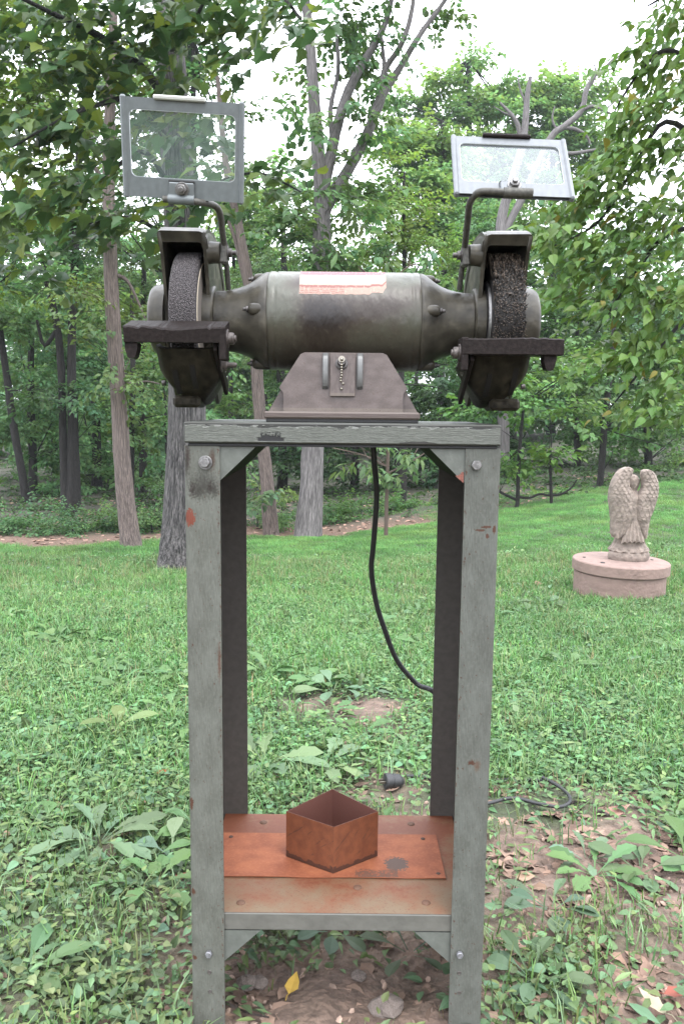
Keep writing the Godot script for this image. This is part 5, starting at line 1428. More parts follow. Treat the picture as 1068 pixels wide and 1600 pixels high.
	plant("forest_tree", "tall hazy tree topping out left of the right eye shield", "tree", PackedVector3Array([Vector3(4.087, -0.308, -26.000), Vector3(4.091, -0.360, -26.000), Vector3(4.116, -0.743, -26.000), Vector3(3.958, 1.730, -26.000), Vector3(3.975, 4.543, -26.000), Vector3(3.741, 11.519, -26.000)]), [0.2349, 0.2105, 0.1692, 0.1504, 0.1222, 0.0658], "bark_dark", [], [[Vector3(3.831, 10.500, -26.000), Vector3(0.961, 0.919, 0.769), 85], [Vector3(3.166, 9.557, -26.000), Vector3(1.044, 0.919, 0.835), 93], [Vector3(4.564, 9.288, -26.000), Vector3(0.961, 0.919, 0.769), 85], [Vector3(3.859, 11.520, -26.000), Vector3(0.376, 0.585, 0.301), 21], [Vector3(2.360, 10.112, -26.000), Vector3(0.752, 0.752, 0.601), 49], [Vector3(4.219, 7.666, -26.000), Vector3(1.462, 1.253, 1.169), 285]], "pale", 520, 1.70, 0.00, Color(1.50, 1.55, 1.20), "forest trees standing back in the woods")  # leaf tone paled in place of haze
	plant("forest_tree", "tall hazy tree topping out above the right eye shield", "tree", PackedVector3Array([Vector3(7.067, 0.032, -27.000), Vector3(7.070, -0.065, -27.000), Vector3(7.092, -0.775, -27.000), Vector3(6.893, 1.792, -27.000), Vector3(6.872, 4.713, -27.000), Vector3(6.565, 11.244, -27.000)]), [0.2440, 0.2186, 0.1757, 0.1561, 0.1269, 0.0683], "bark_dark", [], [[Vector3(6.359, 10.312, -27.000), Vector3(1.214, 0.867, 0.972), 102], [Vector3(5.336, 10.204, -27.000), Vector3(0.867, 0.954, 0.694), 80], [Vector3(7.372, 10.614, -27.000), Vector3(0.998, 0.781, 0.798), 75], [Vector3(6.215, 8.839, -27.000), Vector3(1.735, 1.084, 1.388), 219], [Vector3(7.840, 9.447, -27.000), Vector3(1.084, 0.954, 0.867), 120], [Vector3(6.728, 11.246, -27.000), Vector3(0.564, 0.477, 0.451), 26]], "pale", 521, 1.70, 0.00, Color(1.50, 1.55, 1.20), "forest trees standing back in the woods")  # haze painted by a lifted leaf tone
	plant("forest_tree", "green tree behind the right-hand rod and wheel guard", "tree", PackedVector3Array([Vector3(3.416, -0.288, -16.000), Vector3(3.418, -0.268, -16.000), Vector3(3.432, -0.117, -16.000), Vector3(3.324, 1.405, -16.000), Vector3(3.322, 3.136, -16.000), Vector3(3.264, 4.342, -16.000)]), [0.1124, 0.1008, 0.0810, 0.0720, 0.0585, 0.0315], "bark_dark", [], [[Vector3(2.876, 4.099, -16.000), Vector3(0.771, 0.720, 0.617), 108], [Vector3(3.611, 4.346, -16.000), Vector3(0.643, 0.643, 0.514), 80], [Vector3(3.905, 3.263, -16.000), Vector3(0.771, 0.643, 0.617), 96], [Vector3(3.038, 3.011, -16.000), Vector3(0.720, 0.643, 0.576), 90], [Vector3(2.036, 3.000, -16.000), Vector3(0.643, 0.514, 0.514), 64]], "forest", 522, 1.00, 0.00, Color(1.00, 1.18, 0.80), "forest trees standing back in the woods")
	plant("forest_tree", "bright leafy tree at the right edge above the stone angel", "tree", PackedVector3Array([Vector3(5.047, -0.064, -13.200), Vector3(5.048, -0.047, -13.200), Vector3(5.056, 0.077, -13.200), Vector3(4.940, 1.332, -13.200), Vector3(4.933, 2.153, -13.200)]), [0.0928, 0.0831, 0.0668, 0.0594, 0.0260], "bark_dark", [], [[Vector3(4.832, 1.743, -13.200), Vector3(0.742, 0.594, 0.594), 85], [Vector3(5.405, 0.922, -13.200), Vector3(0.594, 0.530, 0.475), 61], [Vector3(4.699, 0.390, -13.200), Vector3(0.594, 0.424, 0.475), 49], [Vector3(5.359, -0.026, -13.200), Vector3(0.488, 0.276, 0.390), 26], [Vector3(4.103, 1.735, -13.200), Vector3(0.530, 0.488, 0.424), 50], [Vector3(5.431, 2.158, -13.200), Vector3(0.636, 0.636, 0.509), 78]], "forest", 523, 1.00, 0.00, Color(0.95, 1.15, 0.70), "forest trees standing back in the woods")
	plant("forest_tree", "dark tree behind the middle of the stand under the top", "tree", PackedVector3Array([Vector3(0.214, -0.657, -14.500), Vector3(0.217, -0.585, -14.500), Vector3(0.235, -0.056, -14.500), Vector3(0.223, 0.868, -14.500)]), [0.0946, 0.0848, 0.0681, 0.0265], "bark_dark", [], [[Vector3(-0.173, -0.060, -14.500), Vector3(0.815, 0.466, 0.652), 73], [Vector3(0.398, 0.755, -14.500), Vector3(0.932, 0.582, 0.745), 105], [Vector3(-0.412, 0.862, -14.500), Vector3(0.699, 0.582, 0.559), 79], [Vector3(0.767, -0.518, -14.500), Vector3(0.652, 0.303, 0.522), 26], [Vector3(0.068, -0.760, -14.500), Vector3(0.699, 0.233, 0.559), 19]], "forest", 524, 1.00, 0.00, Color(0.45, 0.58, 0.50), "forest trees standing back in the woods")
	plant("forest_tree", "dark straight tree seen right of the hanging cord", "tree", PackedVector3Array([Vector3(0.927, -0.562, -13.500), Vector3(0.930, -0.492, -13.500), Vector3(0.945, 0.015, -13.500), Vector3(0.920, 1.300, -13.500)]), [0.0949, 0.0850, 0.0683, 0.0266], "bark_dark", [], [[Vector3(1.234, 0.665, -13.500), Vector3(0.759, 0.542, 0.607), 80], [Vector3(1.790, 0.024, -13.500), Vector3(0.607, 0.477, 0.486), 56], [Vector3(1.146, -0.255, -13.500), Vector3(0.499, 0.282, 0.399), 21], [Vector3(1.755, 1.309, -13.500), Vector3(0.759, 0.542, 0.607), 80]], "forest", 525, 1.00, 0.00, Color(0.45, 0.60, 0.50), "forest trees standing back in the woods")
	plant("forest_tree", "thin dark tree seen beside the right rear leg", "tree", PackedVector3Array([Vector3(1.464, -0.517, -15.500), Vector3(1.466, -0.468, -15.500), Vector3(1.483, -0.106, -15.500), Vector3(1.401, 1.369, -15.500), Vector3(1.439, 1.853, -15.500)]), [0.0622, 0.0558, 0.0448, 0.0398, 0.0174], "bark_dark", [], [[Vector3(1.948, -0.727, -15.500), Vector3(0.498, 0.274, 0.398), 21], [Vector3(2.530, 0.647, -15.500), Vector3(0.747, 0.697, 0.598), 101], [Vector3(2.614, 1.865, -15.500), Vector3(0.747, 0.697, 0.598), 101], [Vector3(2.437, -0.345, -15.500), Vector3(0.622, 0.373, 0.498), 45]], "forest", 526, 1.00, 0.00, Color(0.70, 0.88, 0.65), "forest trees standing back in the woods")
	plant("forest_tree", "shaded tree behind the low sapling right of the stand", "tree", PackedVector3Array([Vector3(4.262, -0.172, -14.500), Vector3(4.263, -0.153, -14.500), Vector3(4.274, -0.013, -14.500), Vector3(4.162, 1.365, -14.500), Vector3(4.154, 2.490, -14.500)]), [0.0873, 0.0783, 0.0629, 0.0559, 0.0245], "bark_dark", [], [[Vector3(3.955, 1.363, -14.500), Vector3(0.815, 0.582, 0.652), 92], [Vector3(3.562, 2.484, -14.500), Vector3(0.699, 0.582, 0.559), 79], [Vector3(4.484, 2.270, -14.500), Vector3(0.652, 0.536, 0.522), 68], [Vector3(4.240, 0.219, -14.500), Vector3(0.699, 0.466, 0.559), 63], [Vector3(3.446, -0.255, -14.500), Vector3(0.652, 0.349, 0.522), 44], [Vector3(2.614, 0.202, -14.500), Vector3(0.582, 0.536, 0.466), 60]], "forest", 527, 1.00, 0.00, Color(0.65, 0.85, 0.60), "forest trees standing back in the woods")
	plant("forest_tree", "dark mid-forest tree hidden mostly by the grinder's motor", "tree", PackedVector3Array([Vector3(-0.611, -0.708, -17.000), Vector3(-0.608, -0.650, -17.000), Vector3(-0.585, -0.223, -17.000), Vector3(-0.649, 1.395, -17.000), Vector3(-0.606, 3.236, -17.000)]), [0.1536, 0.1376, 0.1106, 0.0983, 0.0430], "bark_dark", [], [[Vector3(-0.222, 1.931, -17.000), Vector3(1.092, 0.819, 0.874), 174], [Vector3(0.848, 2.206, -17.000), Vector3(1.092, 0.819, 0.874), 174], [Vector3(0.298, 3.245, -17.000), Vector3(1.092, 0.683, 0.874), 145], [Vector3(1.495, 3.257, -17.000), Vector3(0.956, 0.683, 0.765), 127]], "forest", 528, 1.00, 0.00, Color(1.25, 1.45, 1.25), "forest trees standing back in the woods")
	plant("forest_tree", "back tree left of the slender trunk showing a dim thin stem", "tree", PackedVector3Array([Vector3(-6.154, -0.708, -17.000), Vector3(-6.150, -0.657, -17.000), Vector3(-6.117, -0.281, -17.000), Vector3(-6.114, 1.339, -17.000), Vector3(-6.032, 2.135, -17.000)]), [0.1024, 0.0918, 0.0737, 0.0655, 0.0287], "bark_dark", [], [[Vector3(-6.174, 0.803, -17.000), Vector3(1.229, 0.819, 0.983), 196], [Vector3(-5.724, 2.138, -17.000), Vector3(1.229, 0.819, 0.983), 196], [Vector3(-6.673, 1.864, -17.000), Vector3(1.092, 0.819, 0.874), 174], [Vector3(-4.547, 0.820, -17.000), Vector3(1.092, 0.819, 0.874), 174], [Vector3(-4.580, -0.538, -17.000), Vector3(1.092, 0.546, 0.874), 116]], "forest", 529, 1.30, 0.00, Color(1.30, 1.50, 1.35), "forest trees standing back in the woods")
	plant("forest_tree", "pale feathery tree filling the sky gap between the left eye shield and the forked tree", "tree", PackedVector3Array([Vector3(-1.733, -0.718, -18.000), Vector3(-1.730, -0.668, -18.000), Vector3(-1.704, -0.298, -18.000), Vector3(-1.758, 1.416, -18.000), Vector3(-1.684, 3.365, -18.000), Vector3(-1.694, 5.658, -18.000)]), [0.1084, 0.0972, 0.0781, 0.0694, 0.0564, 0.0304], "bark_dark", [], [[Vector3(-1.793, 5.125, -18.000), Vector3(0.665, 0.723, 0.532), 74], [Vector3(-1.237, 5.663, -18.000), Vector3(0.578, 0.578, 0.463), 45], [Vector3(-2.005, 4.180, -18.000), Vector3(0.723, 0.636, 0.578), 80], [Vector3(-1.165, 4.459, -18.000), Vector3(0.636, 0.636, 0.509), 63], [Vector3(-1.515, 3.503, -18.000), Vector3(0.723, 0.578, 0.578), 73]], "pale", 530, 1.20, 0.00, Color(1.35, 1.40, 1.15), "forest trees standing back in the woods")
	plant("forest_tree", "pale thin tree low behind the left end of the motor", "tree", PackedVector3Array([Vector3(-2.779, -0.738, -20.000), Vector3(-2.775, -0.702, -20.000), Vector3(-2.745, -0.435, -20.000), Vector3(-2.795, 1.469, -20.000), Vector3(-2.701, 3.635, -20.000), Vector3(-2.705, 5.293, -20.000)]), [0.1004, 0.0900, 0.0723, 0.0643, 0.0522, 0.0281], "bark_dark", [], [[Vector3(-2.774, 4.241, -20.000), Vector3(0.643, 0.803, 0.514), 80], [Vector3(-2.941, 3.020, -20.000), Vector3(0.707, 0.707, 0.565), 87], [Vector3(-2.534, 5.295, -20.000), Vector3(0.546, 0.643, 0.437), 40], [Vector3(-3.078, 5.140, -20.000), Vector3(0.643, 0.643, 0.514), 56]], "pale", 531, 1.20, 0.00, Color(1.30, 1.40, 1.15), "forest trees standing back in the woods")
	plant("forest_tree", "forest tree well past the left edge of the lawn", "tree", PackedVector3Array([Vector3(-9.751, -0.678, -14.000), Vector3(-9.746, -0.612, -14.000), Vector3(-9.710, -0.128, -14.000), Vector3(-9.651, 1.207, -14.000), Vector3(-9.478, 2.725, -14.000), Vector3(-9.399, 3.888, -14.000)]), [0.1265, 0.1133, 0.0911, 0.0810, 0.0658, 0.0354], "bark_dark", [], [[Vector3(-9.544, 2.295, -14.000), Vector3(1.237, 1.012, 0.990), 170], [Vector3(-9.095, 3.891, -14.000), Vector3(1.237, 1.012, 0.990), 170], [Vector3(-9.999, 0.762, -14.000), Vector3(1.012, 0.787, 0.810), 108], [Vector3(-9.170, -0.123, -14.000), Vector3(0.787, 0.562, 0.630), 60]], "forest", 532, 1.20, 0.00, Color(1.00, 1.20, 0.95), "forest trees standing back in the woods")
	plant("forest_tree", "forest tree farthest off to the left of the lawn", "tree", PackedVector3Array([Vector3(-14.197, -0.688, -15.000), Vector3(-14.191, -0.634, -15.000), Vector3(-14.147, -0.238, -15.000), Vector3(-14.038, 1.193, -15.000), Vector3(-13.801, 2.821, -15.000), Vector3(-13.640, 4.403, -15.000)]), [0.1355, 0.1214, 0.0976, 0.0867, 0.0705, 0.0380], "bark_dark", [], [[Vector3(-13.824, 2.935, -15.000), Vector3(1.566, 1.325, 1.253), 282], [Vector3(-13.562, 0.962, -15.000), Vector3(1.446, 1.084, 1.157), 213], [Vector3(-14.127, 4.398, -15.000), Vector3(1.325, 1.084, 1.060), 195], [Vector3(-12.698, 0.018, -15.000), Vector3(1.084, 0.723, 0.867), 106]], "forest", 533, 1.30, 0.00, Color(0.95, 1.15, 0.90), "forest trees standing back in the woods")
	plant("forest_tree", "forest tree well past the right edge of the lawn", "tree", PackedVector3Array([Vector3(9.741, 0.162, -14.000), Vector3(9.741, 0.152, -14.000), Vector3(9.741, 0.076, -14.000), Vector3(9.565, 1.405, -14.000), Vector3(9.471, 2.918, -14.000), Vector3(9.273, 4.801, -14.000)]), [0.1265, 0.1133, 0.0911, 0.0810, 0.0658, 0.0354], "bark_dark", [], [[Vector3(9.396, 3.342, -14.000), Vector3(1.349, 1.237, 1.080), 227], [Vector3(9.213, 1.839, -14.000), Vector3(1.237, 0.900, 0.990), 151], [Vector3(9.681, 4.805, -14.000), Vector3(1.237, 1.012, 0.990), 170]], "forest", 534, 1.20, 0.00, Color(1.00, 1.20, 0.90), "forest trees standing back in the woods")
	plant("forest_tree", "forest tree farthest off to the right of the lawn", "tree", PackedVector3Array([Vector3(14.291, 0.152, -15.000), Vector3(14.290, 0.141, -15.000), Vector3(14.283, 0.060, -15.000), Vector3(14.048, 1.484, -15.000), Vector3(13.894, 3.103, -15.000), Vector3(13.588, 5.339, -15.000)]), [0.1355, 0.1214, 0.0976, 0.0867, 0.0705, 0.0380], "bark_dark", [], [[Vector3(13.770, 3.783, -15.000), Vector3(1.687, 1.325, 1.349), 304], [Vector3(13.538, 1.946, -15.000), Vector3(1.446, 0.964, 1.157), 189], [Vector3(14.025, 5.344, -15.000), Vector3(1.446, 1.084, 1.157), 213]], "forest", 535, 1.30, 0.00, Color(0.95, 1.15, 0.85), "forest trees standing back in the woods")
	plant("shrub", "grey-green shrub at the far left edge of the lawn", "shrub", PackedVector3Array([Vector3(-3.774, -0.553, -8.900), Vector3(-3.796, -0.393, -8.900)]), [0.0120, 0.0040], "bark_dark", [], [[Vector3(-3.800, -0.481, -8.900), Vector3(0.315, 0.214, 0.252), 54], [Vector3(-3.994, -0.559, -8.900), Vector3(0.189, 0.129, 0.250), 19], [Vector3(-3.612, -0.544, -8.900), Vector3(0.189, 0.129, 0.250), 19]], "fine", 536, 0.62, 0.0, Color(0.75, 0.95, 0.85), "shrubs along the forest edge")
	plant("shrub", "low shrub in front of the dim leaning trunk", "shrub", PackedVector3Array([Vector3(-3.363, -0.546, -8.800), Vector3(-3.383, -0.410, -8.800)]), [0.0120, 0.0040], "bark_dark", [], [[Vector3(-3.386, -0.490, -8.800), Vector3(0.283, 0.198, 0.250), 45], [Vector3(-3.561, -0.563, -8.800), Vector3(0.170, 0.119, 0.250), 16], [Vector3(-3.217, -0.549, -8.800), Vector3(0.170, 0.119, 0.250), 16]], "fine", 537, 0.62, 0.0, Color(0.80, 0.98, 0.88), "shrubs along the forest edge")
	plant("shrub", "shrub at the foot of the dark double trunk", "shrub", PackedVector3Array([Vector3(-2.960, -0.539, -8.700), Vector3(-2.978, -0.397, -8.700)]), [0.0120, 0.0040], "bark_dark", [], [[Vector3(-2.980, -0.471, -8.700), Vector3(0.293, 0.182, 0.250), 43], [Vector3(-3.161, -0.538, -8.700), Vector3(0.176, 0.109, 0.250), 15], [Vector3(-2.804, -0.525, -8.700), Vector3(0.176, 0.109, 0.250), 15]], "fine", 538, 0.62, 0.0, Color(0.82, 1.00, 0.90), "shrubs along the forest edge")
	plant("shrub", "taller pale shrub left of the slender pink trunk", "shrub", PackedVector3Array([Vector3(-2.775, -0.574, -9.200), Vector3(-2.787, -0.336, -9.200)]), [0.0120, 0.0040], "bark_dark", [], [[Vector3(-2.790, -0.438, -9.200), Vector3(0.281, 0.251, 0.250), 57], [Vector3(-2.963, -0.530, -9.200), Vector3(0.168, 0.151, 0.250), 20], [Vector3(-2.622, -0.513, -9.200), Vector3(0.168, 0.151, 0.250), 20]], "fine", 539, 0.62, 0.0, Color(0.95, 1.10, 0.98), "shrubs along the forest edge")
	plant("shrub", "low shrub right behind the slender pink trunk's foot", "shrub", PackedVector3Array([Vector3(-2.164, -0.560, -9.000), Vector3(-2.174, -0.389, -9.000)]), [0.0120, 0.0040], "bark_dark", [], [[Vector3(-2.176, -0.478, -9.000), Vector3(0.246, 0.217, 0.250), 43], [Vector3(-2.326, -0.557, -9.000), Vector3(0.147, 0.130, 0.250), 15], [Vector3(-2.028, -0.543, -9.000), Vector3(0.147, 0.130, 0.250), 15]], "fine", 540, 0.62, 0.0, Color(0.85, 1.00, 0.82), "shrubs along the forest edge")
	plant("shrub", "round shrub left of the rear leg, by the shaggy grey trunk", "shrub", PackedVector3Array([Vector3(-2.060, -0.584, -9.600), Vector3(-2.066, -0.279, -9.600)]), [0.0120, 0.0040], "bark_dark", [], [[Vector3(-2.068, -0.392, -9.600), Vector3(0.278, 0.278, 0.250), 62], [Vector3(-2.238, -0.492, -9.600), Vector3(0.167, 0.167, 0.250), 22], [Vector3(-1.902, -0.475, -9.600), Vector3(0.167, 0.167, 0.250), 22]], "fine", 541, 0.62, 0.0, Color(0.70, 0.88, 0.75), "shrubs along the forest edge")
	plant("shrub", "shrub seen just inside the left rear leg", "shrub", PackedVector3Array([Vector3(-1.035, -0.585, -9.700), Vector3(-1.037, -0.375, -9.700)]), [0.0120, 0.0040], "bark_dark", [], [[Vector3(-1.037, -0.457, -9.700), Vector3(0.218, 0.203, 0.250), 35], [Vector3(-1.170, -0.531, -9.700), Vector3(0.131, 0.122, 0.250), 12], [Vector3(-0.905, -0.518, -9.700), Vector3(0.131, 0.122, 0.250), 12]], "fine", 542, 0.62, 0.0, Color(0.80, 1.00, 0.82), "shrubs along the forest edge")
	plant("shrub", "pale shrub at the foot of the peeling pink tree", "shrub", PackedVector3Array([Vector3(-0.739, -0.585, -9.700), Vector3(-0.738, -0.314, -9.700)]), [0.0120, 0.0040], "bark_dark", [], [[Vector3(-0.738, -0.390, -9.700), Vector3(0.187, 0.187, 0.250), 28], [Vector3(-0.852, -0.458, -9.700), Vector3(0.112, 0.112, 0.250), 10], [Vector3(-0.625, -0.446, -9.700), Vector3(0.112, 0.112, 0.250), 10]], "fine", 543, 0.62, 0.0, Color(1.00, 1.15, 0.85), "shrubs along the forest edge")
	plant("shrub", "low shrub right of the forked trunk's foot", "shrub", PackedVector3Array([Vector3(-0.079, -0.590, -10.200), Vector3(-0.075, -0.422, -10.200)]), [0.0120, 0.0040], "bark_dark", [], [[Vector3(-0.074, -0.489, -10.200), Vector3(0.262, 0.164, 0.250), 34], [Vector3(-0.232, -0.549, -10.200), Vector3(0.157, 0.098, 0.250), 12], [Vector3(0.085, -0.537, -10.200), Vector3(0.157, 0.098, 0.250), 12]], "fine", 544, 0.62, 0.0, Color(0.85, 1.05, 0.75), "shrubs along the forest edge")
	plant("shrub", "dark low shrub left of the hanging cord", "shrub", PackedVector3Array([Vector3(0.221, -0.570, -10.800), Vector3(0.227, -0.458, -10.800)]), [0.0120, 0.0040], "bark_dark", [], [[Vector3(0.227, -0.521, -10.800), Vector3(0.260, 0.156, 0.250), 33], [Vector3(0.071, -0.578, -10.800), Vector3(0.156, 0.094, 0.250), 11], [Vector3(0.385, -0.567, -10.800), Vector3(0.156, 0.094, 0.250), 11]], "fine", 545, 0.62, 0.0, Color(0.60, 0.80, 0.60), "shrubs along the forest edge")
	plant("shrub", "low shrub just right of the hanging cord", "shrub", PackedVector3Array([Vector3(0.698, -0.512, -10.800), Vector3(0.707, -0.460, -10.800)]), [0.0120, 0.0040], "bark_dark", [], [[Vector3(0.708, -0.516, -10.800), Vector3(0.295, 0.139, 0.250), 33], [Vector3(0.531, -0.567, -10.800), Vector3(0.177, 0.083, 0.250), 11], [Vector3(0.888, -0.556, -10.800), Vector3(0.177, 0.083, 0.250), 11]], "fine", 546, 0.62, 0.0, Color(0.70, 0.90, 0.60), "shrubs along the forest edge")
	plant("shrub", "pale grassy shrub by the right rear leg", "shrub", PackedVector3Array([Vector3(1.238, -0.451, -11.200), Vector3(1.249, -0.467, -11.200)]), [0.0120, 0.0040], "bark_dark", [], [[Vector3(1.250, -0.525, -11.200), Vector3(0.270, 0.144, 0.250), 31], [Vector3(1.088, -0.578, -11.200), Vector3(0.162, 0.086, 0.250), 11], [Vector3(1.415, -0.567, -11.200), Vector3(0.162, 0.086, 0.250), 11]], "fine", 547, 0.62, 0.0, Color(1.00, 1.20, 0.70), "shrubs along the forest edge")
	plant("shrub", "grassy clump right of the right front leg", "shrub", PackedVector3Array([Vector3(2.166, -0.340, -11.200), Vector3(2.181, -0.433, -11.200)]), [0.0120, 0.0040], "bark_dark", [], [[Vector3(2.183, -0.506, -11.200), Vector3(0.252, 0.180, 0.250), 36], [Vector3(2.033, -0.572, -11.200), Vector3(0.151, 0.108, 0.250), 13], [Vector3(2.338, -0.559, -11.200), Vector3(0.151, 0.108, 0.250), 13]], "fine", 548, 0.62, 0.0, Color(0.95, 1.15, 0.65), "shrubs along the forest edge")
	plant("shrub", "grassy clump below the looping vine", "shrub", PackedVector3Array([Vector3(2.658, -0.279, -11.000), Vector3(2.674, -0.360, -11.000)]), [0.0120, 0.0040], "bark_dark", [], [[Vector3(2.676, -0.431, -11.000), Vector3(0.283, 0.177, 0.250), 40], [Vector3(2.508, -0.496, -11.000), Vector3(0.170, 0.106, 0.250), 14], [Vector3(2.850, -0.483, -11.000), Vector3(0.170, 0.106, 0.250), 14]], "fine", 549, 0.62, 0.0, Color(1.00, 1.20, 0.68), "shrubs along the forest edge")
	plant("shrub", "pale clump left of the thin dark tree", "shrub", PackedVector3Array([Vector3(3.247, -0.210, -11.200), Vector3(3.259, -0.252, -11.200)]), [0.0120, 0.0040], "bark_dark", [], [[Vector3(3.263, -0.340, -11.200), Vector3(0.288, 0.216, 0.250), 50], [Vector3(3.093, -0.418, -11.200), Vector3(0.173, 0.130, 0.250), 18], [Vector3(3.440, -0.403, -11.200), Vector3(0.173, 0.130, 0.250), 18]], "fine", 550, 0.62, 0.0, Color(1.10, 1.25, 0.75), "shrubs along the forest edge")
	plant("shrub", "clump between the thin dark tree and the angel", "shrub", PackedVector3Array([Vector3(3.829, -0.144, -11.600), Vector3(3.835, -0.126, -11.600)]), [0.0120, 0.0040], "bark_dark", [], [[Vector3(3.839, -0.208, -11.600), Vector3(0.224, 0.205, 0.250), 37], [Vector3(3.708, -0.282, -11.600), Vector3(0.134, 0.123, 0.250), 13], [Vector3(3.977, -0.269, -11.600), Vector3(0.134, 0.123, 0.250), 13]], "fine", 551, 0.62, 0.0, Color(0.95, 1.15, 0.70), "shrubs along the forest edge")
	plant("shrub", "clump behind the angel's right wing", "shrub", PackedVector3Array([Vector3(4.910, -0.021, -12.200), Vector3(4.903, 0.062, -12.200)]), [0.0120, 0.0040], "bark_dark", [], [[Vector3(4.907, -0.008, -12.200), Vector3(0.333, 0.176, 0.267), 47], [Vector3(4.711, -0.072, -12.200), Vector3(0.200, 0.106, 0.250), 17], [Vector3(5.110, -0.059, -12.200), Vector3(0.200, 0.106, 0.250), 17]], "fine", 552, 0.62, 0.0, Color(0.80, 1.00, 0.60), "shrubs along the forest edge")

# ---------------------------------------------------------------- plants
var sprays := {}

func make_sprays() -> void:
	var g := Color(0.112, 0.182, 0.082)
	sprays.forest = [spray(1, 24, 0.42, 0.078, 0.028, OVATE, g), spray(2, 26, 0.46, 0.075, 0.028, OVATE, g), spray(3, 22, 0.38, 0.085, 0.03, OVATE, g)]
	sprays.fine = [spray(4, 34, 0.42, 0.055, 0.019, OVATE, g), spray(5, 36, 0.46, 0.052, 0.019, OVATE, g)]
	sprays.pale = [spray(6, 26, 0.42, 0.085, 0.03, OVATE, g), spray(7, 28, 0.46, 0.08, 0.03, OVATE, g)]
	sprays.long = [spray(8, 9, 0.26, 0.15, 0.036, LANCE, g, 0.2, 0.55), spray(9, 9, 0.28, 0.16, 0.038, LANCE, g, 0.2, 0.6)]

func plant(called: String, label: String, category: String, pts: PackedVector3Array, radii: Array, bark: String, limbs: Array, blobs: Array, kind: String, seed_: int, size: float, warm: float, tone: Color, group: String) -> Node3D:
	var t := thing(called, label, category, pts[0], group)
	var m: Material = mats.stem_brown if bark == "stem" else mats[bark]
	var st := pen()
	tube(st, spline(pts, 4), spread(radii, 4), 14 if radii[1] > 0.05 else 8, true, 0.05, seed_)
	obj("trunk" if category == "tree" else "stem", st, m, t)
	for l in limbs:
		st = pen()
		tube(st, spline(l[0], 4), spread(l[1], 4), 8, true, 0.05, seed_)
		obj("limb", st, m, t)
	# thin branches that reach into each leafy part
	var r := RandomNumberGenerator.new()
	r.seed = seed_
	st = pen()
	var any := false
	var all: Array = []
	for p in pts: all.append(p)
	for l in limbs:
		for p in l[0]: all.append(p)
	for b in blobs:
		var near: Vector3 = all[0]
		for p in all:
			if (p - b[0] + Vector3(0, 0.25, 0)).length() < (near - b[0] + Vector3(0, 0.25, 0)).length(): near = p
		for k in 3:
			var e: Vector3 = b[0] + Vector3(r.randfn(), r.randfn(), r.randfn()) * b[1] * 0.5
			var mid: Vector3 = (near + e) / 2 + Vector3(r.randfn(), r.randfn() + 0.3, r.randfn()) * 0.1 * (e - near).length()
			var w := clampf(0.012 * (e - near).length(), 0.004, 0.03)
			tube(st, spline(PackedVector3Array([near, mid, e]), 3), [w, w * 0.85, w * 0.7, w * 0.55, w * 0.45, w * 0.35, w * 0.2], 4, false)
			any = true
	if any and category != "shrub": obj("branches", st, m, t, "stuff")
	var variants: Array = sprays[kind]
	var sc := scatter(blobs, seed_, size, 0.28, warm)
	for v in variants.size():
		var at := []
		var tint := []
		for i in range(v, sc[0].size(), variants.size()):
			at.append(sc[0][i])
			tint.append(sc[1][i] * tone)  # tone per tree
		if at: multi("crown" if category != "shrub" else "foliage", variants[v], mats.leaf, at, tint, t)
	return t

# single leaves hung in clumps; the 300 nearest to the viewer's side of the yard are parts, the rest one mass
func leafy(t: Node3D, blobs: Array, meshes: Array, seed_: int, sweep: Vector3, size: float, m: Material) -> void:
	var r := RandomNumberGenerator.new()
	r.seed = seed_
	var all := []
	for b in blobs:
		var twigs := maxi(2, int(b[2] / 9))
		for k in twigs:
			var c: Vector3 = b[0] + Vector3(r.randfn(), r.randfn(), r.randfn()) * b[1] * 0.55
			var d := (sweep + Vector3(r.randfn(), r.randfn() * 0.35, r.randfn()) * 0.6).normalized()
			for i in 9:
				var p := c + d * (i - 4) * size * 0.5 + Vector3(r.randfn(), r.randfn(), r.randfn()) * size * 0.2
				var yaw := (1.0 if i % 2 else -1.0) * r.randf_range(0.3, 1.2)
				var a := d.rotated(Vector3.UP, yaw)
				a = (a + Vector3(0, -r.randf_range(0.0, 0.6), 0)).normalized()
				var up := Vector3(r.randfn() * 0.4, 1.0, 0.25 + r.randfn() * 0.4)
				up = (up - a * up.dot(a)).normalized()
				var s := size * r.randf_range(0.7, 1.2)
				# the leaf meshes lie along +x with +y up
				all.append(Transform3D(Basis(a, up, a.cross(up)) * s, p))
	var eye := Vector3(0, 0.86, 0)
	all.sort_custom(func(p, q): return (p.origin - eye).length_squared() < (q.origin - eye).length_squared())
	var inside := func(p: Vector3) -> bool: return absf(p.x) < 0.47 * -p.z and p.y - 0.86 < 0.5 * -p.z
	var rest := []
	var n := 0
	for x in all:
		if n < 300 and inside.call(x.origin):
			var o := put("leaf", meshes[n % meshes.size()], m, t)
			o.transform = Transform3D(x.basis, x.origin - t.position)
			n += 1
		else:
			rest.append(x)
	for v in meshes.size():
		var at := []
		var tint := []
		for i in range(v, rest.size(), meshes.size()):
			at.append(rest[i])
			tint.append(Color(1, 1, 1))
		if at: multi("leaves", meshes[v], m, at, tint, t)

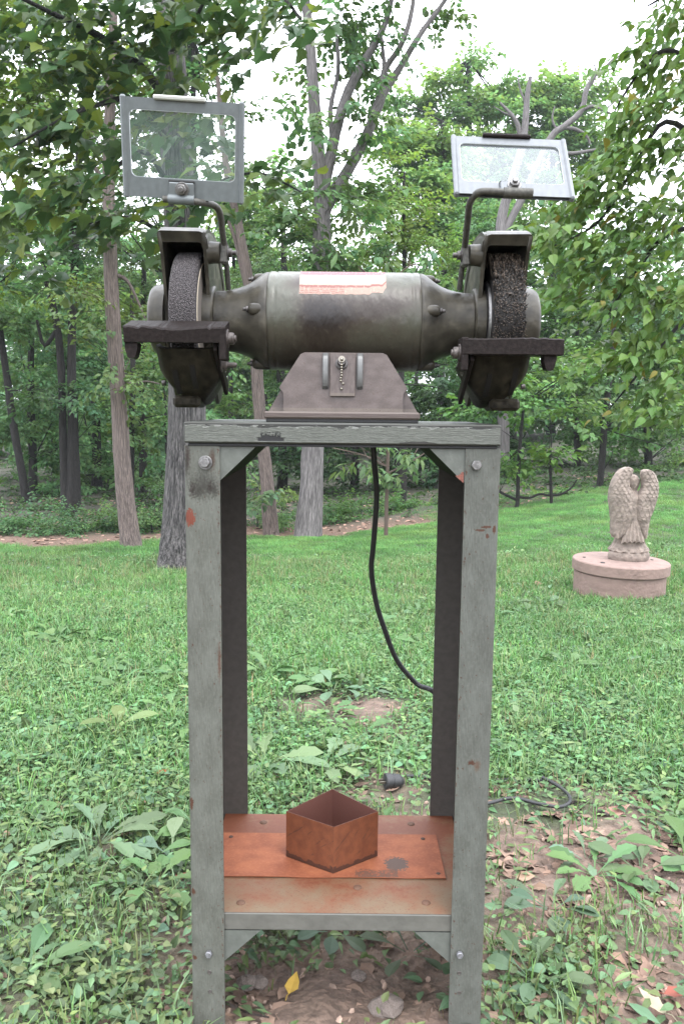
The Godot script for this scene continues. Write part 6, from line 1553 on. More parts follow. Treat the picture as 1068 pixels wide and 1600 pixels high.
func single_leaves(count: int, outline: Array, width: float, c: Color, seed_: int, by: float, odd: Array = []) -> Array:
	var r := RandomNumberGenerator.new()
	r.seed = seed_
	var out := []
	for k in count:
		var st := pen()
		var col := vary(c, by, r)
		if k < odd.size(): col = odd[k]
		leaf_fan(st, Vector3.ZERO, Vector3.RIGHT, Vector3.UP, 1.0, width * r.randf_range(0.85, 1.1), outline, col, r.randf_range(0.05, 0.35))
		# stalk
		st.set_color(Color(0.09, 0.09, 0.04))
		tube(st, PackedVector3Array([Vector3(-0.35, 0.12, 0), Vector3(-0.15, 0.03, 0), Vector3(0.02, 0, 0)]), [0.012, 0.010, 0.010], 3, false)
		st.generate_normals()
		out.append(st.commit())
	return out

func px(x: float, y: float, z: float, ex: float, ey: float, ez: float, n: int) -> Array:
	return [Vector3(x, y, z), Vector3(ex, ey, ez), n]

func build_near_trees() -> void:
	# maple whose dark trunk stands behind the left wheel
	var pts := PackedVector3Array([Vector3(-1.229, -0.3465, -5.95) - Vector3(0, 0.06, 0), Vector3(-1.22, -0.2577, -5.95), Vector3(-1.201, -0.0123, -5.95), Vector3(-1.171, 0.4231, -5.95), Vector3(-1.155, 0.8504, -5.95), Vector3(-1.163, 1.591, -5.95), Vector3(-1.186, 2.264, -5.95), Vector3(-1.216, 2.917, -5.95), Vector3(-1.235, 3.426, -5.95), Vector3(-1.244, 3.924, -5.95), Vector3(-1.242, 4.57, -5.95)])
	var t := thing("maple_tree", "maple with furrowed grey trunk and big dark leaves rising behind the left grinding wheel", "tree", pts[0], "")
	var st := pen()
	tube(st, spline(pts, 5), spread([0.185, 0.165, 0.152, 0.145, 0.138, 0.126, 0.115, 0.105, 0.098, 0.085, 0.06], 5), 20, true, 0.03, 5)
	obj("trunk", st, mats.bark_grey, t)
	var limbs := [
		[[Vector3(-1.225, 2.96, -5.95), Vector3(-1.339, 3.075, -5.6), Vector3(-1.494, 3.099, -5.2), Vector3(-1.698, 3.104, -4.9), Vector3(-1.905, 3.141, -4.7)], [0.035, 0.03, 0.022, 0.014, 0.006]],
		[[Vector3(-1.202, 2.658, -5.95), Vector3(-1.337, 2.802, -5.4), Vector3(-1.485, 2.638, -5), Vector3(-1.648, 2.478, -4.8), Vector3(-1.87, 2.305, -4.7)], [0.028, 0.02, 0.014, 0.009, 0.004]],
		[[Vector3(-1.181, 2.264, -5.95), Vector3(-1.305, 2.52, -5.5), Vector3(-1.448, 2.285, -5.1), Vector3(-1.7, 2.009, -4.9)], [0.024, 0.017, 0.011, 0.004]],
		[[Vector3(-1.216, 3.363, -5.9), Vector3(-1.146, 3.216, -5.6), Vector3(-0.9633, 3.222, -5.3), Vector3(-0.8565, 3.258, -5.1), Vector3(-0.7042, 3.319, -4.9)], [0.022, 0.018, 0.014, 0.009, 0.005]],
		[[Vector3(-1.189, 2.352, -5.95), Vector3(-0.9021, 2.349, -5.6), Vector3(-0.568, 2.35, -5.3), Vector3(-0.2719, 2.184, -5.1)], [0.02, 0.014, 0.009, 0.004]],
		[[Vector3(-1.229, 3.653, -5.9), Vector3(-0.857, 3.531, -5.4), Vector3(-0.4486, 3.253, -4.9), Vector3(-0.2487, 2.948, -4.6)], [0.03, 0.022, 0.014, 0.006]],
		[[Vector3(-1.171, 1.997, -5.95), Vector3(-1.338, 2.095, -5.6), Vector3(-1.471, 2.067, -5.3), Vector3(-1.661, 1.921, -5)], [0.022, 0.015, 0.010, 0.004]]]
	for l in limbs:
		st = pen()
		tube(st, spline(PackedVector3Array(l[0]), 5), spread(l[1], 5), 8, true, 0.06, 9)
		obj("limb", st, mats.bark_dark, t)
	var bl := []
	for q in [[Vector3(-1.777, 2.966, -4.9), 0.3, 0.18, 60], [Vector3(-1.471, 3.118, -5), 0.3, 0.16, 60], [Vector3(-1.555, 2.834, -5), 0.28, 0.15, 60], [Vector3(-1.339, 3.027, -5.2), 0.25, 0.18, 60], [Vector3(-1.829, 2.511, -4.8), 0.28, 0.16, 55], [Vector3(-1.609, 2.477, -4.9), 0.28, 0.16, 60], [Vector3(-1.77, 2.162, -4.8), 0.3, 0.16, 55], [Vector3(-1.534, 2.292, -5), 0.25, 0.14, 55], [Vector3(-1.39, 2.579, -5.2), 0.2, 0.2, 55], [Vector3(-0.8895, 3.061, -5.1), 0.22, 0.16, 50], [Vector3(-0.6831, 3.125, -5), 0.22, 0.14, 50], [Vector3(-1.139, 3.248, -5.2), 0.25, 0.15, 50], [Vector3(-1.78, 1.877, -4.8), 0.28, 0.14, 55], [Vector3(-1.543, 1.96, -5), 0.28, 0.14, 55], [Vector3(-1.342, 2.064, -5.2), 0.22, 0.14, 45], [Vector3(-1.156, 2.55, -5.4), 0.25, 0.2, 50], [Vector3(-0.8678, 2.494, -5.4), 0.18, 0.14, 34], [Vector3(-0.5575, 2.245, -5.2), 0.2, 0.10, 30], [Vector3(-0.3312, 2.315, -5.1), 0.16, 0.09, 20], [Vector3(-0.36, 3.025, -4.7), 0.18, 0.12, 34], [Vector3(-0.2138, 2.867, -4.6), 0.13, 0.13, 30], [Vector3(-0.6989, 2.882, -5.1), 0.12, 0.16, 24], [Vector3(-1.105, 1.892, -5.3), 0.2, 0.12, 34], [Vector3(-2.021, 1.654, -5), 0.25, 0.1, 34], [Vector3(-2.19, 2.611, -4.8), 0.3, 0.5, 130], [Vector3(-2.096, 3.054, -4.8), 0.3, 0.2, 70], [Vector3(-1.649, 3.429, -5), 0.6, 0.25, 120], [Vector3(-0.9041, 3.436, -5), 0.6, 0.25, 120], [Vector3(-0.7464, 2.137, -5.4), 0.15, 0.08, 18], [Vector3(-1.133, 3.232, -5.5), 0.2, 0.22, 50], [Vector3(-1.141, 3.017, -5.6), 0.18, 0.12, 30], [Vector3(-1.079, 2.158, -5.5), 0.18, 0.12, 26], [Vector3(-1.044, 2.832, -5.7), 0.16, 0.2, 26]]:
		bl.append([q[0], Vector3(q[1], q[2], q[1]), q[3] * 1.35])
	leafy(t, bl, single_leaves(10, MAPLE, 0.5, Color(0.070, 0.122, 0.046), 31, 0.28, [Color(0.14, 0.18, 0.035), Color(0.11, 0.16, 0.04), Color(0.10, 0.15, 0.04)]), 201, Vector3(-0.5, -0.15, 0.6), 0.105, mats.leaf_near)
	# tree whose leafy boughs hang in from the right
	var p2 := PackedVector3Array([Vector3(2.042, -0.182, -3.6), Vector3(2.021, 0.7109, -3.6), Vector3(1.934, 1.493, -3.6), Vector3(1.841, 2.208, -3.6), Vector3(1.747, 2.886, -3.6)])
	var d := thing("dogwood_tree", "leafy tree hanging drooping boughs into the right side, some leaves turning yellow", "tree", p2[0])
	st = pen()
	tube(st, spline(p2, 6), spread([0.09, 0.075, 0.068, 0.06, 0.045], 6), 14, true, 0.04, 6)
	obj("trunk", st, mats.bark_grey, d)
	var boughs := [
		[[Vector3(1.909, 1.709, -3.6), Vector3(1.511, 1.885, -3.4), Vector3(1.256, 1.996, -3.3), Vector3(1.111, 1.788, -3.25), Vector3(0.9686, 1.583, -3.2), Vector3(0.7626, 1.476, -3.15)], [0.02, 0.014, 0.010, 0.007, 0.005, 0.002]],
		[[Vector3(1.887, 1.869, -3.6), Vector3(1.518, 2.155, -3.4), Vector3(1.264, 2.256, -3.3), Vector3(1.127, 2.164, -3.25), Vector3(0.9983, 1.96, -3.2)], [0.02, 0.014, 0.009, 0.006, 0.002]],
		[[Vector3(1.929, 1.493, -3.6), Vector3(1.514, 1.537, -3.3), Vector3(1.267, 1.563, -3.2), Vector3(1.11, 1.384, -3.15), Vector3(0.9586, 1.161, -3.1)], [0.018, 0.012, 0.009, 0.006, 0.002]],
		[[Vector3(1.962, 1.219, -3.6), Vector3(1.558, 1.288, -3.3), Vector3(1.339, 1.224, -3.2), Vector3(1.138, 1.019, -3.1), Vector3(1.023, 0.8719, -3.1)], [0.018, 0.012, 0.009, 0.005, 0.002]],
		[[Vector3(1.855, 2.13, -3.6), Vector3(1.526, 2.396, -3.4), Vector3(1.324, 2.487, -3.3), Vector3(1.155, 2.417, -3.3)], [0.018, 0.012, 0.008, 0.003]]]
	for l in boughs:
		st = pen()
		tube(st, spline(PackedVector3Array(l[0]), 5), spread(l[1], 5), 7, true, 0.06, 10)
		obj("bough", st, mats.bark_dark, d)
	bl = []
	for q in [[Vector3(1.257, 2.372, -3.3), 0.13, 0.10, 54], [Vector3(1.15, 2.188, -3.25), 0.11, 0.09, 54], [Vector3(1.248, 2.054, -3.2), 0.12, 0.1, 54], [Vector3(1.059, 1.96, -3.2), 0.10, 0.09, 54], [Vector3(1.2, 1.845, -3.2), 0.13, 0.1, 63], [Vector3(1.008, 1.773, -3.2), 0.11, 0.09, 63], [Vector3(0.9045, 1.631, -3.2), 0.10, 0.08, 63], [Vector3(1.086, 1.597, -3.15), 0.12, 0.10, 63], [Vector3(1.244, 1.599, -3.15), 0.12, 0.1, 54], [Vector3(0.785, 1.523, -3.15), 0.08, 0.06, 36], [Vector3(0.935, 1.454, -3.15), 0.11, 0.08, 54], [Vector3(1.117, 1.376, -3.1), 0.12, 0.09, 63], [Vector3(1.254, 1.307, -3.1), 0.1, 0.1, 54], [Vector3(0.8559, 1.341, -3.2), 0.08, 0.07, 36], [Vector3(1.006, 1.264, -3.15), 0.10, 0.07, 45], [Vector3(1.155, 1.14, -3.1), 0.11, 0.07, 54], [Vector3(1.283, 1.045, -3.1), 0.1, 0.09, 54], [Vector3(1.037, 1.066, -3.1), 0.09, 0.06, 36], [Vector3(1.119, 0.9218, -3.1), 0.10, 0.05, 36], [Vector3(1.271, 0.85, -3.1), 0.08, 0.05, 30], [Vector3(1.5, 1.734, -3.3), 0.15, 0.5, 200], [Vector3(1.46, 2.304, -3.3), 0.18, 0.3, 110], [Vector3(1.268, 2.578, -3.3), 0.2, 0.12, 60]]:
		bl.append([q[0], Vector3(q[1], q[2], q[1] * 1.4), q[3] * 3.2])
	leafy(d, bl, single_leaves(40, HEART, 0.34, Color(0.098, 0.170, 0.042), 37, 0.28, [Color(0.17, 0.155, 0.035), Color(0.10, 0.14, 0.035), Color(0.10, 0.14, 0.03)]), 233, Vector3(-0.85, -0.32, 0.25), 0.047, mats.leaf_near)

# ---------------------------------------------------------------- ground
func build_ground() -> void:
	var xs := PackedFloat32Array()
	var zs := PackedFloat32Array()
	var x := -60.0
	while x < 60.0:
		xs.append(x)
		x += 0.035 if absf(x) < 1.3 else (0.12 if absf(x) < 4.0 else (0.6 if absf(x) < 10.0 else 5.0))
	xs.append(60.0)
	var z := 12.0
	while z > -75.0:
		zs.append(z)
		z -= 3.0 if z > 0.0 else (0.3 if z > -0.6 else (0.035 if z > -2.8 else (0.12 if z > -9.5 else (0.6 if z > -20.0 else 5.0))))
	zs.append(-75.0)
	var n := fnl(300, 6.0, 4)
	var n2 := fnl(301, 1.1, 4)
	var st := pen()
	st.set_smooth_group(1)
	var pos := []
	var col := []
	for zz in zs:
		var row := PackedVector3Array()
		var crow := PackedColorArray()
		for xx in xs:
			var near := clampf((4.0 + zz) / 2.0, 0.0, 1.0)
			var h := ground_height(xx, zz) + n.get_noise_2d(xx, zz) * 0.014 * (0.4 + near) + n2.get_noise_2d(xx, zz) * 0.02
			row.append(Vector3(xx, h, zz))
			crow.append(ground_color(xx, zz, n2))
		pos.append(row)
		col.append(crow)
	for i in zs.size() - 1:
		for j in xs.size() - 1:
			for q in [[i, j], [i + 1, j], [i + 1, j + 1], [i, j], [i + 1, j + 1], [i, j + 1]]:
				st.set_color(col[q[0]][q[1]])
				st.add_vertex(pos[q[0]][q[1]])
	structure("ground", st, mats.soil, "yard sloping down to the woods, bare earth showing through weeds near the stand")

# how grown-over the earth is: 0 bare, 1 closed
func cover(x: float, z: float, n: FastNoiseLite) -> float:
	var d := -z
	var c := smoothstep(1.0, 2.8, d) * 0.7 + 0.58
	c += n.get_noise_2d(x * 2.2, z * 2.2) * 0.75
	c += 0.28 * smoothstep(0.05, -0.35, x)
	# bare places: under the shelf, right of the stand, and a strip behind it
	c -= 0.85 * clampf(1.15 - Vector2((x - 0.02) / 0.26, (d - 1.08) / 0.2).length(), 0, 1)
	c -= 0.5 * clampf(1.2 - Vector2((x - 0.62) / 0.34, (d - 1.45) / 0.30).length(), 0, 1)
	c -= 0.75 * clampf(1.2 - Vector2((x - 0.02) / 0.36, (d - 2.52) / 0.36).length(), 0, 1)
	c -= 0.5 * clampf(1.2 - Vector2((x - 0.75) / 0.30, (d - 2.5) / 0.2).length(), 0, 1)
	return clampf(c, 0.0, 1.0)

# patches of open earth
func bare(x: float, d: float) -> float:
	var a := clampf(1.5 - 1.3 * Vector2((x - 0.0) / 0.34, (d - 2.50) / 0.40).length(), 0, 1)
	var b := 0.8 * clampf(1.5 - 1.3 * Vector2((x - 0.62) / 0.30, (d - 2.6) / 0.2).length(), 0, 1)
	return maxf(a, b)

func litter_band(x: float, z: float, n: FastNoiseLite) -> float:
	var edge := 9.0 + n.get_noise_2d(x * 0.6, 3.0) * 0.4 + (0.5 * x if x > 0 else 0.0)
	edge -= 1.45 * smoothstep(-0.7, -2.8, x)
	return smoothstep(edge - 0.35, edge + 0.1, -z)

func ground_color(x: float, z: float, n: FastNoiseLite) -> Color:
	var soil := Color(0.27, 0.19, 0.145).lerp(Color(0.17, 0.115, 0.088), clampf(0.5 + n.get_noise_2d(x * 3.0, z * 3.0), 0, 1))
	var green := Color(0.065, 0.08, 0.038)  # dark green with the shade between the leaves put in
	var c := soil.lerp(green, smoothstep(0.35, 0.95, cover(x, z, n)))
	var lb := litter_band(x, z, n)
	c = c.lerp(Color(0.20, 0.125, 0.085), lb)
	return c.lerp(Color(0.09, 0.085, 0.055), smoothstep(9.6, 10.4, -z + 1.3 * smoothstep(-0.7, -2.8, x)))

func blades(seed_: int, count: int, reach: float, tall: float, wide: float, c: Color) -> ArrayMesh:
	var r := RandomNumberGenerator.new()
	r.seed = seed_
	var st := pen()
	for i in count:
		var a := r.randf() * TAU
		var base := Vector3(cos(a), 0, sin(a)) * reach * sqrt(r.randf())
		var b := r.randf() * TAU
		var lean := Vector3(cos(b), 0, sin(b)) * r.randf_range(0.15, 0.9)
		var h := tall * r.randf_range(0.5, 1.15)
		var s := Vector3(-sin(b + r.randf_range(-0.6, 0.6)), 0, cos(b)).normalized() * wide * 0.5
		var m := base + Vector3(0, h * 0.6, 0) + lean * h * 0.3
		var tip := base + Vector3(0, h * 0.9, 0) + lean * h * 0.95
		st.set_color(vary(c, 0.3, r))
		quad(st, base - s, m - s * 0.8, m + s * 0.8, base + s)
		tri(st, m - s * 0.8, tip, m + s * 0.8)
	st.generate_normals()
	return st.commit()

func creeper(seed_: int, count: int, reach: float, leaf: float, c: Color, outline: Array = HEART, narrow := 1.0) -> ArrayMesh:
	var r := RandomNumberGenerator.new()
	r.seed = seed_
	var st := pen()
	for i in count:
		var a := r.randf() * TAU
		var p := Vector3(cos(a), 0, sin(a)) * reach * sqrt(r.randf()) + Vector3(0, r.randf_range(0.004, 0.026), 0)
		var d := Vector3(cos(a + r.randf_range(-1, 1)), r.randf_range(-0.25, 0.35), sin(a + r.randf_range(-1, 1))).normalized()
		var up := Vector3(r.randfn() * 0.35, 1, r.randfn() * 0.35)
		up = (up - d * up.dot(d)).normalized()
		leaf_fan(st, p, d, up, leaf * r.randf_range(0.6, 1.3), leaf * r.randf_range(0.26, 0.45) * narrow, outline, vary(c, 0.32, r), r.randf_range(0, 0.3))
	st.generate_normals()
	return st.commit()

func build_lawn() -> void:
	var n := fnl(301, 1.1, 4)
	var r := RandomNumberGenerator.new()
	r.seed = 400
	var gg := Color(0.088, 0.205, 0.056)
	var lawn := [blades(1, 30, 0.10, 0.046, 0.0042, gg), blades(2, 30, 0.10, 0.040, 0.0046, gg)]
	var tuft := [blades(3, 9, 0.04, 0.07, 0.0028, gg), blades(4, 8, 0.04, 0.085, 0.003, Color(0.13, 0.19, 0.08)), blades(14, 6, 0.05, 0.06, 0.0026, Color(0.22, 0.2, 0.12))]
	var weed := [creeper(5, 17, 0.075, 0.017, Color(0.085, 0.17, 0.06)), creeper(6, 14, 0.08, 0.021, Color(0.08, 0.155, 0.058)), creeper(7, 20, 0.07, 0.013, Color(0.095, 0.185, 0.058)), creeper(17, 18, 0.08, 0.020, Color(0.078, 0.15, 0.055), OVATE, 0.7), creeper(18, 18, 0.08, 0.030, Color(0.082, 0.16, 0.055), LANCE, 0.4), creeper(19, 18, 0.08, 0.018, Color(0.095, 0.155, 0.058), OVATE, 0.8), blades(20, 16, 0.07, 0.05, 0.0028, gg), blades(21, 16, 0.07, 0.06, 0.0026, Color(0.12, 0.2, 0.075))]
	var broad := [creeper(8, 6, 0.07, 0.036, Color(0.085, 0.145, 0.075)), creeper(9, 6, 0.08, 0.046, Color(0.10, 0.17, 0.08), JAGGED, 0.9), creeper(10, 5, 0.08, 0.060, Color(0.10, 0.165, 0.075), LANCE, 0.5)]
	var lists := {"lawn": [[], []], "tuft": [[], []], "weed": [[], []], "broad": [[], []], "clover": [[], []], "litter": [[], []], "under": [[], []]}
	var add := func(k: String, x: float, z: float, s: float, tint: Color) -> void:
		if z > -3.0 and k != "litter":
			if r.randf() < 0.93 * bare(x, -z): return
			for p in cord_path:
				if Vector2(x - p.x, (z - p.z - 0.02) * 0.7).length() < 0.042: return
		var up := Vector3(r.randfn() * 0.08, 1, r.randfn() * 0.08).normalized()
		var b := basis_y(up).rotated(up, r.randf() * TAU) * s
		lists[k][0].append(Transform3D(b, on_ground(x, z) + Vector3(0, n.get_noise_2d(x, z) * 0.02, 0)))
		lists[k][1].append(tint)
	# near ground: creeping small-leaved weeds with gaps
	for i in 23000:
		var d := sqrt(lerpf(0.64, 20.0, r.randf()))
		var x := r.randf_range(-1.0, 1.0) * (0.58 * d + 0.55)
		var c := cover(x, -d, n)
		if r.randf() > c * c * 1.15: continue
		var g := r.randf_range(0.75, 1.25)
		var dusty := 1.0 - smoothstep(1.2, 2.2, d)
		add.call("weed", x, -d, r.randf_range(0.75, 1.25), Color(g * (1.0 + 0.10 * dusty), g * (1.0 - 0.13 * dusty), g * r.randf_range(0.92, 1.1)))
	for i in 2800:
		var d := sqrt(lerpf(0.64, 26.0, r.randf()))
		var x := r.randf_range(-1.0, 1.0) * (0.58 * d + 0.55)
		var c := cover(x, -d, n)
		if r.randf() > c * 0.5 + smoothstep(2.4, 3.4, d) * 0.3: continue
		var g := r.randf_range(0.8, 1.2)
		add.call("broad", x, -d, r.randf_range(0.45, 1.0), Color(g, g, g * 1.05))
	for i in 13500:
		var d := sqrt(lerpf(0.64, 42.0, r.randf()))
		var x := r.randf_range(-1.0, 1.0) * (0.58 * d + 0.55)
		if r.randf() > cover(x, -d, n) * (0.35 + 0.5 * smoothstep(1.2, 3.0, d)): continue
		var g := r.randf_range(0.75, 1.3)
		add.call("tuft", x, -d, r.randf_range(0.5, 1.05) * lerpf(0.65, 1.1, smoothstep(1.2, 2.6, d)), Color(g * 1.05, g, g * 0.95))
	# clover and broad leaves out in the lawn
	for i in 5600:
		var d := sqrt(lerpf(4.0, 46.0, r.randf()))
		var x := r.randf_range(-1.0, 1.0) * (0.58 * d + 0.55)
		if n.get_noise_2d(x * 1.4 + 20.0, d * 1.4) < -0.05 and d > 3.2: continue
		var g := r.randf_range(0.85, 1.45)
		add.call("clover" if i % 9 else "broad", x, -d, r.randf_range(0.7, 1.25), Color(g * 1.05, g, g))
	# mown lawn
	for i in 45000:
		var d := sqrt(lerpf(3.6, 130.0, r.randf()))
		var x := r.randf_range(-1.0, 1.0) * (0.58 * d + 0.7)
		if r.randf() > smoothstep(1.9, 4.0, d) * clampf(cover(x, -d, n) + 0.25, 0, 1): continue
		var lb := litter_band(x, -d, n)
		if r.randf() < lb * (1.0 if x < 1.0 else 0.75) or d > 12.5: continue
		var g := r.randf_range(0.8, 1.2) * (1.0 + 0.55 * n.get_noise_2d(x * 1.6, -d * 1.6)) * (1.0 + 0.25 * smoothstep(6.5, 9.0, d))
		add.call("lawn", x, -d, r.randf_range(0.7, 1.15) * lerpf(1.0, 0.62, smoothstep(3.5, 6.5, d)), Color(g * (0.9 + 0.3 * r.randf() + 0.5 * maxf(0.0, n.get_noise_2d(x * 0.9 + 9.0, -d * 0.9))), g, g))
	var leaf_mesh := []
	for k in 3:
		var st := pen()
		leaf_fan(st, Vector3(-0.5, 0, 0), Vector3.RIGHT, Vector3.UP, 1.0, 0.34, OVATE, Color(1, 1, 1), 0.5 - 0.3 * k)
		st.generate_normals()
		leaf_mesh.append(st.commit())
	for i in 3600:
		var d := r.randf_range(7.6, 13.0)
		var x := r.randf_range(-1.0, 1.0) * (0.58 * d + 0.55)
		if r.randf() > litter_band(x, -d, n): continue
		var g := r.randf_range(0.5, 1.35)
		add.call("litter", x, -d, r.randf_range(0.05, 0.10), Color(0.27 * g, 0.165 * g, 0.12 * g))
	for i in 6500:
		var d := r.randf_range(1.0, 3.4)
		var x := r.randf_range(-1.0, 1.0) * (0.58 * d + 0.55)
		if r.randf() < cover(x, -d, n) * 0.7: continue
		var g := r.randf_range(0.35, 1.1)
		add.call("litter", x, -d, r.randf_range(0.010, 0.042), Color(0.22 * g, 0.145 * g, 0.105 * g))
	for i in 900:
		var d := r.randf_range(1.05, 1.9)
		var x := r.randf_range(0.2, 0.55) * d
		var g := r.randf_range(0.3, 1.0)
		add.call("litter", x, -d, r.randf_range(0.012, 0.045), Color(0.26 * g, 0.165 * g, 0.12 * g))
	# forest floor: low green growth among the trunks
	for i in 5000:
		var d := r.randf_range(9.2, 24.0)
		var x := r.randf_range(-0.85, 0.85) * d
		if d < 10.4 and x > -1.6: continue
		var g := r.randf_range(0.5, 1.1)
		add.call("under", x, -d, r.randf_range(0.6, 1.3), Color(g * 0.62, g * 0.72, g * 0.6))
	var lay := func(k: String, called: String, meshes: Array, m: Material, label: String) -> void:
		var at: Array = lists[k][0]
		var tint: Array = lists[k][1]
		for v in meshes.size():
			var a2 := []
			var t2 := []
			for i in range(v, at.size(), meshes.size()):
				a2.append(at[i])
				t2.append(tint[i])
			tag(multi(called, meshes[v], m, a2, t2), label, "", "", "stuff")
	lay.call("weed", "creeping_weeds", weed, mats.grass, "small-leaved creeping weeds over the earth round the stand")
	lay.call("clover", "clover", [weed[0], weed[2], weed[5]], mats.grass, "low clover and small weeds in the lawn")
	lay.call("broad", "broadleaf_weeds", broad, mats.grass, "rounded broad-leaved weeds scattered through the grass")
	lay.call("tuft", "grass", tuft, mats.grass, "loose tufts of longer grass among the weeds")
	lay.call("lawn", "lawn_grass", lawn, mats.grass, "mown green lawn between the stand and the woods")
	lay.call("litter", "leaf_litter", leaf_mesh, mats.dry, "brown dead leaves and crumbs on the earth and along the forest edge")
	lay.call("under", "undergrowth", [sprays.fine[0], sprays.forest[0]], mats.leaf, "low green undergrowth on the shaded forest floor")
	# crumbs of earth
	var cr := pen()
	cr.set_color(Color(1, 1, 1))
	lathe(cr, PackedVector2Array([Vector2(-0.4, 0.5), Vector2(0.1, 0.9), Vector2(0.5, 0.55), Vector2(0.62, 0.1)]), Vector3.ZERO, Basis(), 6, false)
	cr.generate_normals()
	var crumb := cr.commit()
	var ca := []
	var ct := []
	for i in 2600:
		var d := sqrt(lerpf(0.8, 7.0, r.randf()))
		var x := r.randf_range(-0.5, 0.55) * d
		if r.randf() < cover(x, -d, n): continue
		var s := r.randf_range(0.002, 0.007) * (1.8 if r.randf() < 0.06 else 1.0)
		ca.append(Transform3D(Basis.from_euler(Vector3(r.randf() * 6, r.randf() * 6, r.randf() * 6)) * Basis.from_scale(Vector3(s, s * 0.8, s * 1.2)), on_ground(x, -d) + Vector3(0, n.get_noise_2d(x, -d) * 0.02 + 0.003, 0)))
		var g := r.randf_range(0.6, 1.25)
		ct.append(Color(0.28 * g, 0.2 * g, 0.155 * g))
	tag(multi("soil_crumbs", crumb, mats.dry, ca, ct), "loose crumbs of pinkish earth on the bare patches", "", "", "stuff")

# one rosette plant: long toothed leaves arching out from the middle
func rosette(label: String, p: Vector3, size: float, leaves: int, seed_: int, group := "", outline: Array = JAGGED, upright := 0.0, c := Color(0.085, 0.135, 0.07)) -> void:
	var t := thing("dandelion_plant", label, "weed", p, group)
	var r := RandomNumberGenerator.new()
	r.seed = seed_
	for i in leaves:
		var a := TAU * i / leaves + r.randf_range(-0.4, 0.4)
		var rise := r.randf_range(0.15, 0.5) + upright
		var d := Vector3(cos(a), rise, sin(a)).normalized()
		var side := d.cross(Vector3.UP).normalized()
		var up := side.cross(d).normalized()
		up = up.rotated(d, r.randf_range(-0.5, 0.5))
		var st := pen()
		leaf_fan(st, Vector3(cos(a), 1.2, sin(a)) * 0.008, d, up, size * r.randf_range(0.65, 1.15), size * r.randf_range(0.13, 0.2), outline, vary(c, 0.22, r), 0.12 + maxf(rise, 0.1) * 0.3)
		var o := obj("leaf", st, mats.grass, t)
		o.position = Vector3.ZERO

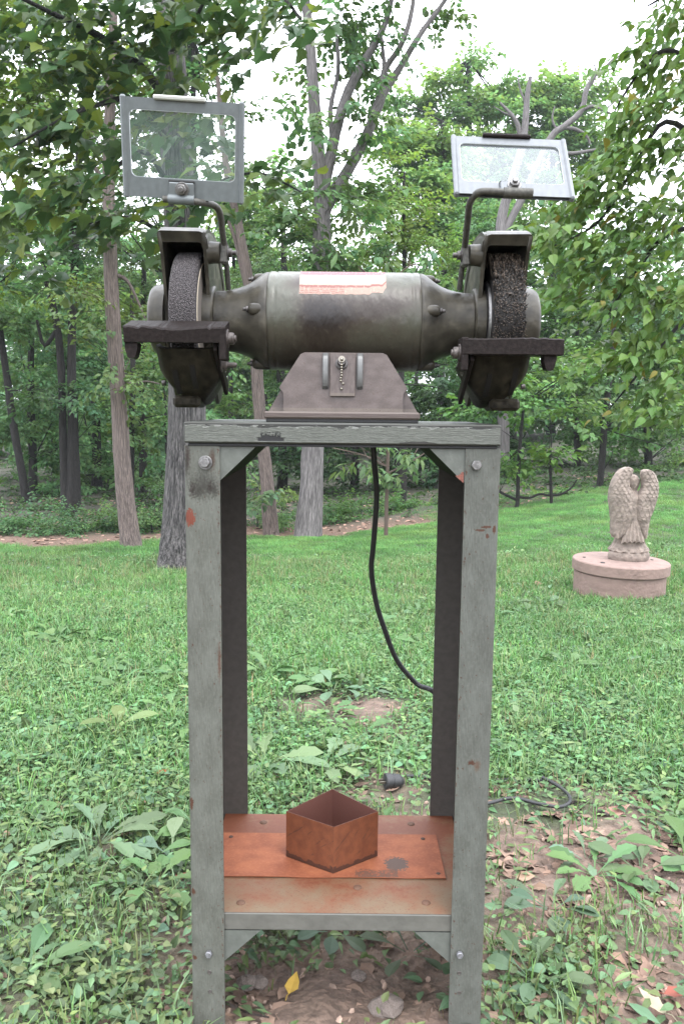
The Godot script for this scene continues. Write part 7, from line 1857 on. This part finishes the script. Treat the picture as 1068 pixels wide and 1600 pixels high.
func build_small_plants() -> void:
	rosette("big dandelion rosette left of the stand, its long leaves spread flat", Vector3(-0.4909, -0.038, -1.543), 0.125, 13, 700)
	rosette("pair of upright pale dock leaves standing left of the stand", Vector3(-0.6402, -0.0849, -2.213), 0.125, 3, 701, "", SPOON, 1.6, Color(0.10, 0.145, 0.05))
	rosette("long pale toothed leaves just behind the rusty box", Vector3(-0.0411, -0.0674, -1.963), 0.14, 9, 702, "", JAGGED, 0.05, Color(0.12, 0.175, 0.085))
	rosette("toothed leaves left of the rusty box by the left rear leg", Vector3(-0.1918, -0.0685, -1.978), 0.16, 9, 703, "", JAGGED, 0.1, Color(0.10, 0.15, 0.07))
	rosette("tall pale leaves in the grass behind the bare strip", Vector3(-0.267, -0.1283, -2.832), 0.15, 7, 704, "", JAGGED, 0.6, Color(0.08, 0.145, 0.05))
	rosette("leafy weed on the bare strip behind the stand", Vector3(-0.0244, -0.1157, -2.652), 0.14, 7, 705, "", SPOON, 0.15, Color(0.10, 0.155, 0.08))
	rosette("broad-leaved plant under the middle of the shelf", Vector3(-0.0098, -0.0167, -1.239), 0.075, 7, 706, "", SPOON, 0.1, Color(0.065, 0.10, 0.06))
	rosette("flat greyish leaves under the right half of the shelf", Vector3(0.1165, -0.0125, -1.178), 0.075, 6, 707, "", SPOON, -0.05, Color(0.08, 0.115, 0.07))
	rosette("dark leafy clump beside the foot of the right front leg", Vector3(0.3767, -0.0216, -1.308), 0.085, 9, 708, "", SPOON, 0.05, Color(0.07, 0.115, 0.062))
	rosette("flat rosette on the bare earth below the cord's loop", Vector3(0.4939, -0.0342, -1.488), 0.085, 7, 709, "", JAGGED, 0.0, Color(0.10, 0.15, 0.085))
	rosette("spoon-leaved weed at the right edge below the cord", Vector3(0.5857, -0.031, -1.443), 0.085, 8, 710, "", SPOON, 0.1, Color(0.08, 0.13, 0.06))
	rosette("single broad leaf plant touching the left front leg low down", Vector3(-0.3324, -0.0342, -1.488), 0.10, 4, 711, "", SPOON, 0.1, Color(0.10, 0.15, 0.085))
	rosette("leafy weed between the cord plug and the right rear leg", Vector3(0.1973, -0.0723, -2.033), 0.11, 7, 712, "", JAGGED, 0.15, Color(0.10, 0.16, 0.07))
	rosette("dark blade-leaved clump at the bottom left corner", Vector3(-0.4782, -0.0069, -1.098), 0.09, 7, 713, "", SPOON, 0.25, Color(0.06, 0.11, 0.045))
	rosette("leafy clump at the bottom right of the bare earth", Vector3(0.2976, -0.0083, -1.118), 0.075, 8, 714, "", SPOON, 0.1, Color(0.06, 0.10, 0.05))
	rosette("toothed weed in the grass left of the stone pedestal", Vector3(1.147, -0.2357, -4.391), 0.16, 7, 715, "", JAGGED, 0.2, Color(0.08, 0.13, 0.055))
	var r := RandomNumberGenerator.new()
	r.seed = 720
	for i in 56:
		var d := r.randf_range(1.25, 4.3)
		var x := r.randf_range(-0.5, 0.5) * d
		if absf(x) < 0.2 and d < 1.45: continue
		var far := d > 2.6
		var left := x < 0
		var lab := "small toothed rosette in the thick weeds left of the stand" if left else "small toothed rosette in the thin weeds right of the stand"
		var grp := "rosettes left of the stand" if left else "rosettes right of the stand"
		if far:
			lab = "upright leafy weed standing in the lawn behind the stand"
			grp = "leafy weeds in the lawn"
		var by_cord := false
		for q in cord_path:
			if Vector2(x - q.x, -d - q.z).length() < 0.17: by_cord = true
		if by_cord: continue
		rosette(lab, on_ground(x, -d), r.randf_range(0.06, 0.12) * (1.1 if far else 1.0), r.randi_range(5, 9), 730 + i, grp, SPOON if i % 3 == 0 else JAGGED, 0.35 if far else 0.1, Color(0.07, 0.135, 0.045))

func fallen_leaf(label: String, p: Vector3, size: float, c: Color, seed_: int, group := "") -> void:
	var r := RandomNumberGenerator.new()
	r.seed = seed_
	var t := thing("fallen_leaf", label, "leaf", p + Vector3(0, 0.008, 0), group)
	var st := pen()
	var a := r.randf() * TAU
	var d := Vector3(cos(a), r.randf_range(-0.1, 0.25), sin(a)).normalized()
	var up := Vector3(r.randfn() * 0.3, 1, r.randfn() * 0.3)
	up = (up - d * up.dot(d)).normalized()
	leaf_fan(st, -d * size * 0.4, d, up, size, size * r.randf_range(0.26, 0.4), MAPLE if seed_ % 3 == 0 else OVATE, c, r.randf_range(-0.5, 0.6))
	var o := obj("blade", st, mats.dry, t)
	o.position = Vector3.ZERO
	st = pen()
	st.set_color(c * 0.7)
	tube(st, PackedVector3Array([-d * size * 0.4, -d * size * 0.62 + Vector3(0, 0.004, 0), -d * size * 0.8]), [0.0011, 0.0009, 0.0007], 4, false)
	o = obj("stalk", st, mats.dry, t)
	o.position = Vector3.ZERO

func build_debris() -> void:
	fallen_leaf("orange fallen leaf left of the left front leg", Vector3(-0.4397, -0.0639, -1.913), 0.055, Color(0.42, 0.12, 0.05), 803)
	fallen_leaf("reddish curled leaf touching the left front leg", Vector3(-0.3001, -0.0296, -1.423), 0.05, Color(0.32, 0.13, 0.09), 804)
	fallen_leaf("yellow leaf on the bare earth under the shelf", Vector3(-0.0673, -0.0065, -1.093), 0.036, Color(0.40, 0.26, 0.05), 805)
	fallen_leaf("yellow fallen leaf right of the stand, in front of the twig", Vector3(0.6018, -0.0912, -2.303), 0.05, Color(0.5, 0.34, 0.05), 806)
	fallen_leaf("yellow leaf standing in the lawn behind the stand", Vector3(-0.3242, -0.2318, -4.311), 0.08, Color(0.48, 0.33, 0.06), 807)
	fallen_leaf("curled pinkish brown leaf on the bare earth right of the cord", Vector3(0.6236, -0.0496, -1.708), 0.055, Color(0.30, 0.17, 0.13), 808)
	fallen_leaf("dark red leaf at the bottom right corner", Vector3(0.5027, -0.0062, -1.089), 0.04, Color(0.20, 0.06, 0.04), 809)
	fallen_leaf("pale cream leaf near the bottom right corner", Vector3(0.4624, -0.0045, -1.064), 0.045, Color(0.30, 0.27, 0.18), 810)
	fallen_leaf("long tan leaf behind the rusty box", Vector3(-0.1443, -0.0632, -1.903), 0.08, Color(0.24, 0.14, 0.10), 811)
	fallen_leaf("orange leaf in the weeds at the left edge of the lawn", Vector3(-0.8282, -0.1604, -3.292), 0.05, Color(0.42, 0.14, 0.06), 812)
	fallen_leaf("tan curled leaf on the left below the big dandelion", Vector3(-0.451, -0.0167, -1.238), 0.04, Color(0.3, 0.17, 0.11), 813)
	fallen_leaf("brown leaf lying beside the stone pedestal", Vector3(1.288, -0.2725, -5.082), 0.14, Color(0.20, 0.12, 0.085), 815)
	var r := RandomNumberGenerator.new()
	r.seed = 830
	for i in 70:
		var d := sqrt(lerpf(1.1, 11.0, r.randf()))
		var x := r.randf_range(-0.48, 0.5) * d
		var where := 0
		if d < 1.3 and absf(x) < 0.2: where = 1
		elif d < 2.0: where = 2 if x < 0 else 3
		elif d < 2.7 and absf(x) < 0.5: where = 4
		else: where = 5
		var lab: String = ["", "dead brown leaf on the bare earth under the shelf", "dead brown leaf in the weeds left of the stand", "dead brown leaf on the thin ground right of the stand", "dead tan leaf on the bare strip behind the stand", "dead tan leaf lying in the lawn"][where]
		var grp: String = ["", "dead leaves under the shelf", "dead leaves left of the stand", "dead leaves right of the stand", "dead leaves on the bare strip", "dead leaves in the lawn"][where]
		var g := r.randf_range(0.45, 1.25)
		fallen_leaf(lab, on_ground(x, -d), r.randf_range(0.022, 0.055), Color(0.22 * g, 0.125 * g, 0.09 * g).lerp(Color(0.3, 0.22, 0.14), r.randf() * 0.5), 840 + i, grp)
	for q in [["bare twig lying on the lawn right of the stand", [Vector3(0.8688, -0.0971, -2.388), Vector3(0.9071, -0.0912, -2.303), Vector3(0.9658, -0.0873, -2.248)], 0.006], ["thin twig at the lower left under the shelf", [Vector3(-0.1639, -0.0041, -1.059), Vector3(-0.1288, -0.0027, -1.038), Vector3(-0.0959, -0.002, -1.028)], 0.002], ["dark stick end beside the cord's loop", [Vector3(0.5287, -0.0527, -1.753), Vector3(0.5644, -0.0538, -1.768), Vector3(0.5898, -0.0527, -1.753)], 0.004], ["short bark chip right below the cord", [Vector3(0.5845, -0.0499, -1.713), Vector3(0.6053, -0.0482, -1.688)], 0.005], ["stick on the bare earth at the right", [Vector3(0.5634, -0.0303, -1.433), Vector3(0.5749, -0.0279, -1.398), Vector3(0.5718, -0.0258, -1.369)], 0.004], ["small broken stick beside the cord plug", [Vector3(0.0821, -0.065, -1.928), Vector3(0.1032, -0.0674, -1.963), Vector3(0.1215, -0.0653, -1.933)], 0.006], ["thin grey twig low on the left", [Vector3(-0.5188, -0.0139, -1.198), Vector3(-0.4794, -0.0163, -1.233), Vector3(-0.4103, -0.0153, -1.218)], 0.002]]:
		var pts := PackedVector3Array()
		for p in q[1]: pts.append(p + Vector3(0, q[2] + 0.006, 0))
		var st := pen()
		tube(st, spline(pts, 4), [q[2], q[2] * 0.9, q[2], q[2] * 0.8, q[2] * 0.8, q[2] * 0.6], 7, true, 0.15, 4)
		var o := obj("twig", st, mats.bark_pink)
		tag(o, q[0], "twig")
	for q in [["rounded stone at the right under the shelf", Vector3(0.0725, -0.0038, -1.054), 0.021], ["purplish stone on the left under the shelf", Vector3(-0.1363, -0.0076, -1.108), 0.014], ["small pinkish stone beside the purplish one", Vector3(-0.1169, -0.0076, -1.109), 0.012], ["dark stone right of the yellow leaf", Vector3(0.0332, -0.009, -1.129), 0.010]]:
		var st := pen()
		var rows := []
		r.seed = int(q[2] * 100000)
		for k in 7:
			var ph := -PI / 2 + PI * k / 6.0
			var row := PackedVector3Array()
			for j in 10:
				var th := TAU * j / 10.0
				var rad: float = q[2] * (1.0 + r.randf_range(-0.16, 0.16))
				row.append(q[1] + Vector3(cos(th) * cos(ph) * rad * 1.2, sin(ph) * rad * 0.7 + q[2] * 0.35, sin(th) * cos(ph) * rad))
			rows.append(row)
		sheet(st, rows, FLAT, true)
		var o := obj("stone", st, mats.stone_grey)
		tag(o, q[0], "stone")
	# small pale stake in the grass far right
	var st := pen()
	var b: Vector3 = Vector3(3.135, -0.209, -8.2)
	cbox(st, b + Vector3(0, 0.06, 0), Vector3(0.02, 0.16, 0.01), 0.002, Basis(Vector3(0, 0, 1), 0.15))
	cbox(st, b + Vector3(-0.02, 0.145, 0.003), Vector3(0.06, 0.05, 0.004), 0.001, Basis(Vector3(0, 0, 1), 0.3))
	tag(obj("marker_stake", st, mats.paper_white), "small pale stake with a tag in the grass behind the stone angel", "stake")

func build_far_woods() -> void:
	var bl := []
	var r := RandomNumberGenerator.new()
	r.seed = 900
	for i in 110:
		var d := r.randf_range(24.0, 40.0)
		var x := r.randf_range(-1.15, 1.15) * d
		var y := ground_height(x, -d)
		for k in 3:
			bl.append([Vector3(x + r.randfn() * 0.8, y + 0.8 + k * 2.0 + r.randf() * 1.0, -d + r.randfn()), Vector3(1.9, 1.2, 1.6), 42])
	var sc := scatter(bl, 901, 2.6, 0.25)
	var tint := []
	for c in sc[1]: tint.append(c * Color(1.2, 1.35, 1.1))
	tag(multi("distant_woods", sprays.pale[0], mats.leaf, sc[0], tint), "distant woods closing the view behind the trees", "", "", "stuff")

func _ready() -> void:
	# camera
	var cam := Camera3D.new()
	cam.name = "camera"
	cam.position = Vector3(0, 0.86, 0)
	cam.rotation_degrees = Vector3(-7.3, 0, 0.6)
	cam.fov = 65.44
	cam.near = 0.05
	cam.far = 200.0
	add_child(cam)
	cam.current = true
	# overcast sky
	var sky_mat := ProceduralSkyMaterial.new()
	sky_mat.sky_top_color = Color(0.945, 0.96, 1.0)
	sky_mat.sky_horizon_color = Color(0.675, 0.685, 0.71)
	sky_mat.sky_curve = 0.35
	sky_mat.ground_bottom_color = Color(0.25, 0.28, 0.2)
	sky_mat.ground_horizon_color = Color(0.35, 0.38, 0.3)
	sky_mat.sky_energy_multiplier = 1.5
	sky_mat.use_debanding = false
	var sky := Sky.new()
	sky.sky_material = sky_mat
	var env := Environment.new()
	env.background_mode = Environment.BG_SKY
	env.sky = sky
	env.tonemap_mode = Environment.TONE_MAPPER_LINEAR
	env.tonemap_exposure = 2.6
	env.fog_enabled = true
	env.fog_density = 0.0009
	env.fog_light_color = Color(0.93, 0.97, 0.97)
	env.sdfgi_enabled = true
	env.ssao_enabled = true
	env.ssil_enabled = true
	var we := WorldEnvironment.new()
	we.name = "environment"
	we.environment = env
	add_child(we)
	# the sun behind thick cloud
	var sun := DirectionalLight3D.new()
	sun.name = "sun"
	sun.rotation_degrees = Vector3(-62, 25, 0)
	sun.light_energy = 0.3
	sun.light_angular_distance = 25.0
	sun.light_color = Color(1.0, 0.99, 0.97)
	sun.shadow_enabled = true
	sun.sky_mode = DirectionalLight3D.SKY_MODE_LIGHT_ONLY
	add_child(sun)
	make_materials()
	make_sprays()
	# setting
	build_ground()
	build_far_woods()
	build_forest()
	build_near_trees()
	# things
	build_stand()
	build_grinder()
	build_bin()
	build_statue()
	build_cord()
	build_lawn()
	build_small_plants()
	build_debris()
